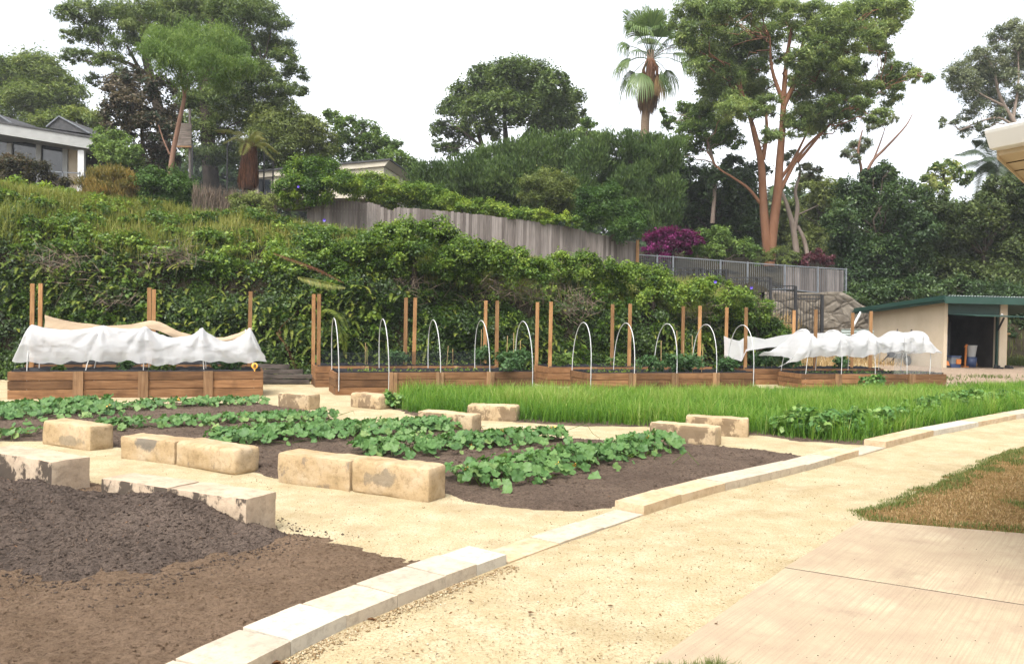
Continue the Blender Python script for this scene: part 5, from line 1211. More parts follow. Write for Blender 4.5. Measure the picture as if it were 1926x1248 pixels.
for i, (pts, m, w, lb) in enumerate([([(515, 475), (560, 490), (600, 505), (645, 530)], 'rustfrond', .28, 'rust brown dead tree fern frond hanging off the bank'), ([(560, 520), (600, 528), (648, 540)], 'treefern', .28, 'pale green tree fern frond under the rust one'),
                                ([(560, 700), (540, 650), (525, 620), (560, 585)], 'rustfrond', .10, 'thin rust creeper stem against the ferns'), ([(655, 620), (640, 590), (612, 580), (600, 600)], 'fern', .24, 'green fern frond behind the first hoop'), ([(630, 590), (645, 630), (650, 665)], 'fern', .24, 'drooping green fern frond beside the first hoop')]):
    f = Foliage(); frond(f, [P(p[0], p[1], 22.9 + (.1 * k)) for k, p in enumerate(pts)], w, .5, 24); o = f.build('fern_frond', L[m], None, P(pts[0][0], pts[0][1], 23)); tag(o, lb, 'fern', 'fern fronds on the bank')
# morning glories
for i, (px, py, lb) in enumerate([(160, 381, 'purple morning glory flower below the orange-green shrub'), (166, 397, 'small purple flower just under another one on the upper bank'), (316, 389, 'purple flower at the foot of the slender trunk'), (299, 440, 'pale purple flower on the creeper beneath the slender trunk'), (561, 351, 'blue flower on the rounded dark green shrub'),
                              (610, 414, 'faint mauve flower in the olive weeds under the fence end'), (1345, 530, 'mauve flower on the yellow-green shrub by the black fence'), (1413, 541, 'mauve flower near the end of the bank by the black fence posts')]):
    Y = [29, 28.7, 28.6, 26.6, 33.6, 27.0, 27.0, 27.6][i]; p = P(px, py, Y - .4); mb = MB()
    mb.lathe((0, 0, 0), [(.006, .03), (.012, .012), (.036, -.008), (.048, -.014)], 10, 'y')
    tag(mb.build('morning_glory', M['flower'], None, p), lb, 'flower', 'purple flowers on the bank')

# ------------------------------------------------------------------ fences
def paling_fence():
    top = [(578, 372, 35), (640, 378, 35.2), (700, 381, 35.4), (737, 397, 35.5), (745, 389, 35.5), (850, 398, 36), (960, 410, 36.6), (1060, 425, 37.2), (1130, 441, 37.6), (1197, 456, 38)]
    a = np.array([P(*t) for t in top]); root = empty('paling_fence', (a[0][0], a[0][1], float(hill_z(a[0][0], a[0][1]))), 0, 'weathered grey timber paling fence stepping down the slope', 'fence')
    mb = MB(); d = np.r_[0, np.cumsum(np.linalg.norm(np.diff(a[:, :2], axis=0), axis=1))]; s = 0; w = .145
    while s < d[-1]:
        s1 = s + w * random.uniform(.75, 1.1); p = [np.array([np.interp(q, d, a[:, k]) for k in range(3)]) for q in (s, s1 - .006)]
        j = random.uniform(-.02, .02); off = random.uniform(-.006, .006); u = unit(p[1] - p[0]); nv = np.array([-u[1], u[0], 0]); nv /= np.linalg.norm(nv)
        zt = (p[0][2] + p[1][2]) / 2 + j; b = [np.r_[q[:2], zt - 2.3] for q in (p[0], p[1])]; t = [np.r_[q[:2], zt + e] for q, e in ((p[0], random.uniform(-.01, .01)), (p[1], random.uniform(-.01, .01)))]
        fr = nv * off; bk = nv * (off + .018)
        mb.hexa([b[0] + fr, b[1] + fr, b[1] + bk, b[0] + bk], [t[0] + fr, t[1] + fr, t[1] + bk, t[0] + bk]); s = s1
    o = mb.world('palings', M['palings'], root)
    for h in (-.35, -1.5):
        r = MB()
        for i in range(len(a) - 1):
            e = np.array([.1, .07, 0]); r.bar(a[i] + e + [0, 0, h], a[i + 1] + e + [0, 0, h], .04, .09)
        r.world('rail', M['paling'], root)
    p = a[-1]; MB().box(p[0] - .02, p[0] + .12, p[1] - .08, p[1] + .06, p[2] - 2.2, p[2] + .12).world('end_post', M['post'], root)
def palings_mat():
    # each plank takes its own grey from its position along the fence
    m, nt, out = new_mat('fence_palings'); tc = nt.nodes.new('ShaderNodeTexCoord'); sx = N(nt, 'ShaderNodeSeparateXYZ'); nt.links.new(tc.outputs['Object'], sx.inputs[0])
    ge = nt.nodes.new('ShaderNodeNewGeometry')
    c0 = ramp(nt, [(0, (.105, .088, .078)), (.5, (.17, .147, .132)), (1, (.25, .22, .20))], ge.outputs['Random Per Island'])
    v = coords(nt, (14, 14, .9), rand=False); f = noise_tex(nt, v, 1.5, 6, .65)
    c = mixc(nt, .75, c0, ramp(nt, [(.3, (.5, .5, .5)), (.7, (1.25, 1.22, 1.2))], f), 'MULTIPLY')
    princ(nt, out, c, .9, bump_(nt, f, .3, .01), .15); return m
M['palings'] = palings_mat()
paling_fence()
def railing():
    top = [(1186, 478, 39.5), (1236, 481, 39.6), (1266, 483, 39.7), (1355, 490, 39.9), (1406, 494, 40), (1476, 499, 40.1), (1538, 503, 40.2), (1591, 506, 40.3)]
    bot = [548, 545, 545, 545, 545, 543, 550, 556]
    a = [P(*t) for t in top]; b = [P(t[0], q, t[2]) for t, q in zip(top, bot)]
    root = empty('metal_railing', b[0], 0, 'grey metal railing of thin upright bars below the gum trunks', 'fence')
    mb = MB()
    for i in range(len(a) - 1):
        n = int(np.linalg.norm(a[i + 1] - a[i]) / .095)
        for k in range(n):
            t = (k + .5) / n; mb.bar(a[i] * (1 - t) + a[i + 1] * t, b[i] * (1 - t) + b[i + 1] * t, .014)
    mb.world('bars', M['galv'], root)
    for L_ in (a, b):
        r = MB()
        for i in range(len(a) - 1): r.bar(L_[i], L_[i + 1], .045)
        r.world('rail', M['galv'], root)
    for i in range(1, len(a)): MB().bar(a[i] + [0, -.03, .05], b[i] + [0, -.03, -.15], .06).world('post', M['galv'], root)
    # timber boards fixed behind the far part
    mb = MB(); i0 = 5
    for k in range(26):
        t = k / 26; pa = a[5] * (1 - t) + a[7] * t; pb = b[5] * (1 - t) + b[7] * t; e = np.array([0, .12, 0]); mb.bar(pa + e - [0, 0, .06], pb + e, .10, .02, (0, 1, 0))
    mb.world('backing_boards', M['palings'], root)
    c0, c1 = P(1440, 546, 40.0), P(1592, 560, 40.2); V = MB().bar(c0, c1, .12, .10); V.world('kerb_rail', M['paling'], root)
railing()
def black_fence():
    ps = [(1192, 495, 530, 37.5), (1258, 495, 545, 37), (1321, 506, 560, 36.5), (1366, 508, 575, 36), (1449, 524, 600, 35.2), (1496, 540, 612, 34.6), (1546, 557, 630, 34)]
    root = empty('black_fence', P(1546, 630, 34), 0, 'stepped black metal fence of square bars running down behind the bank end', 'fence')
    pl = [(P(px, t, Y), P(px, b, Y)) for px, t, b, Y in ps]
    for (t, b), q in zip(pl, ps): MB().bar(b - [0, 0, .3], t + [0, 0, .05], .11 if q[0] > 1400 else .09).world('post', M['blackpaint'], root)
    for i in range(len(pl) - 1):
        (t0, b0), (t1, b1) = pl[i], pl[i + 1]; zt = t1[2] - .02 if i < 4 else t1[2] - .03; zt = (t0[2] * .15 + t1[2] * .85); zb = min(b0[2], b1[2]) + .05 if i >= 4 else zt - 1.5
        mb = MB(); n = int(np.linalg.norm(t1[:2] - t0[:2]) / .115)
        for k in range(1, n):
            w = k / n; x, y = t0[:2] * (1 - w) + t1[:2] * w; mb.bar((x, y, zb), (x, y, zt), .022)
        for z in (zt, zt - .16, zb + .06): mb.bar((t0[0], t0[1], z), (t1[0], t1[1], z), .04)
        mb.world('panel', M['blackpaint'], root)
black_fence()
# rubble retaining wall under the railing
def stone_wall():
    A, B = P(1440, 620, 37.4), P(1640, 640, 36.95); z0, zt = .2, P(1500, 549, 37.3)[2]; u = unit((B - A) * [1, 1, 0]); ln = np.linalg.norm((B - A)[:2]); n = 60; nz = 26
    V = []
    for j in range(nz):
        for i in range(n):
            s = i / (n - 1) * ln; z = z0 + (zt - (.7 * smooth(.7, 1.0, np.array(i / (n - 1)))) - z0) * j / (nz - 1); V.append(np.r_[(A + u * s)[:2], z])
    V = np.array(V); V[:, 1] += .25 * (V[:, 2] - z0) * .3 + (fbm(V * 2.6, 181) - .5) * .45; V[:, 2] += (V[:, 2] > z0 + .3) * (fbm(V * 1.1, 183) - .5) * .2
    idx = np.arange(n * nz).reshape(nz, n); q = np.stack([idx[:-1, :-1], idx[:-1, 1:], idx[1:, 1:], idx[1:, :-1]], -1).reshape(-1, 4)
    k = len(V); V2 = V + [0, .9, 0]; q2 = q[:, ::-1] + k
    top = np.stack([idx[-1, :-1], idx[-1, 1:], idx[-1, 1:] + k, idx[-1, :-1] + k], -1)
    tag(mesh_np('stone_wall', np.concatenate([V, V2]), np.concatenate([q, q2, top]), M['stone'], None, A, smooth_=True), 'rough brown rubble wall under the grey railing', 'retaining wall')
stone_wall()
f = Foliage(); n = 2600; x = rng.uniform(10.8, 15.2, n); y = rng.uniform(31.5, 36.8, n); z = hill_z(x, y); z = np.maximum(z, .1)
blades(f, x, y, z, rng.uniform(.2, .6, n), .02, .6 + .25 * rng.normal(size=n), .8)
tag(f.build('dry_grass', L['drygrass']), 'straw-coloured dry weeds below the rubble wall', kind='stuff')
# short brick edge at the bank end
MB().box(0, 1.0, 0, .3, -.3, .55, .02)
# brush fence and netting screen
def brush_fence():
    a, b = P(362, 352, 33.2), P(520, 372, 33.6); root = empty('brush_fence', (a[0], a[1], a[2] - 1.2), 0, 'dry grey-brown twig fence along the top of the bank', 'fence')
    f = Foliage(); n = 2600; t = rng.random(n); p = a + (b - a) * t[:, None]; p[:, 2] -= rng.random(n) * 1.2; p[:, 1] += rng.normal(size=n) * .06
    f.leaves(p, np.array([0, 0, 1.]) + rng.normal(size=(n, 3)) * [.22, .1, .1], rdir(n), rng.uniform(.3, .8, n), rng.uniform(.012, .03, n), rng.random(n))
    f.build('twigs', M['twig'], root)
    MB().bar(a - [0, -.06, .3], b - [0, -.06, .3], .03).world('rail', M['bark_dark'], root)
brush_fence()
def screen():
    root = empty('mesh_enclosure', P(420, 362, 38), 0, 'tall dark mesh enclosure on poles behind the brush fence', 'enclosure')
    ps = [(362, 270), (428, 262), (468, 268), (497, 275), (514, 296)]; pt = [P(x, y, 38 + (.7 if i > 2 else 0)) for i, (x, y) in enumerate(ps)]
    for p in pt: MB().bar(p - [0, 0, 2.4], p, .06).world('pole', M['blackpaint'], root)
    for i in range(len(pt) - 1):
        a, b = pt[i], pt[i + 1]; n = 8; V = []
        for j in range(n):
            for k in range(n): q = a + (b - a) * j / (n - 1); V.append(q - [0, -.03 * math.sin(j * k), .1 + 2.2 * k / (n - 1)])
        V = np.array(V); idx = np.arange(n * n).reshape(n, n); q = np.stack([idx[:-1, :-1], idx[1:, :-1], idx[1:, 1:], idx[:-1, 1:]], -1).reshape(-1, 4); mesh_np('mesh_panel', V, q, M['blacknet'], root, None, smooth_=True)
screen()
t = empty('timber_screen', P(349, 350, 38.6), 0, 'grey-brown boarded panel on a pole behind the slender trunk', 'panel')
c = P(345, 253, 38.6); MB().box(c[0] - .32, c[0] + .36, c[1], c[1] + .08, c[2] - .52, c[2] + .52).world('boards', M['sleeper'], t); MB().box(c[0] - .34, c[0] + .38, c[1] - .03, c[1] + .1, c[2] - .60, c[2] - .525).world('ledge', M['post'], t)
q = P(357, 205, 38.7); MB().bar((q[0], q[1] + .12, c[2] - 2.6), q, .09).world('pole', M['paling'], t)
# dead-skirted tree fern
def tree_fern():
    b = P(466, 356, 37.2); root = empty('tree_fern', b, 0, 'yellowing tree fern with a thick skirt of rust brown dead fronds', 'tree fern')
    top = P(470, 275, 37.2); MB().tube([b, (b + top) / 2, top], [.22, .2, .16], 9).world('trunk', M['bark_dark'], root)
    f = Foliage(); n = 900; a = rng.uniform(0, 6.28, n); h = rng.random(n); p = b + (top - b) * (.1 + .85 * h)[:, None] + np.stack([np.cos(a), np.sin(a), 0 * a], 1) * (.28 + .18 * (1 - h))[:, None]
    f.leaves(p, np.array([0, 0, -1.]) + rng.normal(size=(n, 3)) * .12, np.stack([np.cos(a), np.sin(a), 0 * a], 1), rng.uniform(.4, .9, n), .05, .5 + .25 * rng.normal(size=n)); f.build('skirt', L['rustfrond'], root)
    for (ex, ey, dy) in [(405, 245, .4), (420, 268, -.6), (515, 300, -.3), (525, 288, .4), (500, 262, -.9), (440, 250, .9), (490, 250, .9), (455, 290, -1)]:
        g = Foliage(); e = P(ex, ey, 37.2 + dy); m = (top + e) / 2 + [0, 0, .35]; frond(g, [top, m, e], .42, .5, 22, .06); g.build('frond', L['treefern'], root)
tree_fern()

# ------------------------------------------------------------------ houses
def house_one():
    Y = 44; root = empty('house', P(90, 352, Y), 0, 'low white flat-roofed house with big dark windows high on the slope', 'house')
    e0, e1 = P(-120, 212, Y - 1.5), P(184, 262, Y - 1.5); w0, w1 = P(-120, 262, Y), P(158, 282, Y); zb = P(90, 356, Y)[2]
    u = unit((e1 - e0) * [1, 1, 0]); e1b = e1 + [0.3, 5, 0]; e0b = e0 + [0, 5, 0]
    fz = .55
    MB().hexa([e0 - [0, 0, fz], e1 - [0, 0, fz], e1b - [0, 0, fz], e0b - [0, 0, fz]], [e0, e1, e1b, e0b]).world('eave', M['offwhite'], root)
    MB().hexa([e0 + [0, -.06, .003], e1 + [.06, -.06, .003], e1b + [.06, 0, .003], e0b + [0, 0, .003]], [e0 + [0, -.06, .1], e1 + [.06, -.06, .1], e1b + [.06, 0, .1], e0b + [0, 0, .1]]).world('roof', M['roof'], root)
    yb = Y + .3; xL, xR = w0[0], w1[0]; zt = e0[2] - fz
    for i, px in enumerate([-60, 19, 74, 124]):
        x = P(px, 300, yb)[0]; MB().box(x - .13, x + .13, yb - .1, yb + .1, zb, P(px, 270, yb)[2]).world('mullion', M['offwhite'], root)
    xs = [P(px, 300, yb)[0] for px in (-60, 19, 74, 124)]
    for i in range(3): MB().box(xs[i] + .13, xs[i + 1] - .13, yb + .02, yb + .05, zb, P(60, 268, yb)[2]).world('window', M['glass'], root)
    MB().box(xs[3] + .13, xs[3] + 1.0, yb + .0, yb + .1, zb, P(60, 272, yb)[2]).world('wall', M['render'], root)
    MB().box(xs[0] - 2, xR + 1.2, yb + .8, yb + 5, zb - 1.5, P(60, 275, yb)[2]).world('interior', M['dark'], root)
    p = P(154, 283, Y - 1.2); MB().box(p[0] - .16, p[0] + .16, p[1] - .1, p[1] + .1, zb - .3, p[2]).world('pillar', M['white'], root)
    r = MB()
    for z in (.3,): r.bar(P(84, 322, Y - 1.3), P(152, 326, Y - 1.3), .05)
    for px in (86, 118, 150): r.bar(P(px, 323, Y - 1.3), P(px, 352, Y - 1.3), .05)
    r.world('handrail', M['galv'], root)
    # dark pop-up gables on the roof
    for (x0, x1, xm, ym, y0, y1) in [(88, 170, 112, 220, 240, 252), (-60, 30, -10, 212, 232, 238)]:
        a, b, m = P(x0, y0, Y + .5), P(x1, y1, Y + .5), P(xm, ym, Y + .5); d = np.array([.4, 3.0, .0])
        g = empty('roof_gable', a, 0); g.parent = root; g.location = Vector(a) - Vector(root.location)
        mb = MB(); mb.add([a, b, m, a + d, b + d, m + d], [(0, 1, 2), (5, 4, 3), (0, 2, 5, 3), (2, 1, 4, 5), (1, 0, 3, 4)])
        off = Vector(a); mb.v = [tuple(Vector(v) - off) for v in mb.v]; mb.build('gable_roof', M['roof'], g)
        lb_ = MB().bar(Vector(m) - off + Vector((0, -.05, .03)), Vector(b) - off + Vector((0, -.05, .03)), .07); lb_.bar(Vector(m) - off + Vector((0, -.05, .03)), Vector(a) - off + Vector((0, -.05, .03)), .07)
        lb_.build('barge_board', M['galv'], g)
house_one()
def house_two():
    Y = 45; A, B = P(470, 322, Y), P(733, 299, Y); root = empty('house', P(600, 360, Y), 0, 'cream skillion-roofed building peeping over the hedge top', 'house')
    C = P(722, 300, Y); D = P(480, 325, Y); zb = P(600, 372, Y)[2]; d = np.array([.5, 6, .2])
    MB().hexa([(D[0], Y, zb), (C[0], Y, zb), (C[0] + .5, Y + 6, zb), (D[0], Y + 6, zb)], [D - [0, 0, .12], C - [0, 0, .12], C + d - [0, 0, .12], D + d - [0, 0, .12]]).world('wall', M['cream'], root)
    MB().hexa([A - [0, .12, .42], B - [.25, .12, .40], B + d - [.25, 0, .4], A + d - [0, 0, .42]], [A - [0, .12, .1], B - [0, .12, .1], B + d - [0, 0, .1], A + d - [0, 0, .1]]).world('fascia', M['cream'], root)
    MB().hexa([A - [0, .2, .097], B - [-.05, .2, .097], B + d - [0, 0, .097], A + d - [0, 0, .097]], [A - [0, .2, 0], B - [-.05, .2, 0], B + d, A + d]).world('roof', M['roof'], root)
    w = P(497, 350, Y - .05); MB().box(w[0] - .3, w[0] + .35, w[1] - .04, w[1] - .01, w[2] - .5, w[2] + .35).world('window', M['glass'], root)
    MB().bar(P(492, 340, Y - .1), P(492, 366, Y - .1), .12).world('post', M['blackpaint'], root)
house_two()

# ------------------------------------------------------------------ shed
def shed():
    S0 = P(1774, 692, 31.0); S0[2] = .30; a = math.radians(9)
    root = empty('shed', S0, a, 'cream rendered garden shed with green roof and open tilt door', 'shed')
    DP, Wd, hf, hb, th = 4.9, 2.32, 2.45, 2.10, .14
    def wallp(name, x0, x1, y0, y1, z0f, z0b, mat=M['render']):
        zf = lambda y: z0f + (z0b - z0f) * y / DP
        MB().hexa([(x0, y0, -.1), (x1, y0, -.1), (x1, y1, -.1), (x0, y1, -.1)], [(x0, y0, zf(y0)), (x1, y0, zf(y0)), (x1, y1, zf(y1)), (x0, y1, zf(y1))]).build(name, mat, root, None, .008)
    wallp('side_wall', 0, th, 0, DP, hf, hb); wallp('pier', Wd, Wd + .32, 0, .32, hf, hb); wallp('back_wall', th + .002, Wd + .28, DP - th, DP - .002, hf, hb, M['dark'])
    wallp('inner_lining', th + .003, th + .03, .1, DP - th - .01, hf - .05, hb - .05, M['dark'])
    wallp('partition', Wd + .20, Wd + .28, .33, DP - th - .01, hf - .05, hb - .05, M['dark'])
    MB().box(th, Wd + .2, .02, DP - .2, -.05, .012).build('slab_floor', M['apron'], root)
    MB().hexa([(th + .003, .03, hf - .42), (Wd - .003, .03, hf - .42), (Wd - .003, .09, hf - .42), (th + .003, .09, hf - .42)], [(th + .003, .03, hf - .01), (Wd - .003, .03, hf - .01), (Wd - .003, .09, hf - .015), (th + .003, .09, hf - .015)]).build('lintel', M['greensteel'], root)
    zr = lambda y: hf + .015 + (hb - hf) * y / DP
    x0, x1, y0, y1 = -.38, 6.6, -.55, DP + .45
    MB().hexa([(x0, y0, zr(y0)), (x1, y0, zr(y0)), (x1, y1, zr(y1)), (x0, y1, zr(y1))], [(x0, y0, zr(y0) + .07), (x1, y0, zr(y0) + .07), (x1, y1, zr(y1) + .07), (x0, y1, zr(y1) + .07)]).build('roof_deck', M['greensteel'], root)
    # corrugated sheet on top
    n = 180; xs = np.linspace(x0 + .05, x1 - .02, n); vs = []
    for y, dz in ((y0 - .05, 0), (y1, 0)):
        for i, x in enumerate(xs): vs.append((x, y, zr(y) + .185 + .022 * math.cos(i * math.pi / 1.5)))
    MB().add(vs, [(i, i + 1, n + i + 1, n + i) for i in range(n - 1)], True).build('corrugated_sheet', M['corrug'], root)
    MB().hexa([(x0 - .04, y0 - .05, zr(y0) - .10), (x1, y0 - .05, zr(y0) - .10), (x1, y0 - .003, zr(y0) - .10), (x0 - .04, y0 - .003, zr(y0) - .10)], [(x0 - .04, y0 - .05, zr(y0) + .16), (x1, y0 - .05, zr(y0) + .16), (x1, y0 - .003, zr(y0) + .16), (x0 - .04, y0 - .003, zr(y0) + .16)]).build('front_fascia', M['greensteel'], root, None, .01)
    MB().hexa([(x0 - .045, y0 - .001, zr(y0) - .06), (x0 - .003, y0 - .001, zr(y0) - .06), (x0 - .003, y1, zr(y1) - .06), (x0 - .045, y1, zr(y1) - .06)], [(x0 - .045, y0 - .001, zr(y0) + .20), (x0 - .003, y0 - .001, zr(y0) + .20), (x0 - .003, y1, zr(y1) + .20), (x0 - .045, y1, zr(y1) + .20)]).build('side_fascia', M['greensteel'], root, None, .01)
    MB().bar((x0 - .07, y0, zr(y0) + .06), (x0 - .07, y1, zr(y1) + .06), .05, .06).build('barge_trim', M['greensteel'], root)
    # tilt door, lifted level
    dr = MB().hexa([(th + .05, -1.35, 1.95), (Wd - .02, -1.35, 1.93), (Wd - .02, .6, 2.0), (th + .05, .6, 2.02)], [(th + .05, -1.35, 1.99), (Wd - .02, -1.35, 1.97), (Wd - .02, .6, 2.04), (th + .05, .6, 2.06)]).build('tilt_door', M['greensteel'], root, None, .008)
    MB().lathe((1.3, -1.33, 2.005), [(0, 0), (.05, .0), (.045, .03), (0, .05)], 10).build('knob', M['plastic_white'], dr)
    MB().bar((Wd - .08, .0, 1.45), (Wd - .04, -.25, 1.93), .05).build('door_arm', M['blackpaint'], root)
    MB().box(Wd - .06, Wd - .005, .05, .15, 0, 2.0).build('jamb', M['greensteel'], root)
    # downpipe at the back corner
    mb = MB(); mb.tube([(-.42, DP - .1, hb + .02), (-1.05, DP - .25, hb - .95)], .055, 10).build('downpipe', M['white'], root)
    W = lambda x, y, z=0: np.array([S0[0] + x * math.cos(a) - y * math.sin(a), S0[1] + x * math.sin(a) + y * math.cos(a), S0[2] + z])
    return W, a
SW, SA = shed()
# things in and around the shed
def wheelbarrow():
    o = SW(-.42, 1.75); root = empty('wheelbarrow', o, SA, 'wheelbarrow tipped up against the cream shed wall, wheel down', 'wheelbarrow')
    w = MB(); w.lathe((0, -.22, .20), [(.13, -.045), (.19, -.045), (.2, -.02), (.2, .02), (.19, .045), (.13, .045)], 20, 'x'); wh = w.build('wheel', M['rubber'], root)
    MB().lathe((0, -.22, .20), [(0, -.02), (.13, -.03), (.13, .03), (0, .02)], 16, 'x').build('rim', M['galv'], wh)
    vs = [(-.30, .02, .28), (-.30, .62, .28), (.05, .62, .28), (.05, .02, .28), (-.36, -.1, 1.0), (-.36, .75, 1.0), (.22, .68, .92), (.22, -.02, .92)]
    MB().add(vs, [(3, 2, 1, 0), (0, 1, 5, 4), (1, 2, 6, 5), (2, 3, 7, 6), (3, 0, 4, 7)]).build('tray', M['galv'], root)
    for y in (-.18, .72): MB().bar((-.25, y * .4, .1), (.18, y, 1.42), .045).build('handle', M['bark_dark'], root)
    for y in (.0, .5): MB().bar((-.32, y, .4), (-.6, y, .12), .03).build('leg', M['blackpaint'], root)
wheelbarrow()
def thing1(name, loc, rz, lb, cat, parts, group=None):
    t = empty(name, loc, rz, lb, cat, group)
    for nm, mb, mt in parts: mb.build(nm, M[mt], t)
    return t
thing1('bucket', SW(1.58, .55), SA, 'white plastic bucket with blue base just inside the shed door', 'bucket', [('body', MB().lathe((0, 0, .42), [(.14, 0), (.2, .42), (.21, .44), (.18, .43), (.12, .03)], 18), 'plastic_white'), ('lower_tub', MB().lathe((0, 0, 0), [(.01, 0), (.17, 0), (.2, .4), (.16, .415), (0, .415)], 18), 'plastic_blue'), ('handle', MB().tube([(.2 * math.cos(t), -.05, .86 - .12 * math.sin(t)) for t in np.linspace(0, math.pi, 9)], .008, 5), 'galv')])
thing1('hand_tool', SW(1.28, .5), SA + .2, 'orange-red upright tool frame beside the white bucket', 'tool', [('post', MB().bar((0, 0, 0), (.05, 0, .9), .05), 'plastic_orange'), ('foot', MB().box(-.12, .14, -.06, .06, 0, .06), 'plastic_orange'), ('crossbar', MB().bar((-.03, 0, .8), (.14, 0, .85), .045), 'plastic_orange')])
thing1('garden_blower', SW(1.86, .75), SA, 'brown-orange power tool leaning past the bucket', 'power tool', [('motor', MB().lathe((0, 0, .12), [(0, -.1), (.1, -.1), (.13, 0), (.1, .12), (0, .14)], 12), 'post'), ('tube', MB().tube([(0, 0, .2), (.05, .05, .55)], .035, 8), 'blackpaint'), ('grip', MB().bar((-.06, 0, .26), (.08, 0, .32), .03), 'blackpaint')])
thing1('tool_crate', SW(.62, .3), SA + .15, 'clear and blue crate with orange lid clips inside the shed', 'crate', [('crate', MB().box(-.22, .22, -.15, .15, 0, .16).box(-.24, .24, -.17, .17, .42, .46), 'plastic_blue'), ('side', MB().box(-.21, .21, -.14, .14, .162, .42), 'galv'), ('clip', MB().box(-.02, .19, -.20, -.172, .16, .34), 'plastic_orange')])
thing1('chainsaw_case', SW(.26, .25), SA, 'orange power tool on the floor by the shed door edge', 'power tool', [('body', MB().hexa([(-.12, -.14, 0), (.13, -.14, 0), (.13, .14, 0), (-.12, .14, 0)], [(-.08, -.1, .3), (.06, -.1, .26), (.06, .1, .26), (-.08, .1, .3)]), 'plastic_orange'), ('handle', MB().tube([(-.08, 0, .3), (-.06, 0, .42), (.05, 0, .42), (.07, 0, .27)], .018, 6), 'blackpaint'), ('guard', MB().box(-.10, .12, -.17, -.142, .02, .1), 'blackpaint')])
thing1('storage_cabinet', SW(1.05, 1.9), SA, 'tall dark cabinet with a pale pull handle deep in the shed', 'cabinet', [('body', MB().box(-.42, .42, -.3, .3, 0, 1.75), 'roof'), ('door', MB().box(-.40, .40, -.325, -.303, .05, 1.70), 'roof'), ('handle', MB().tube([(.12 + .11 * math.cos(t), -.36, .95 + .09 * math.sin(t)) for t in np.linspace(0, math.pi, 9)], .014, 6), 'galv')])
thing1('long_pole', SW(.72, .9), SA, 'pale long pole leaning inside the shed', 'pole', [('pole', MB().tube([(0, 0, 0), (.28, .25, 1.95)], .018, 6), 'bamboo')])
thing1('broom', SW(.42, .35), SA, 'thin upright broom just inside the shed wall', 'broom', [('shaft', MB().tube([(0, 0, .1), (.02, .05, 1.25)], .015, 6), 'galv'), ('head', MB().box(-.15, .15, -.03, .03, 0, .12), 'bark_dark')])
thing1('hose_reel', SW(.42, .8, 1.55), SA, 'round coil hanging high inside the shed', 'hose', [('coil', MB().tube([(.14 * math.cos(t), 0, .14 * math.sin(t)) for t in np.linspace(0, 6.28, 20)], .03, 7), 'paling'), ('hook', MB().bar((0, .0, .1), (0, .2, .2), .02), 'blackpaint')])
thing1('boots', SW(2.05, -.15), SA, 'dark work boots standing below the shed pier', 'boots', [('boot', MB().lathe((0, 0, 0), [(0, 0), (.07, 0), (.07, .05), (.05, .09), (.05, .16), (0, .16)], 10).box(-.05, .05, -.2, 0, .0, .07), 'rubber'), ('boot', MB().lathe((.17, .03, 0), [(0, 0), (.07, 0), (.07, .05), (.05, .09), (.05, .13), (0, .13)], 10).box(.12, .22, -.17, .03, .0, .07), 'rubber')])
thing1('garden_shoes', SW(2.62, -.12), SA + .4, 'pair of dark shoes outside beyond the shed pier', 'shoes', [('shoe', MB().hexa([(-.1, -.2, 0), (.02, -.2, 0), (.02, .1, 0), (-.1, .1, 0)], [(-.08, -.1, .09), (0, -.1, .09), (0, .08, .14), (-.08, .08, .14)]), 'rubber'), ('shoe', MB().hexa([(.06, -.16, 0), (.17, -.16, 0), (.17, .12, 0), (.06, .12, 0)], [(.08, -.08, .09), (.15, -.08, .09), (.15, .1, .13), (.08, .1, .13)]), 'rubber')])
bx = SW(2.95, 1.3)
thing1('potting_bench', bx, SA, 'rough timber bench beyond the shed pier', 'bench', [('top', MB().box(-.35, .62, -.35, .35, 1.28, 1.36), 'bamboo'), ('shelf', MB().box(-.3, .5, -.3, .3, .38, .45), 'bamboo')] + [('leg', MB().box(x - .05, x + .05, y - .05, y + .05, 0, 1.275), 'bamboo') for x in (-.28, .46) for y in (-.28, .28)])
V, Q = rough_box(.62, .5, .52, .06, .2, .05, 333); t = mesh_np('white_sack', V, Q, M['plastic_white'], None, None, smooth_=True); q = SW(3.05, 1.25, .452); t.location = q; tag(t, 'crumpled white sack on the lower shelf of the timber bench', 'sack')
thing1('spray_bottle', SW(2.78, 1.2, 1.362), SA, 'white bottle standing on the timber bench', 'bottle', [('bottle', MB().lathe((0, 0, 0), [(0, 0), (.05, 0), (.05, .15), (.02, .2), (.02, .24), (0, .24)], 10), 'plastic_white'), ('cap', MB().lathe((0, 0, .241), [(0, 0), (.022, 0), (.022, .05), (0, .05)], 8), 'plastic_white')])
thing1('black_tub', SW(3.05, 1.2, 0.012), SA, 'black tub on the ground beneath the timber bench', 'tub', [('tub', MB().lathe((0, 0, 0), [(0, 0), (.2, 0), (.26, .3), (.22, .3), (.0, .05)], 16), 'rubber'), ('rim', MB().lathe((0, 0, .301), [(.21, 0), (.27, 0), (.27, .02), (.21, .02)], 16), 'rubber')])
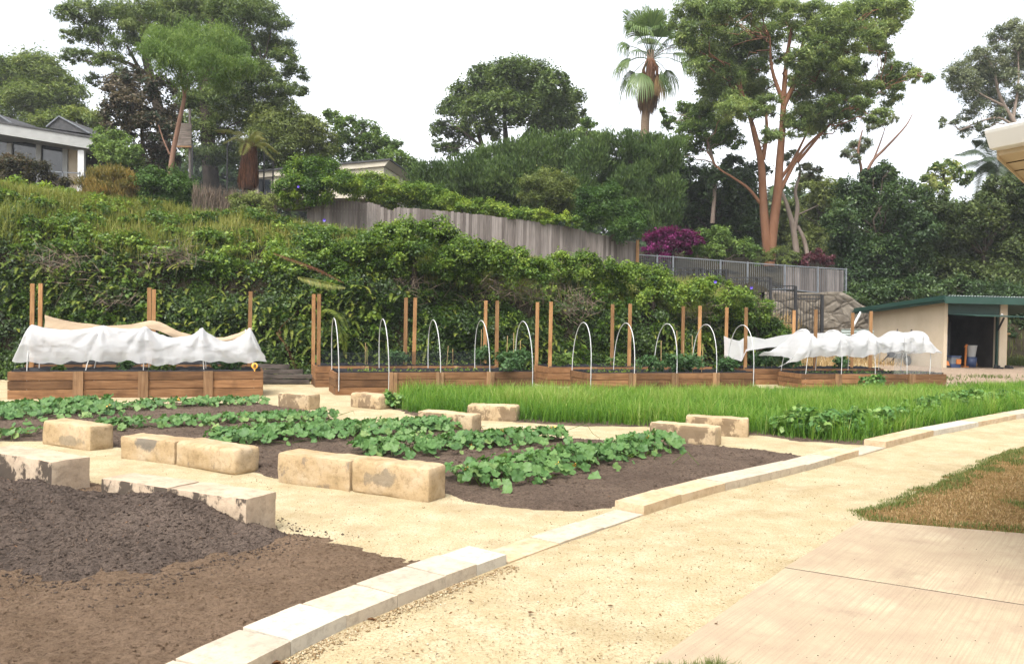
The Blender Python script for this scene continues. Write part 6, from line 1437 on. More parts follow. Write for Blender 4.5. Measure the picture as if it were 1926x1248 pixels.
# corrugated sheet lying behind the posts
mb = MB(); n = 40; A, B = P(1583, 623, 34.5), P(1644, 623, 34.8); vs = []
for j in range(9):
    for s in (0, 1): q = A + (B - A) * s; vs.append((q[0], q[1] + .04 * (j % 2), q[2] - .35 + .055 * j))
fs = [(2 * j, 2 * j + 1, 2 * j + 3, 2 * j + 2) for j in range(8)]; mb.add(vs, fs)
_o = mb.world('corrugated_panel', M['corrug'], None, 0, (A[0], A[1], A[2] - .35)); _m = _o.modifiers.new('thick', 'SOLIDIFY'); _m.thickness = .01; tag(_o, 'grey corrugated sheet standing behind the brown posts by the shed', 'sheet')
MB_ = MB(); c = P(1470, 628, 30.5)
f = Foliage(); n = 1500; 
for (cx_, cy_, sx, sy, m_) in [(14.4, 27.6, .9, .5, 260), (16.2, 28.1, 1.1, .35, 260), (17.4, 26.6, .7, .4, 180), (14.6, 26.4, .8, .35, 160)]:
    x = cx_ + rng.normal(size=m_) * sx * .5; y = cy_ + rng.normal(size=m_) * sy * .5; blades(f, x, y, apz(x, y, np.ones(m_)) - .01, rng.uniform(.04, .12, m_), .02, .4 + .2 * rng.normal(size=m_), .9)
tag(f.build('weeds', L['lawn']), 'low green weeds on the bare earth by the shed', kind='stuff')
f = Foliage(); n = 9000; x = rng.uniform(19.2, 32, n); y = rng.uniform(33.5, 40, n); z = np.maximum(hill_z(x, y), .25) ; blades(f, x, y, z, rng.uniform(.15, .5, n), .03, .4 + .25 * rng.normal(size=n), .7)
tag(f.build('grass', L['lawn']), 'green grass beyond the timber bench', kind='stuff')

# ------------------------------------------------------------------ eave of the near building
def eave():
    Y = 5.2; c = P(1856, 243, Y); root = empty('building_eave', (c[0] + 1.2, c[1] + .3, 0), 0, 'corner of a near building: white gutter over a cream soffit', 'eave')
    z_ = c[2]
    def lev(px, py, z): return G(px, py, z)
    e = lev(1926, 227, z_); u = unit((e - c) * [1, 1, 0])
    f0, f1 = lev(1872, 290, z_ - .155), lev(1926, 340, z_ - .155); rr = unit((f1 - f0) * [1, 1, 0])
    r2 = np.array([-u[1], u[0], 0]); r2 = r2 if r2[0] > 0 else -r2
    gw = .115; z0 = c[2]
    # quad gutter profile swept along u: outward is -r2
    n = -r2 if True else r2
    prof = [(0.0, 0.0), (.012, .0), (.02, -.012), (.015, -.03), (-.012, -.085), (-.03, -.12), (-.05, -.125), (-.11, -.125), (-.11, -.02)]
    vs = []
    for s in (0, 4.0):
        for (o, z) in prof: q = c + u * s + n * o; vs.append((q[0], q[1], z0 + z))
    k = len(prof); mb = MB().add(vs, [(i, i + 1, k + i + 1, k + i) for i in range(k - 1)] + [tuple(range(k))], False); mb.world('gutter', M['white'], root)
    a = c - n * .11; b = a + u * 4; zs = z0 - .125
    A2, B2 = a + rr * 5, b + rr * 5
    def sl(p, z): return (p[0], p[1], z)
    MB().hexa([sl(a, zs - .03), sl(b, zs - .03), sl(B2, zs - .03), sl(A2, zs - .03)], [sl(a, zs + .1), sl(b, zs + .1), sl(B2, zs + .1), sl(A2, zs + .1)]).world('soffit', M['fawn'], root)
    for s in (.28, .62):
        p, q = a + rr * s, b + rr * s; MB().hexa([sl(p, zs - .036), sl(q, zs - .036), sl(q + rr * .012, zs - .036), sl(p + rr * .012, zs - .036)], [sl(p, zs - .031), sl(q, zs - .031), sl(q + rr * .012, zs - .031), sl(p + rr * .012, zs - .031)]).world('soffit_joint', M['bark_dark'], root)
    MB().hexa([sl(a - [.012, 0, 0], zs - .05), sl(a, zs - .05), sl(A2, zs - .05), sl(A2 - [.012, 0, 0], zs - .05)], [sl(a - [.012, 0, 0], zs + .16), sl(a, zs + .16), sl(A2, zs + .16), sl(A2 - [.012, 0, 0], zs + .16)]).world('fascia', M['fawn'], root)
    up = np.array([0, 0, 1.2]); MB().hexa([sl(a + u * .02, zs + .102), sl(b, zs + .102), sl(B2, zs + .102), sl(A2, zs + .102)], [sl(a + u * .02, zs + .11), sl(b, zs + .16), sl(B2, zs + .16), sl(A2, zs + .11)]).world('roof', M['roof'], root)
    w0 = a + rr * 1.0 + np.array([1.3, 0, 0]); xx, yy = np.array([3.0, 0, 0]), rr * 3
    MB().hexa([sl(w0, -.1), sl(w0 + xx, -.1), sl(w0 + xx + yy, -.1), sl(w0 + yy, -.1)], [sl(w0, zs - .037), sl(w0 + xx, zs - .037), sl(w0 + xx + yy, zs - .037), sl(w0 + yy, zs - .037)]).world('wall', M['render'], root)
eave()
# ------------------------------------------------------------------ trees
tree('rounded_tree', 'light green domed tree behind the white house', 'tree', 62, [(30, 150, 42), (85, 140, 36), (-20, 150, 42), (125, 182, 32), (60, 195, 42), (10, 200, 38), (142, 215, 24), (100, 215, 32), (-30, 220, 45), (60, 130, 30)], L['limetree'], .42, .12, 1.1, 2.5, [([(60, 300), (60, 220), (55, 160)], .3, .1)], M['bark_dark'], flat=.6, tint0=.45)
tree('yellow_tree', 'yellowish green low tree just above the white roof', 'tree', 52, [(150, 222, 22), (110, 228, 22), (182, 232, 24), (80, 230, 18), (165, 245, 20), (205, 250, 18)], L['limetree'], .3, .12, 1.1, 1.0, [([(150, 300), (150, 240)], .15, .06)], M['bark_dark'], tint0=.62)
tree('feathery_tree', 'huge dark feathery tree filling the sky above the white house', 'tree', 49,
     [(128, 28, 20), (158, 22, 26), (172, 68, 26), (212, 40, 36), (240, 85, 28), (132, 68, 14), (135, 106, 16), (168, 108, 16), (206, 112, 20), (172, 150, 13), (225, 140, 14), (262, 30, 36), (305, 35, 34), (345, 20, 42), (395, 15, 42), (440, 25, 40), (485, 20, 32), (513, 45, 24), (525, 88, 24), (486, 85, 32), (440, 70, 32), (495, 140, 28), (535, 108, 20), (556, 138, 20), (562, 170, 15), (520, 172, 28), (470, 145, 38), (478, 195, 34), (536, 205, 22), (430, 185, 38), (440, 235, 36), (395, 195, 36), (370, 240, 34), (330, 60, 26), (545, 240, 20), (500, 230, 30), (400, 130, 30), (420, 100, 30), (350, 190, 26), (385, 290, 30), (430, 290, 30)],
     L['bigdark'], .32, .085, .85, 2.5, [([(318, 380), (310, 270), (296, 195), (278, 125), (268, 60), (262, 10)], .42, .12), ([(400, 380), (392, 270), (385, 180), (392, 100), (398, 30)], .5, .15), ([(296, 195), (262, 130), (238, 85)], .16, .06), ([(282, 140), (240, 118), (205, 108)], .12, .05), ([(385, 190), (440, 150), (490, 120)], .2, .07), ([(460, 180), (500, 165), (545, 150)], .12, .04)],
     M['bark_dark'], droop=.55, flat=.6, tint0=.45, squash=(1.15, 1, .75))
tree('slender_gum', 'bright light green gum with a slender red-brown trunk on the bank', 'tree', 35,
     [(330, 88, 30), (300, 108, 26), (368, 80, 32), (408, 85, 32), (440, 108, 28), (395, 125, 28), (350, 135, 26), (458, 128, 18), (300, 75, 22), (430, 140, 18), (282, 95, 16), (375, 105, 30), (420, 160, 14)], L['gumlight'], .26, .040, .95, 1.6,
     [([(318, 392), (319, 340), (326, 285), (338, 225), (347, 180), (341, 150), (339, 115)], .135, .045), ([(346, 178), (358, 155), (375, 125), (400, 100)], .05, .02), ([(319, 290), (307, 262), (298, 235)], .04, .02), ([(345, 165), (330, 130), (312, 105)], .04, .015), ([(350, 165), (380, 145), (420, 140)], .03, .012)], M['bark_red'], droop=.9, flat=.9, tint0=.45, squash=(1.15, 1, .9), sigma=.5)
tree('magnolia', 'coppery brown-leaved tree behind the slender trunk', 'tree', 41, [(222, 168, 22), (250, 150, 20), (272, 188, 28), (302, 168, 24), (218, 208, 22), (248, 238, 26), (290, 238, 28), (322, 220, 20), (330, 258, 22), (285, 290, 26), (240, 200, 26), (320, 300, 22), (210, 240, 14)], L['copper'], .26, .12, 1.1, 1.0, [([(270, 345), (268, 260), (262, 180)], .14, .05)], M['bark_dark'], tint0=.5)
tree('light_shrub_tree', 'pale green small tree between white house and coppery tree', 'tree', 39.5, [(208, 268, 26), (232, 285, 24), (200, 298, 24), (240, 312, 24), (190, 275, 16), (255, 295, 18)], L['midgreen'], .2, .09, 1.0, .6, [([(215, 340), (215, 280)], .07, .03)], M['bark_dark'], tint0=.62)
tree('grey_green_tree', 'greyish dense tree above the tree fern', 'tree', 47, [(508, 228, 32), (548, 240, 32), (585, 242, 27), (540, 278, 32), (580, 280, 30), (495, 265, 28), (612, 268, 22), (520, 305, 26), (560, 312, 26), (600, 300, 22), (470, 285, 24)], L['olive'], .26, .09, 1.15, 1.5, [([(550, 345), (548, 270)], .2, .08)], M['bark_dark'], tint0=.4)
tree('leafy_tree', 'open leafy green tree behind the cream building', 'tree', 53, [(628, 222, 16), (652, 234, 18), (690, 248, 20), (640, 262, 22), (680, 280, 24), (720, 282, 22), (738, 302, 24), (764, 312, 20), (702, 262, 16), (620, 285, 18), (782, 326, 16), (660, 300, 24), (700, 310, 22), (740, 325, 20), (618, 215, 9), (745, 275, 12)], L['midgreen'], .3, .14, .95, 1.5, [([(690, 340), (685, 280), (660, 240)], .18, .06)], M['bark_dark'], tint0=.5)
tree('round_fig_tree', 'big round-headed dark tree standing alone against the white sky', 'tree', 60,
     [(960, 148, 36), (918, 158, 34), (1000, 146, 34), (1042, 162, 28), (880, 180, 30), (1070, 188, 24), (850, 212, 27), (828, 245, 17), (900, 220, 34), (950, 205, 36), (1000, 205, 36), (1050, 215, 34), (868, 255, 24), (826, 276, 14), (1086, 218, 17), (1060, 248, 28), (1018, 245, 26), (940, 165, 36), (975, 180, 36), (1020, 185, 34), (930, 245, 20), (850, 285, 14), (905, 150, 20)],
     L['roundtree'], .36, .15, 1.05, 3.5, [([(955, 330), (952, 270), (948, 215)], .32, .12), ([(912, 330), (905, 270), (890, 220)], .26, .1), ([(960, 290), (1000, 240), (1040, 215)], .2, .08), ([(905, 275), (880, 255), (860, 240)], .12, .05)], M['bark_dark'], tint0=.48, flat=.65)
tree('small_green_tree', 'small bright tree tucked against the flank of the round-headed tree', 'tree', 54, [(1105, 240, 16), (1095, 258, 18), (1118, 258, 13)], L['midgreen'], .3, .12, 1.0, .6, [([(1105, 290), (1103, 250)], .1, .05)], M['bark_dark'], tint0=.62)
# cypress hedge: columns of upright sprays
def cypress_blobs(x0, x1, top, bot, step, r):
    out = []; x = x0
    while x <= x1:
        y = top(x) + r * .75
        while y < bot(x): out.append((x + rng.uniform(-5, 5), y + rng.uniform(-5, 5), r * rng.uniform(.85, 1.2))); y += r * 1.05
        x += step
    return out
topf = lambda x: np.interp(x, [780, 850, 930, 1000, 1080], [318, 300, 284, 266, 258])
tree('cypress_hedge', 'long dark conifer hedge rising behind the lime hedge', 'hedge', 44.5, cypress_blobs(790, 1085, topf, lambda x: np.interp(x, [780, 1085], [362, 410]), 27, 22), L['cypress'], .30, .07, .8, 1.0, [([(930, 410), (930, 320)], .2, .1)], M['bark_dark'], limbs=False, axis=(0, 0, 1.2), tint0=.5, sigma=.45)
topg = lambda x: np.interp(x, [1080, 1130, 1200, 1250, 1275], [262, 258, 250, 252, 285])
tree('cypress_tree', 'tall dark conifer mass below the fan palm', 'tree', 43, cypress_blobs(1095, 1262, topg, lambda x: np.interp(x, [1080, 1262], [400, 430]), 27, 22), L['cypress'], .30, .07, .8, 1.0, [([(1185, 440), (1185, 300)], .25, .1)], M['bark_dark'], limbs=False, axis=(0, 0, 1.2), tint0=.38, sigma=.45)
# fan palm
L['deadfrond'] = M['deadfrond']
def fan_palm():
    Y = 52; b = P(1212, 330, Y); top = P(1224, 95, Y); root = empty('fan_palm', b, 0, 'tall fan palm with a brown skirt of dead fronds', 'palm')
    mid = P(1213, 240, Y); MB().tube(smoothline([b, mid, P(1218, 180, Y), P(1222, 130, Y), top]), list(np.linspace(.30, .22, 21)), 10).world('trunk', M['palm_bark'], root)
    k = Y / FPX
    def fan(o, e, R, mat, nm, droop=.5, half=1.25, nseg=26, tint=.5, face=None):
        o, e = np.asarray(o), np.asarray(e); d = unit(e - o); g = Foliage(); h = empty(nm, e, 0); h.parent = root; h.location = Vector(e) - Vector(root.location)
        side = unit(np.cross(d, np.array([0, 0, 1.]) + rng.normal(size=3) * .35 + (0 if face is None else np.array(face)))); nrm = np.cross(side, d)
        V, Q, T = [], [], []
        for i in range(nseg):
            th = -half + 2 * half * i / (nseg - 1); ax = d * math.cos(th) + side * math.sin(th); sd = side * math.cos(th) - d * math.sin(th); r = R * (1 - .22 * abs(th) / half) * rng.uniform(.9, 1.08); w = r * 2 * half / nseg * .62
            zz = np.array([0, 0, -1.]); fl = nrm * (.02 if i % 2 else -.02)
            p0 = e; p1 = e + ax * r * .5 + fl + zz * r * .06 * droop; p2 = e + ax * r * .8 + zz * r * .28 * droop; p3_ = e + ax * r * .93 + zz * r * (.62 * droop + .1 * rng.random())
            vs = [p0, p0 + sd * .01, p1 - sd * w * .55, p1 + sd * w * .55, p2 - sd * w * .4, p2 + sd * w * .4, p3_ - sd * .012, p3_ + sd * .012]; bb = len(V); V += vs
            Q += [(bb, bb + 1, bb + 3, bb + 2), (bb + 2, bb + 3, bb + 5, bb + 4), (bb + 4, bb + 5, bb + 7, bb + 6)]; T += [tint + .15 * rng.normal()] * 3
        V = np.array(V) - e; m = mesh_np('fan', V, np.array(Q), mat, None, None, np.clip(T, 0, 1)); m.parent = h
        c = (o + e) / 2 + np.array([0, 0, .12 * np.linalg.norm(e - o)]); mb = MB().tube(smoothline([o - e, c - e, e - e], 4), .022, 5); mb.build('petiole', L['palm'] if mat is not L['deadfrond'] else L['deadfrond'], h)
    cr = P(1223, 112, Y)
    for (px, py, dy, R, dr, t) in [(1195, 55, -1.2, 1.6, .7, .5), (1215, 55, 1.0, 1.6, .5, .4), (1250, 60, 1.2, 1.6, .6, .45), (1228, 40, -1.4, 1.6, .4, .55), (1240, 30, 0, 1.4, .3, .5), (1205, 60, -1.6, 1.5, .8, .6), (1185, 38, .3, 1.7, .55, .55), (1205, 42, -.8, 1.7, .5, .6), (1232, 45, -.6, 1.75, .4, .45), (1245, 40, .6, 1.7, .4, .4), (1258, 52, -.2, 1.6, .6, .5), (1222, 30, .5, 1.6, .3, .5), (1265, 68, .6, 1.4, .8, .45), (1240, 62, -1.2, 1.5, .7, .4),
                           (1222, 78, -1.5, 1.2, .8, .75), (1178, 82, .2, 1.25, 1.3, .5), (1180, 112, .3, 1.2, 1.4, .55), (1172, 118, -.6, 1.2, 1.3, .6), (1278, 100, .2, 1.3, 1.2, .5), (1290, 118, -.4, 1.3, 1.3, .5), (1275, 80, .9, 1.2, 1.0, .6),
                           (1205, 142, -1.0, 1.4, 1.2, .6), (1188, 140, .4, 1.3, 1.4, .45), (1250, 140, -.6, 1.35, 1.3, .5), (1258, 135, .5, 1.2, 1.4, .5), (1240, 90, 1.4, 1.3, .9, .5), (1205, 95, 1.4, 1.3, .9, .5), (1238, 145, .9, 1.2, 1.3, .4)]:
        e = cr + (P(px, py, Y + dy) - cr) * .84; fan(cr, e, R * 1.02, L['palm'], 'frond', dr, 1.3, 26, t)
    fan(cr, P(1236, 142, Y - .7), 1.2, L['deadfrond'], 'dead_frond', 1.2, .7, 14, .95); fan(cr, P(1285, 88, Y - .2), .9, L['deadfrond'], 'dead_frond', 1.3, .8, 14, .9)
    f = Foliage(); n = 1500; a = rng.uniform(0, 6.28, n); h = rng.random(n) ** 1.3; q = P(1221, 150, Y); lo = P(1217, 205, Y); p = q + (lo - q) * h[:, None] + np.stack([np.cos(a), np.sin(a), 0 * a], 1) * (.30 + .50 * np.sin(math.pi * (.12 + h * .75)) * rng.random(n))[:, None]
    f.leaves(p, np.array([0, 0, -1.]) + np.stack([np.cos(a), np.sin(a), 0 * a], 1) * .12 + rng.normal(size=(n, 3)) * .1, np.stack([np.cos(a), np.sin(a), 0 * a], 1), rng.uniform(.6, 1.3, n), .07, .42 + .25 * rng.normal(size=n)); f.build('skirt', L['deadfrond'], root)
    mb = MB()
    for i in range(34):
        a = rng.uniform(0, 6.28); o = cr + np.array([math.cos(a), math.sin(a), 0]) * .2; e = P(1222, 150 + rng.uniform(-8, 14), Y) + np.array([math.cos(a), math.sin(a), 0]) * rng.uniform(.4, .6); mb.tube([o, (o + e) / 2 + np.array([math.cos(a), math.sin(a), 0]) * .15, e], [.045, .035, .02], 5, False)
    mb.world('leaf_bases', M['bark_gum'], root)
fan_palm()
# the big smooth-barked gum
gb = [(1296, 23, 28), (1327, 15, 26), (1362, 23, 28), (1397, 12, 28), (1428, 23, 28), (1459, 15, 26), (1490, 23, 26), (1308, 62, 25), (1343, 70, 25), (1316, 101, 25), (1354, 101, 26), (1397, 77, 30), (1428, 68, 26), (1436, 95, 22), (1312, 124, 18), (1350, 128, 22), (1389, 116, 26), (1529, 23, 22), (1563, 39, 28), (1591, 31, 28), (1625, 23, 28), (1660, 23, 26), (1687, 19, 22), (1690, 38, 16), (1575, 70, 27), (1614, 66, 26), (1656, 58, 24), (1645, 93, 19), (1662, 100, 16), (1536, 108, 28), (1567, 105, 28), (1521, 132, 26), (1552, 139, 28), (1583, 132, 25), (1529, 163, 26), (1567, 167, 24), (1602, 163, 20), (1676, 130, 18), (1699, 139, 18), (1668, 155, 18), (1722, 143, 14), (1746, 148, 10), (1637, 170, 18), (1672, 186, 16), (1656, 215, 16), (1637, 232, 14),
      (1366, 167, 25), (1397, 174, 26), (1428, 170, 24), (1443, 194, 19), (1343, 186, 22), (1374, 209, 24), (1405, 209, 19), (1505, 217, 24), (1529, 232, 21), (1552, 217, 21), (1579, 217, 17), (1451, 256, 18), (1583, 240, 13), (1460, 60, 20), (1500, 60, 20), (1470, 110, 14), (1600, 100, 20), (1618, 195, 16), (1445, 215, 14), (1420, 130, 20), (1500, 110, 20), (1490, 150, 16), (1520, 70, 18), (1560, 195, 18), (1480, 230, 12), (1540, 250, 16), (1330, 150, 18), (1300, 90, 18), (1370, 145, 22), (1410, 150, 22), (1330, 165, 20), (1385, 190, 22), (1425, 205, 16), (1350, 205, 18), (1500, 240, 18), (1520, 205, 20), (1600, 215, 18), (1620, 170, 18), (1625, 200, 16), (1580, 190, 20), (1270, 55, 12), (1285, 75, 14), (1545, 85, 22), (1600, 60, 22), (1640, 75, 18), (1540, 60, 20), (1350, 45, 22), (1610, 130, 18), (1505, 185, 16), (1690, 165, 10)]
tree('spreading_gum', 'towering gum with smooth orange twin trunks and open crown', 'tree', 46, gb, L['gum'], .28, .07, 1.0, 3.0,
     [([(1447, 500), (1454, 430), (1463, 360), (1467, 300), (1472, 235), (1475, 170), (1480, 110), (1490, 50)], .31, .08), ([(1446, 500), (1437, 400), (1432, 310), (1420, 255), (1412, 225), (1398, 180)], .27, .08), ([(1432, 385), (1408, 355), (1380, 335), (1350, 315), (1330, 285)], .10, .03), ([(1460, 375), (1482, 330), (1505, 290), (1530, 262), (1556, 240)], .13, .04), ([(1462, 345), (1490, 305), (1508, 270), (1525, 235)], .11, .04), ([(1474, 200), (1496, 150), (1508, 90), (1522, 40)], .16, .05), ([(1472, 190), (1452, 130), (1448, 70)], .13, .04), ([(1435, 300), (1442, 250), (1440, 200)], .14, .06), ([(1480, 120), (1530, 80), (1580, 60)], .1, .04), ([(1500, 305), (1560, 235), (1610, 200), (1660, 170)], .09, .03)],
     M['bark_gum'], droop=.6, flat=.7, tint0=.47, squash=(1.15, 1, .85), sigma=.36, tip_r=.035)
tree('green_gum', 'greener lower-crowned tree leaning between the palm and the orange gum', 'tree', 49, [(1316, 217, 23), (1288, 212, 18), (1296, 248, 23), (1343, 248, 24), (1358, 271, 20), (1327, 271, 17), (1257, 232, 13), (1273, 263, 16), (1246, 213, 8), (1310, 235, 20), (1370, 240, 20), (1385, 262, 16), (1300, 285, 16), (1265, 300, 18)], L['midgreen'], .3, .11, 1.05, 1.5, [([(1340, 420), (1345, 330), (1335, 280), (1320, 240)], .13, .05)], M['bark_pale'], tint0=.55)
tree('twisted_gum', 'small pale twisted gum beside the orange trunks', 'tree', 48, [(1490, 300, 15), (1512, 318, 13), (1530, 330, 13), (1540, 320, 8)], L['greygum'], .28, .09, .8, 1.0, [([(1500, 490), (1492, 430), (1480, 385), (1468, 355)], .20, .07), ([(1493, 440), (1500, 390), (1496, 360), (1505, 325), (1502, 305)], .14, .04), ([(1521, 492), (1512, 450), (1500, 425)], .14, .09), ([(1497, 405), (1520, 395), (1540, 385)], .05, .02)], M['bark_pale'], tint0=.5)
tree('understory_tree', 'dark green dense tree between conifers and orange gum trunks', 'tree', 51, [(1265, 330, 30), (1300, 340, 32), (1350, 345, 32), (1395, 350, 32), (1300, 385, 36), (1350, 395, 36), (1400, 400, 34), (1262, 390, 28), (1380, 440, 32), (1330, 435, 30), (1420, 440, 24), (1285, 430, 30), (1245, 420, 25), (1380, 310, 20), (1420, 320, 20)], L['darkbush'], .32, .15, 1.25, 2.0, [([(1345, 480), (1345, 400)], .2, .1)], M['bark_dark'], tint0=.5)
tree('backdrop_tree', 'lighter olive green tree seen past the twisted pale gum', 'tree', 57, [(1520, 352, 22), (1550, 365, 26), (1530, 400, 28), (1562, 425, 28), (1520, 440, 26), (1570, 345, 14), (1480, 400, 26), (1460, 440, 26), (1590, 400, 24), (1545, 460, 26), (1500, 470, 24), (1585, 460, 26)], L['olive'], .34, .14, 1.1, 1.5, [([(1540, 500), (1540, 400)], .2, .08)], M['bark_dark'], tint0=.62)
tree('bare_gum', 'thin distant gum with bare reddish limbs against the sky', 'tree', 54, [(1605, 282, 16), (1625, 272, 14), (1590, 290, 10), (1612, 300, 10), (1660, 235, 9), (1680, 225, 8), (1640, 240, 9)], L['greygum'], .3, .07, .75, 1.0, [([(1618, 370), (1620, 320), (1614, 285), (1622, 245)], .13, .04), ([(1622, 345), (1640, 305), (1662, 282), (1685, 258), (1705, 235), (1716, 215)], .12, .025), ([(1640, 308), (1655, 270), (1665, 240)], .07, .02)], M['bark_red'], limbs=True, tint0=.5, droop=.6)
tree('open_gum', 'grey-leaved open gum reaching in above the near gutter', 'tree', 62, [(1904, 58, 19), (1877, 68, 15), (1924, 77, 17), (1916, 101, 19), (1838, 116, 18), (1869, 124, 18), (1807, 132, 16), (1784, 139, 12), (1819, 155, 20), (1858, 155, 20), (1893, 147, 16), (1831, 182, 18), (1862, 186, 18), (1896, 194, 15), (1916, 178, 15), (1815, 217, 11), (1796, 232, 8), (1772, 232, 7), (1815, 248, 10), (1838, 240, 10), (1930, 130, 18), (1940, 60, 20), (1846, 100, 12), (1880, 215, 10), (1772, 225, 5), (1795, 158, 14), (1850, 140, 18), (1880, 100, 14), (1900, 125, 18), (1935, 100, 18), (1840, 205, 14), (1870, 225, 12), (1850, 245, 10), (1905, 225, 12)], L['greygum'], .34, .10, .85, 1.5,
     [([(1960, 420), (1950, 320), (1930, 265), (1905, 225), (1880, 180), (1870, 130)], .28, .07), ([(1918, 245), (1880, 222), (1840, 230), (1805, 245)], .10, .03), ([(1905, 225), (1915, 160), (1915, 100)], .12, .04), ([(1890, 200), (1850, 180), (1820, 160)], .10, .03)], M['bark_pale'], droop=.4, tint0=.45, sigma=.4)
tree('lilly_pilly', 'dark glossy rounded tree directly behind the shed', 'tree', 43.5, [(1600, 372, 30), (1640, 352, 30), (1662, 332, 22), (1690, 372, 30), (1728, 378, 24), (1582, 420, 32), (1630, 418, 36), (1690, 428, 38), (1600, 475, 38), (1650, 488, 42), (1705, 488, 38), (1600, 528, 34), (1645, 545, 36), (1730, 430, 30), (1625, 585, 26), (1605, 565, 20), (1660, 590, 26), (1700, 545, 34), (1672, 322, 10), (1648, 325, 12)], L['darkbush'], .24, .12, 1.25, 1.5, [([(1650, 590), (1650, 450)], .2, .1)], M['bark_dark'], tint0=.45)
tree('olive_tree', 'olive-dark bushy tree behind the shed roof and bench', 'tree', 44.5, [(1765, 400, 30), (1805, 415, 36), (1850, 405, 36), (1895, 420, 36), (1780, 465, 38), (1840, 475, 38), (1900, 478, 40), (1765, 525, 36), (1820, 538, 38), (1880, 538, 40), (1925, 520, 36), (1870, 390, 24), (1740, 470, 28), (1930, 440, 36), (1960, 480, 40), (1930, 570, 34), (1900, 590, 30), (1885, 352, 24), (1915, 370, 28), (1858, 372, 20), (1940, 350, 26)], L['olivebush'], .26, .12, 1.25, 1.5, [([(1850, 620), (1850, 480)], .22, .1)], M['bark_dark'], tint0=.5)
tree('variegated_tree', 'pale yellow-leaved tree in front of the feather palm', 'tree', 47, [(1758, 325, 17), (1785, 315, 16), (1742, 342, 11), (1808, 332, 17), (1772, 350, 19), (1742, 360, 12), (1735, 355, 8)], L['variegated'], .34, .15, .9, .6, [([(1785, 420), (1780, 360), (1775, 330)], .12, .05)], M['bark_dark'], tint0=.55)
def feather_palm():
    Y = 50; b = P(1890, 470, Y); c = P(1885, 330, Y); root = empty('feather_palm', b, 0, 'dark feathery palm behind the near gutter corner', 'palm')
    MB().tube([b, (b + c) / 2, c], [.2, .18, .16], 9).world('trunk', M['palm_bark'], root)
    for (px, py, dy, up) in [(1800, 290, .0, 28), (1830, 262, .8, 30), (1865, 252, -.8, 20), (1900, 262, .9, 25), (1930, 285, -.5, 25), (1795, 320, -1, 25), (1815, 350, .8, 30), (1840, 372, -1.2, 35), (1960, 320, .4, 30), (1955, 360, -.6, 30), (1880, 385, -1.8, 40), (1915, 380, 1.2, 40), (1845, 300, -2, 20), (1910, 300, -2, 20), (1870, 345, -2.4, 30), (1935, 340, 1, 25), (1828, 330, .3, 25)]:
        g = Foliage(); e = P(px, py, Y + dy); m = P((px + 1885) / 2, (py + 330) / 2 - up, Y + dy * .6); frond(g, [c, m, e], 1.0, .5, 38, .08); h = g.build('frond', L['featherpalm'], root)
feather_palm()
# far wooded ridge closing the view
def ridge_wood():
    f = Foliage()
    for px in np.arange(-500, 2500, 34):
        Y = rng.uniform(84, 96); py = np.interp(px, [-500, 0, 400, 800, 1200, 1500, 1900, 2500], [280, 290, 320, 345, 370, 380, 420, 420]) + rng.uniform(-10, 16)
        for k in range(5): clump(f, P(px + rng.uniform(-8, 8), py + 24 * k, Y), 30 / FPX * Y, .9, .45, 1.0, tint0=.45)
    tag(f.build('woodland', L['darkbush'], None, (0, 90, 8)), 'distant dark wood closing the view behind the trees', kind='stuff')
ridge_wood()

# ------------------------------------------------------------------ thin haze volume, added to lift the dark tones
hz = MB().box(-420, 420, -80, 420, -1.6, 34).build('haze', new_mat('haze_air')[0], None, (0, 0, 0)); _nt = hz.data.materials[0].node_tree
_pv = _nt.nodes.new('ShaderNodeVolumePrincipled'); _pv.inputs['Color'].default_value = (.93, .95, 1, 1); _pv.inputs['Density'].default_value = .00055; _pv.inputs['Anisotropy'].default_value = .2
_nt.links.new(_pv.outputs[0], [n for n in _nt.nodes if n.type == 'OUTPUT_MATERIAL'][0].inputs['Volume']); tag(hz, 'thin pale haze added to lift the dark tones', kind='stuff')
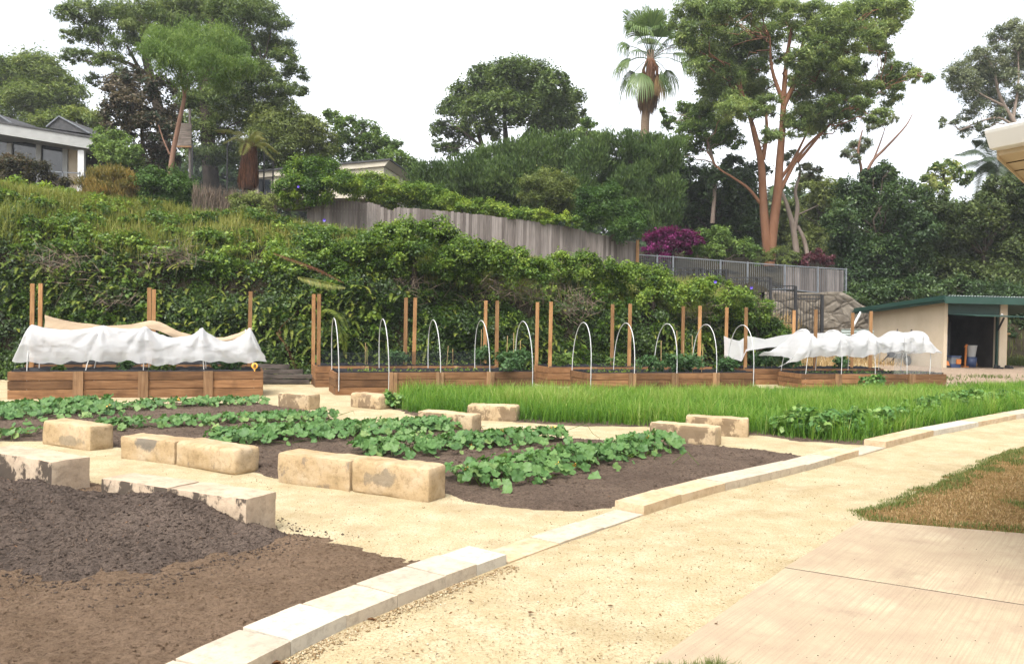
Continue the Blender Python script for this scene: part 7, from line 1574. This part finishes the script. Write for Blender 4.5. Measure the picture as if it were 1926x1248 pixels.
# ------------------------------------------------------------------ light
w = bpy.data.worlds.new('World'); sc.world = w; w.use_nodes = True; nt = w.node_tree; nt.nodes.clear()
SUN_EL, SUN_AZ = math.radians(58), math.radians(205)      # azimuth clockwise from +Y: behind the camera, a little to its left
out = nt.nodes.new('ShaderNodeOutputWorld'); bg = nt.nodes.new('ShaderNodeBackground'); sky = nt.nodes.new('ShaderNodeTexSky')
sky.sky_type = 'NISHITA'; sky.sun_disc = False; sky.sun_elevation = SUN_EL; sky.sun_rotation = SUN_AZ; sky.air_density = 1.0; sky.dust_density = 4.0; sky.ozone_density = 1.0
hs = N(nt, 'ShaderNodeHueSaturation'); hs.inputs['Saturation'].default_value = .18; nt.links.new(sky.outputs[0], hs.inputs['Color'])
# thin cloud sheet: broad pale grey patches
tc = nt.nodes.new('ShaderNodeTexCoord'); mp = nt.nodes.new('ShaderNodeMapping'); mp.inputs['Scale'].default_value = (1, 1, 3); nt.links.new(tc.outputs['Generated'], mp.inputs[0])
cf = noise_tex(nt, mp.outputs[0], 2.2, 5, .55)
cl = ramp(nt, [(.36, (.64, .66, .69)), (.56, (1, 1, 1))], cf)
mx = mixc(nt, 1.0, hs.outputs[0], cl, 'MULTIPLY')
nt.links.new(mx, bg.inputs['Color']); bg.inputs['Strength'].default_value = .15; nt.links.new(bg.outputs[0], out.inputs['Surface'])
sun = bpy.data.lights.new('sun', 'SUN'); sun.energy = 1.0; sun.angle = math.radians(25); sun.color = (1, .96, .90)
so = bpy.data.objects.new('sun', sun); COL.objects.link(so); so.location = (0, -10, 30)
dirv = Vector((math.sin(SUN_AZ) * math.cos(SUN_EL), math.cos(SUN_AZ) * math.cos(SUN_EL), math.sin(SUN_EL)))
so.rotation_euler = dirv.to_track_quat('Z', 'Y').to_euler()
vs_ = sc.view_settings; vs_.view_transform = 'Standard'; vs_.look = 'None'; vs_.gamma = 1; vs_.use_curve_mapping = False; vs_.exposure = 1.68
cy = sc.cycles; cy.max_bounces = 12; cy.diffuse_bounces = 8; cy.transparent_max_bounces = 12; cy.transmission_bounces = 8; cy.glossy_bounces = 2
cy.use_denoising = True
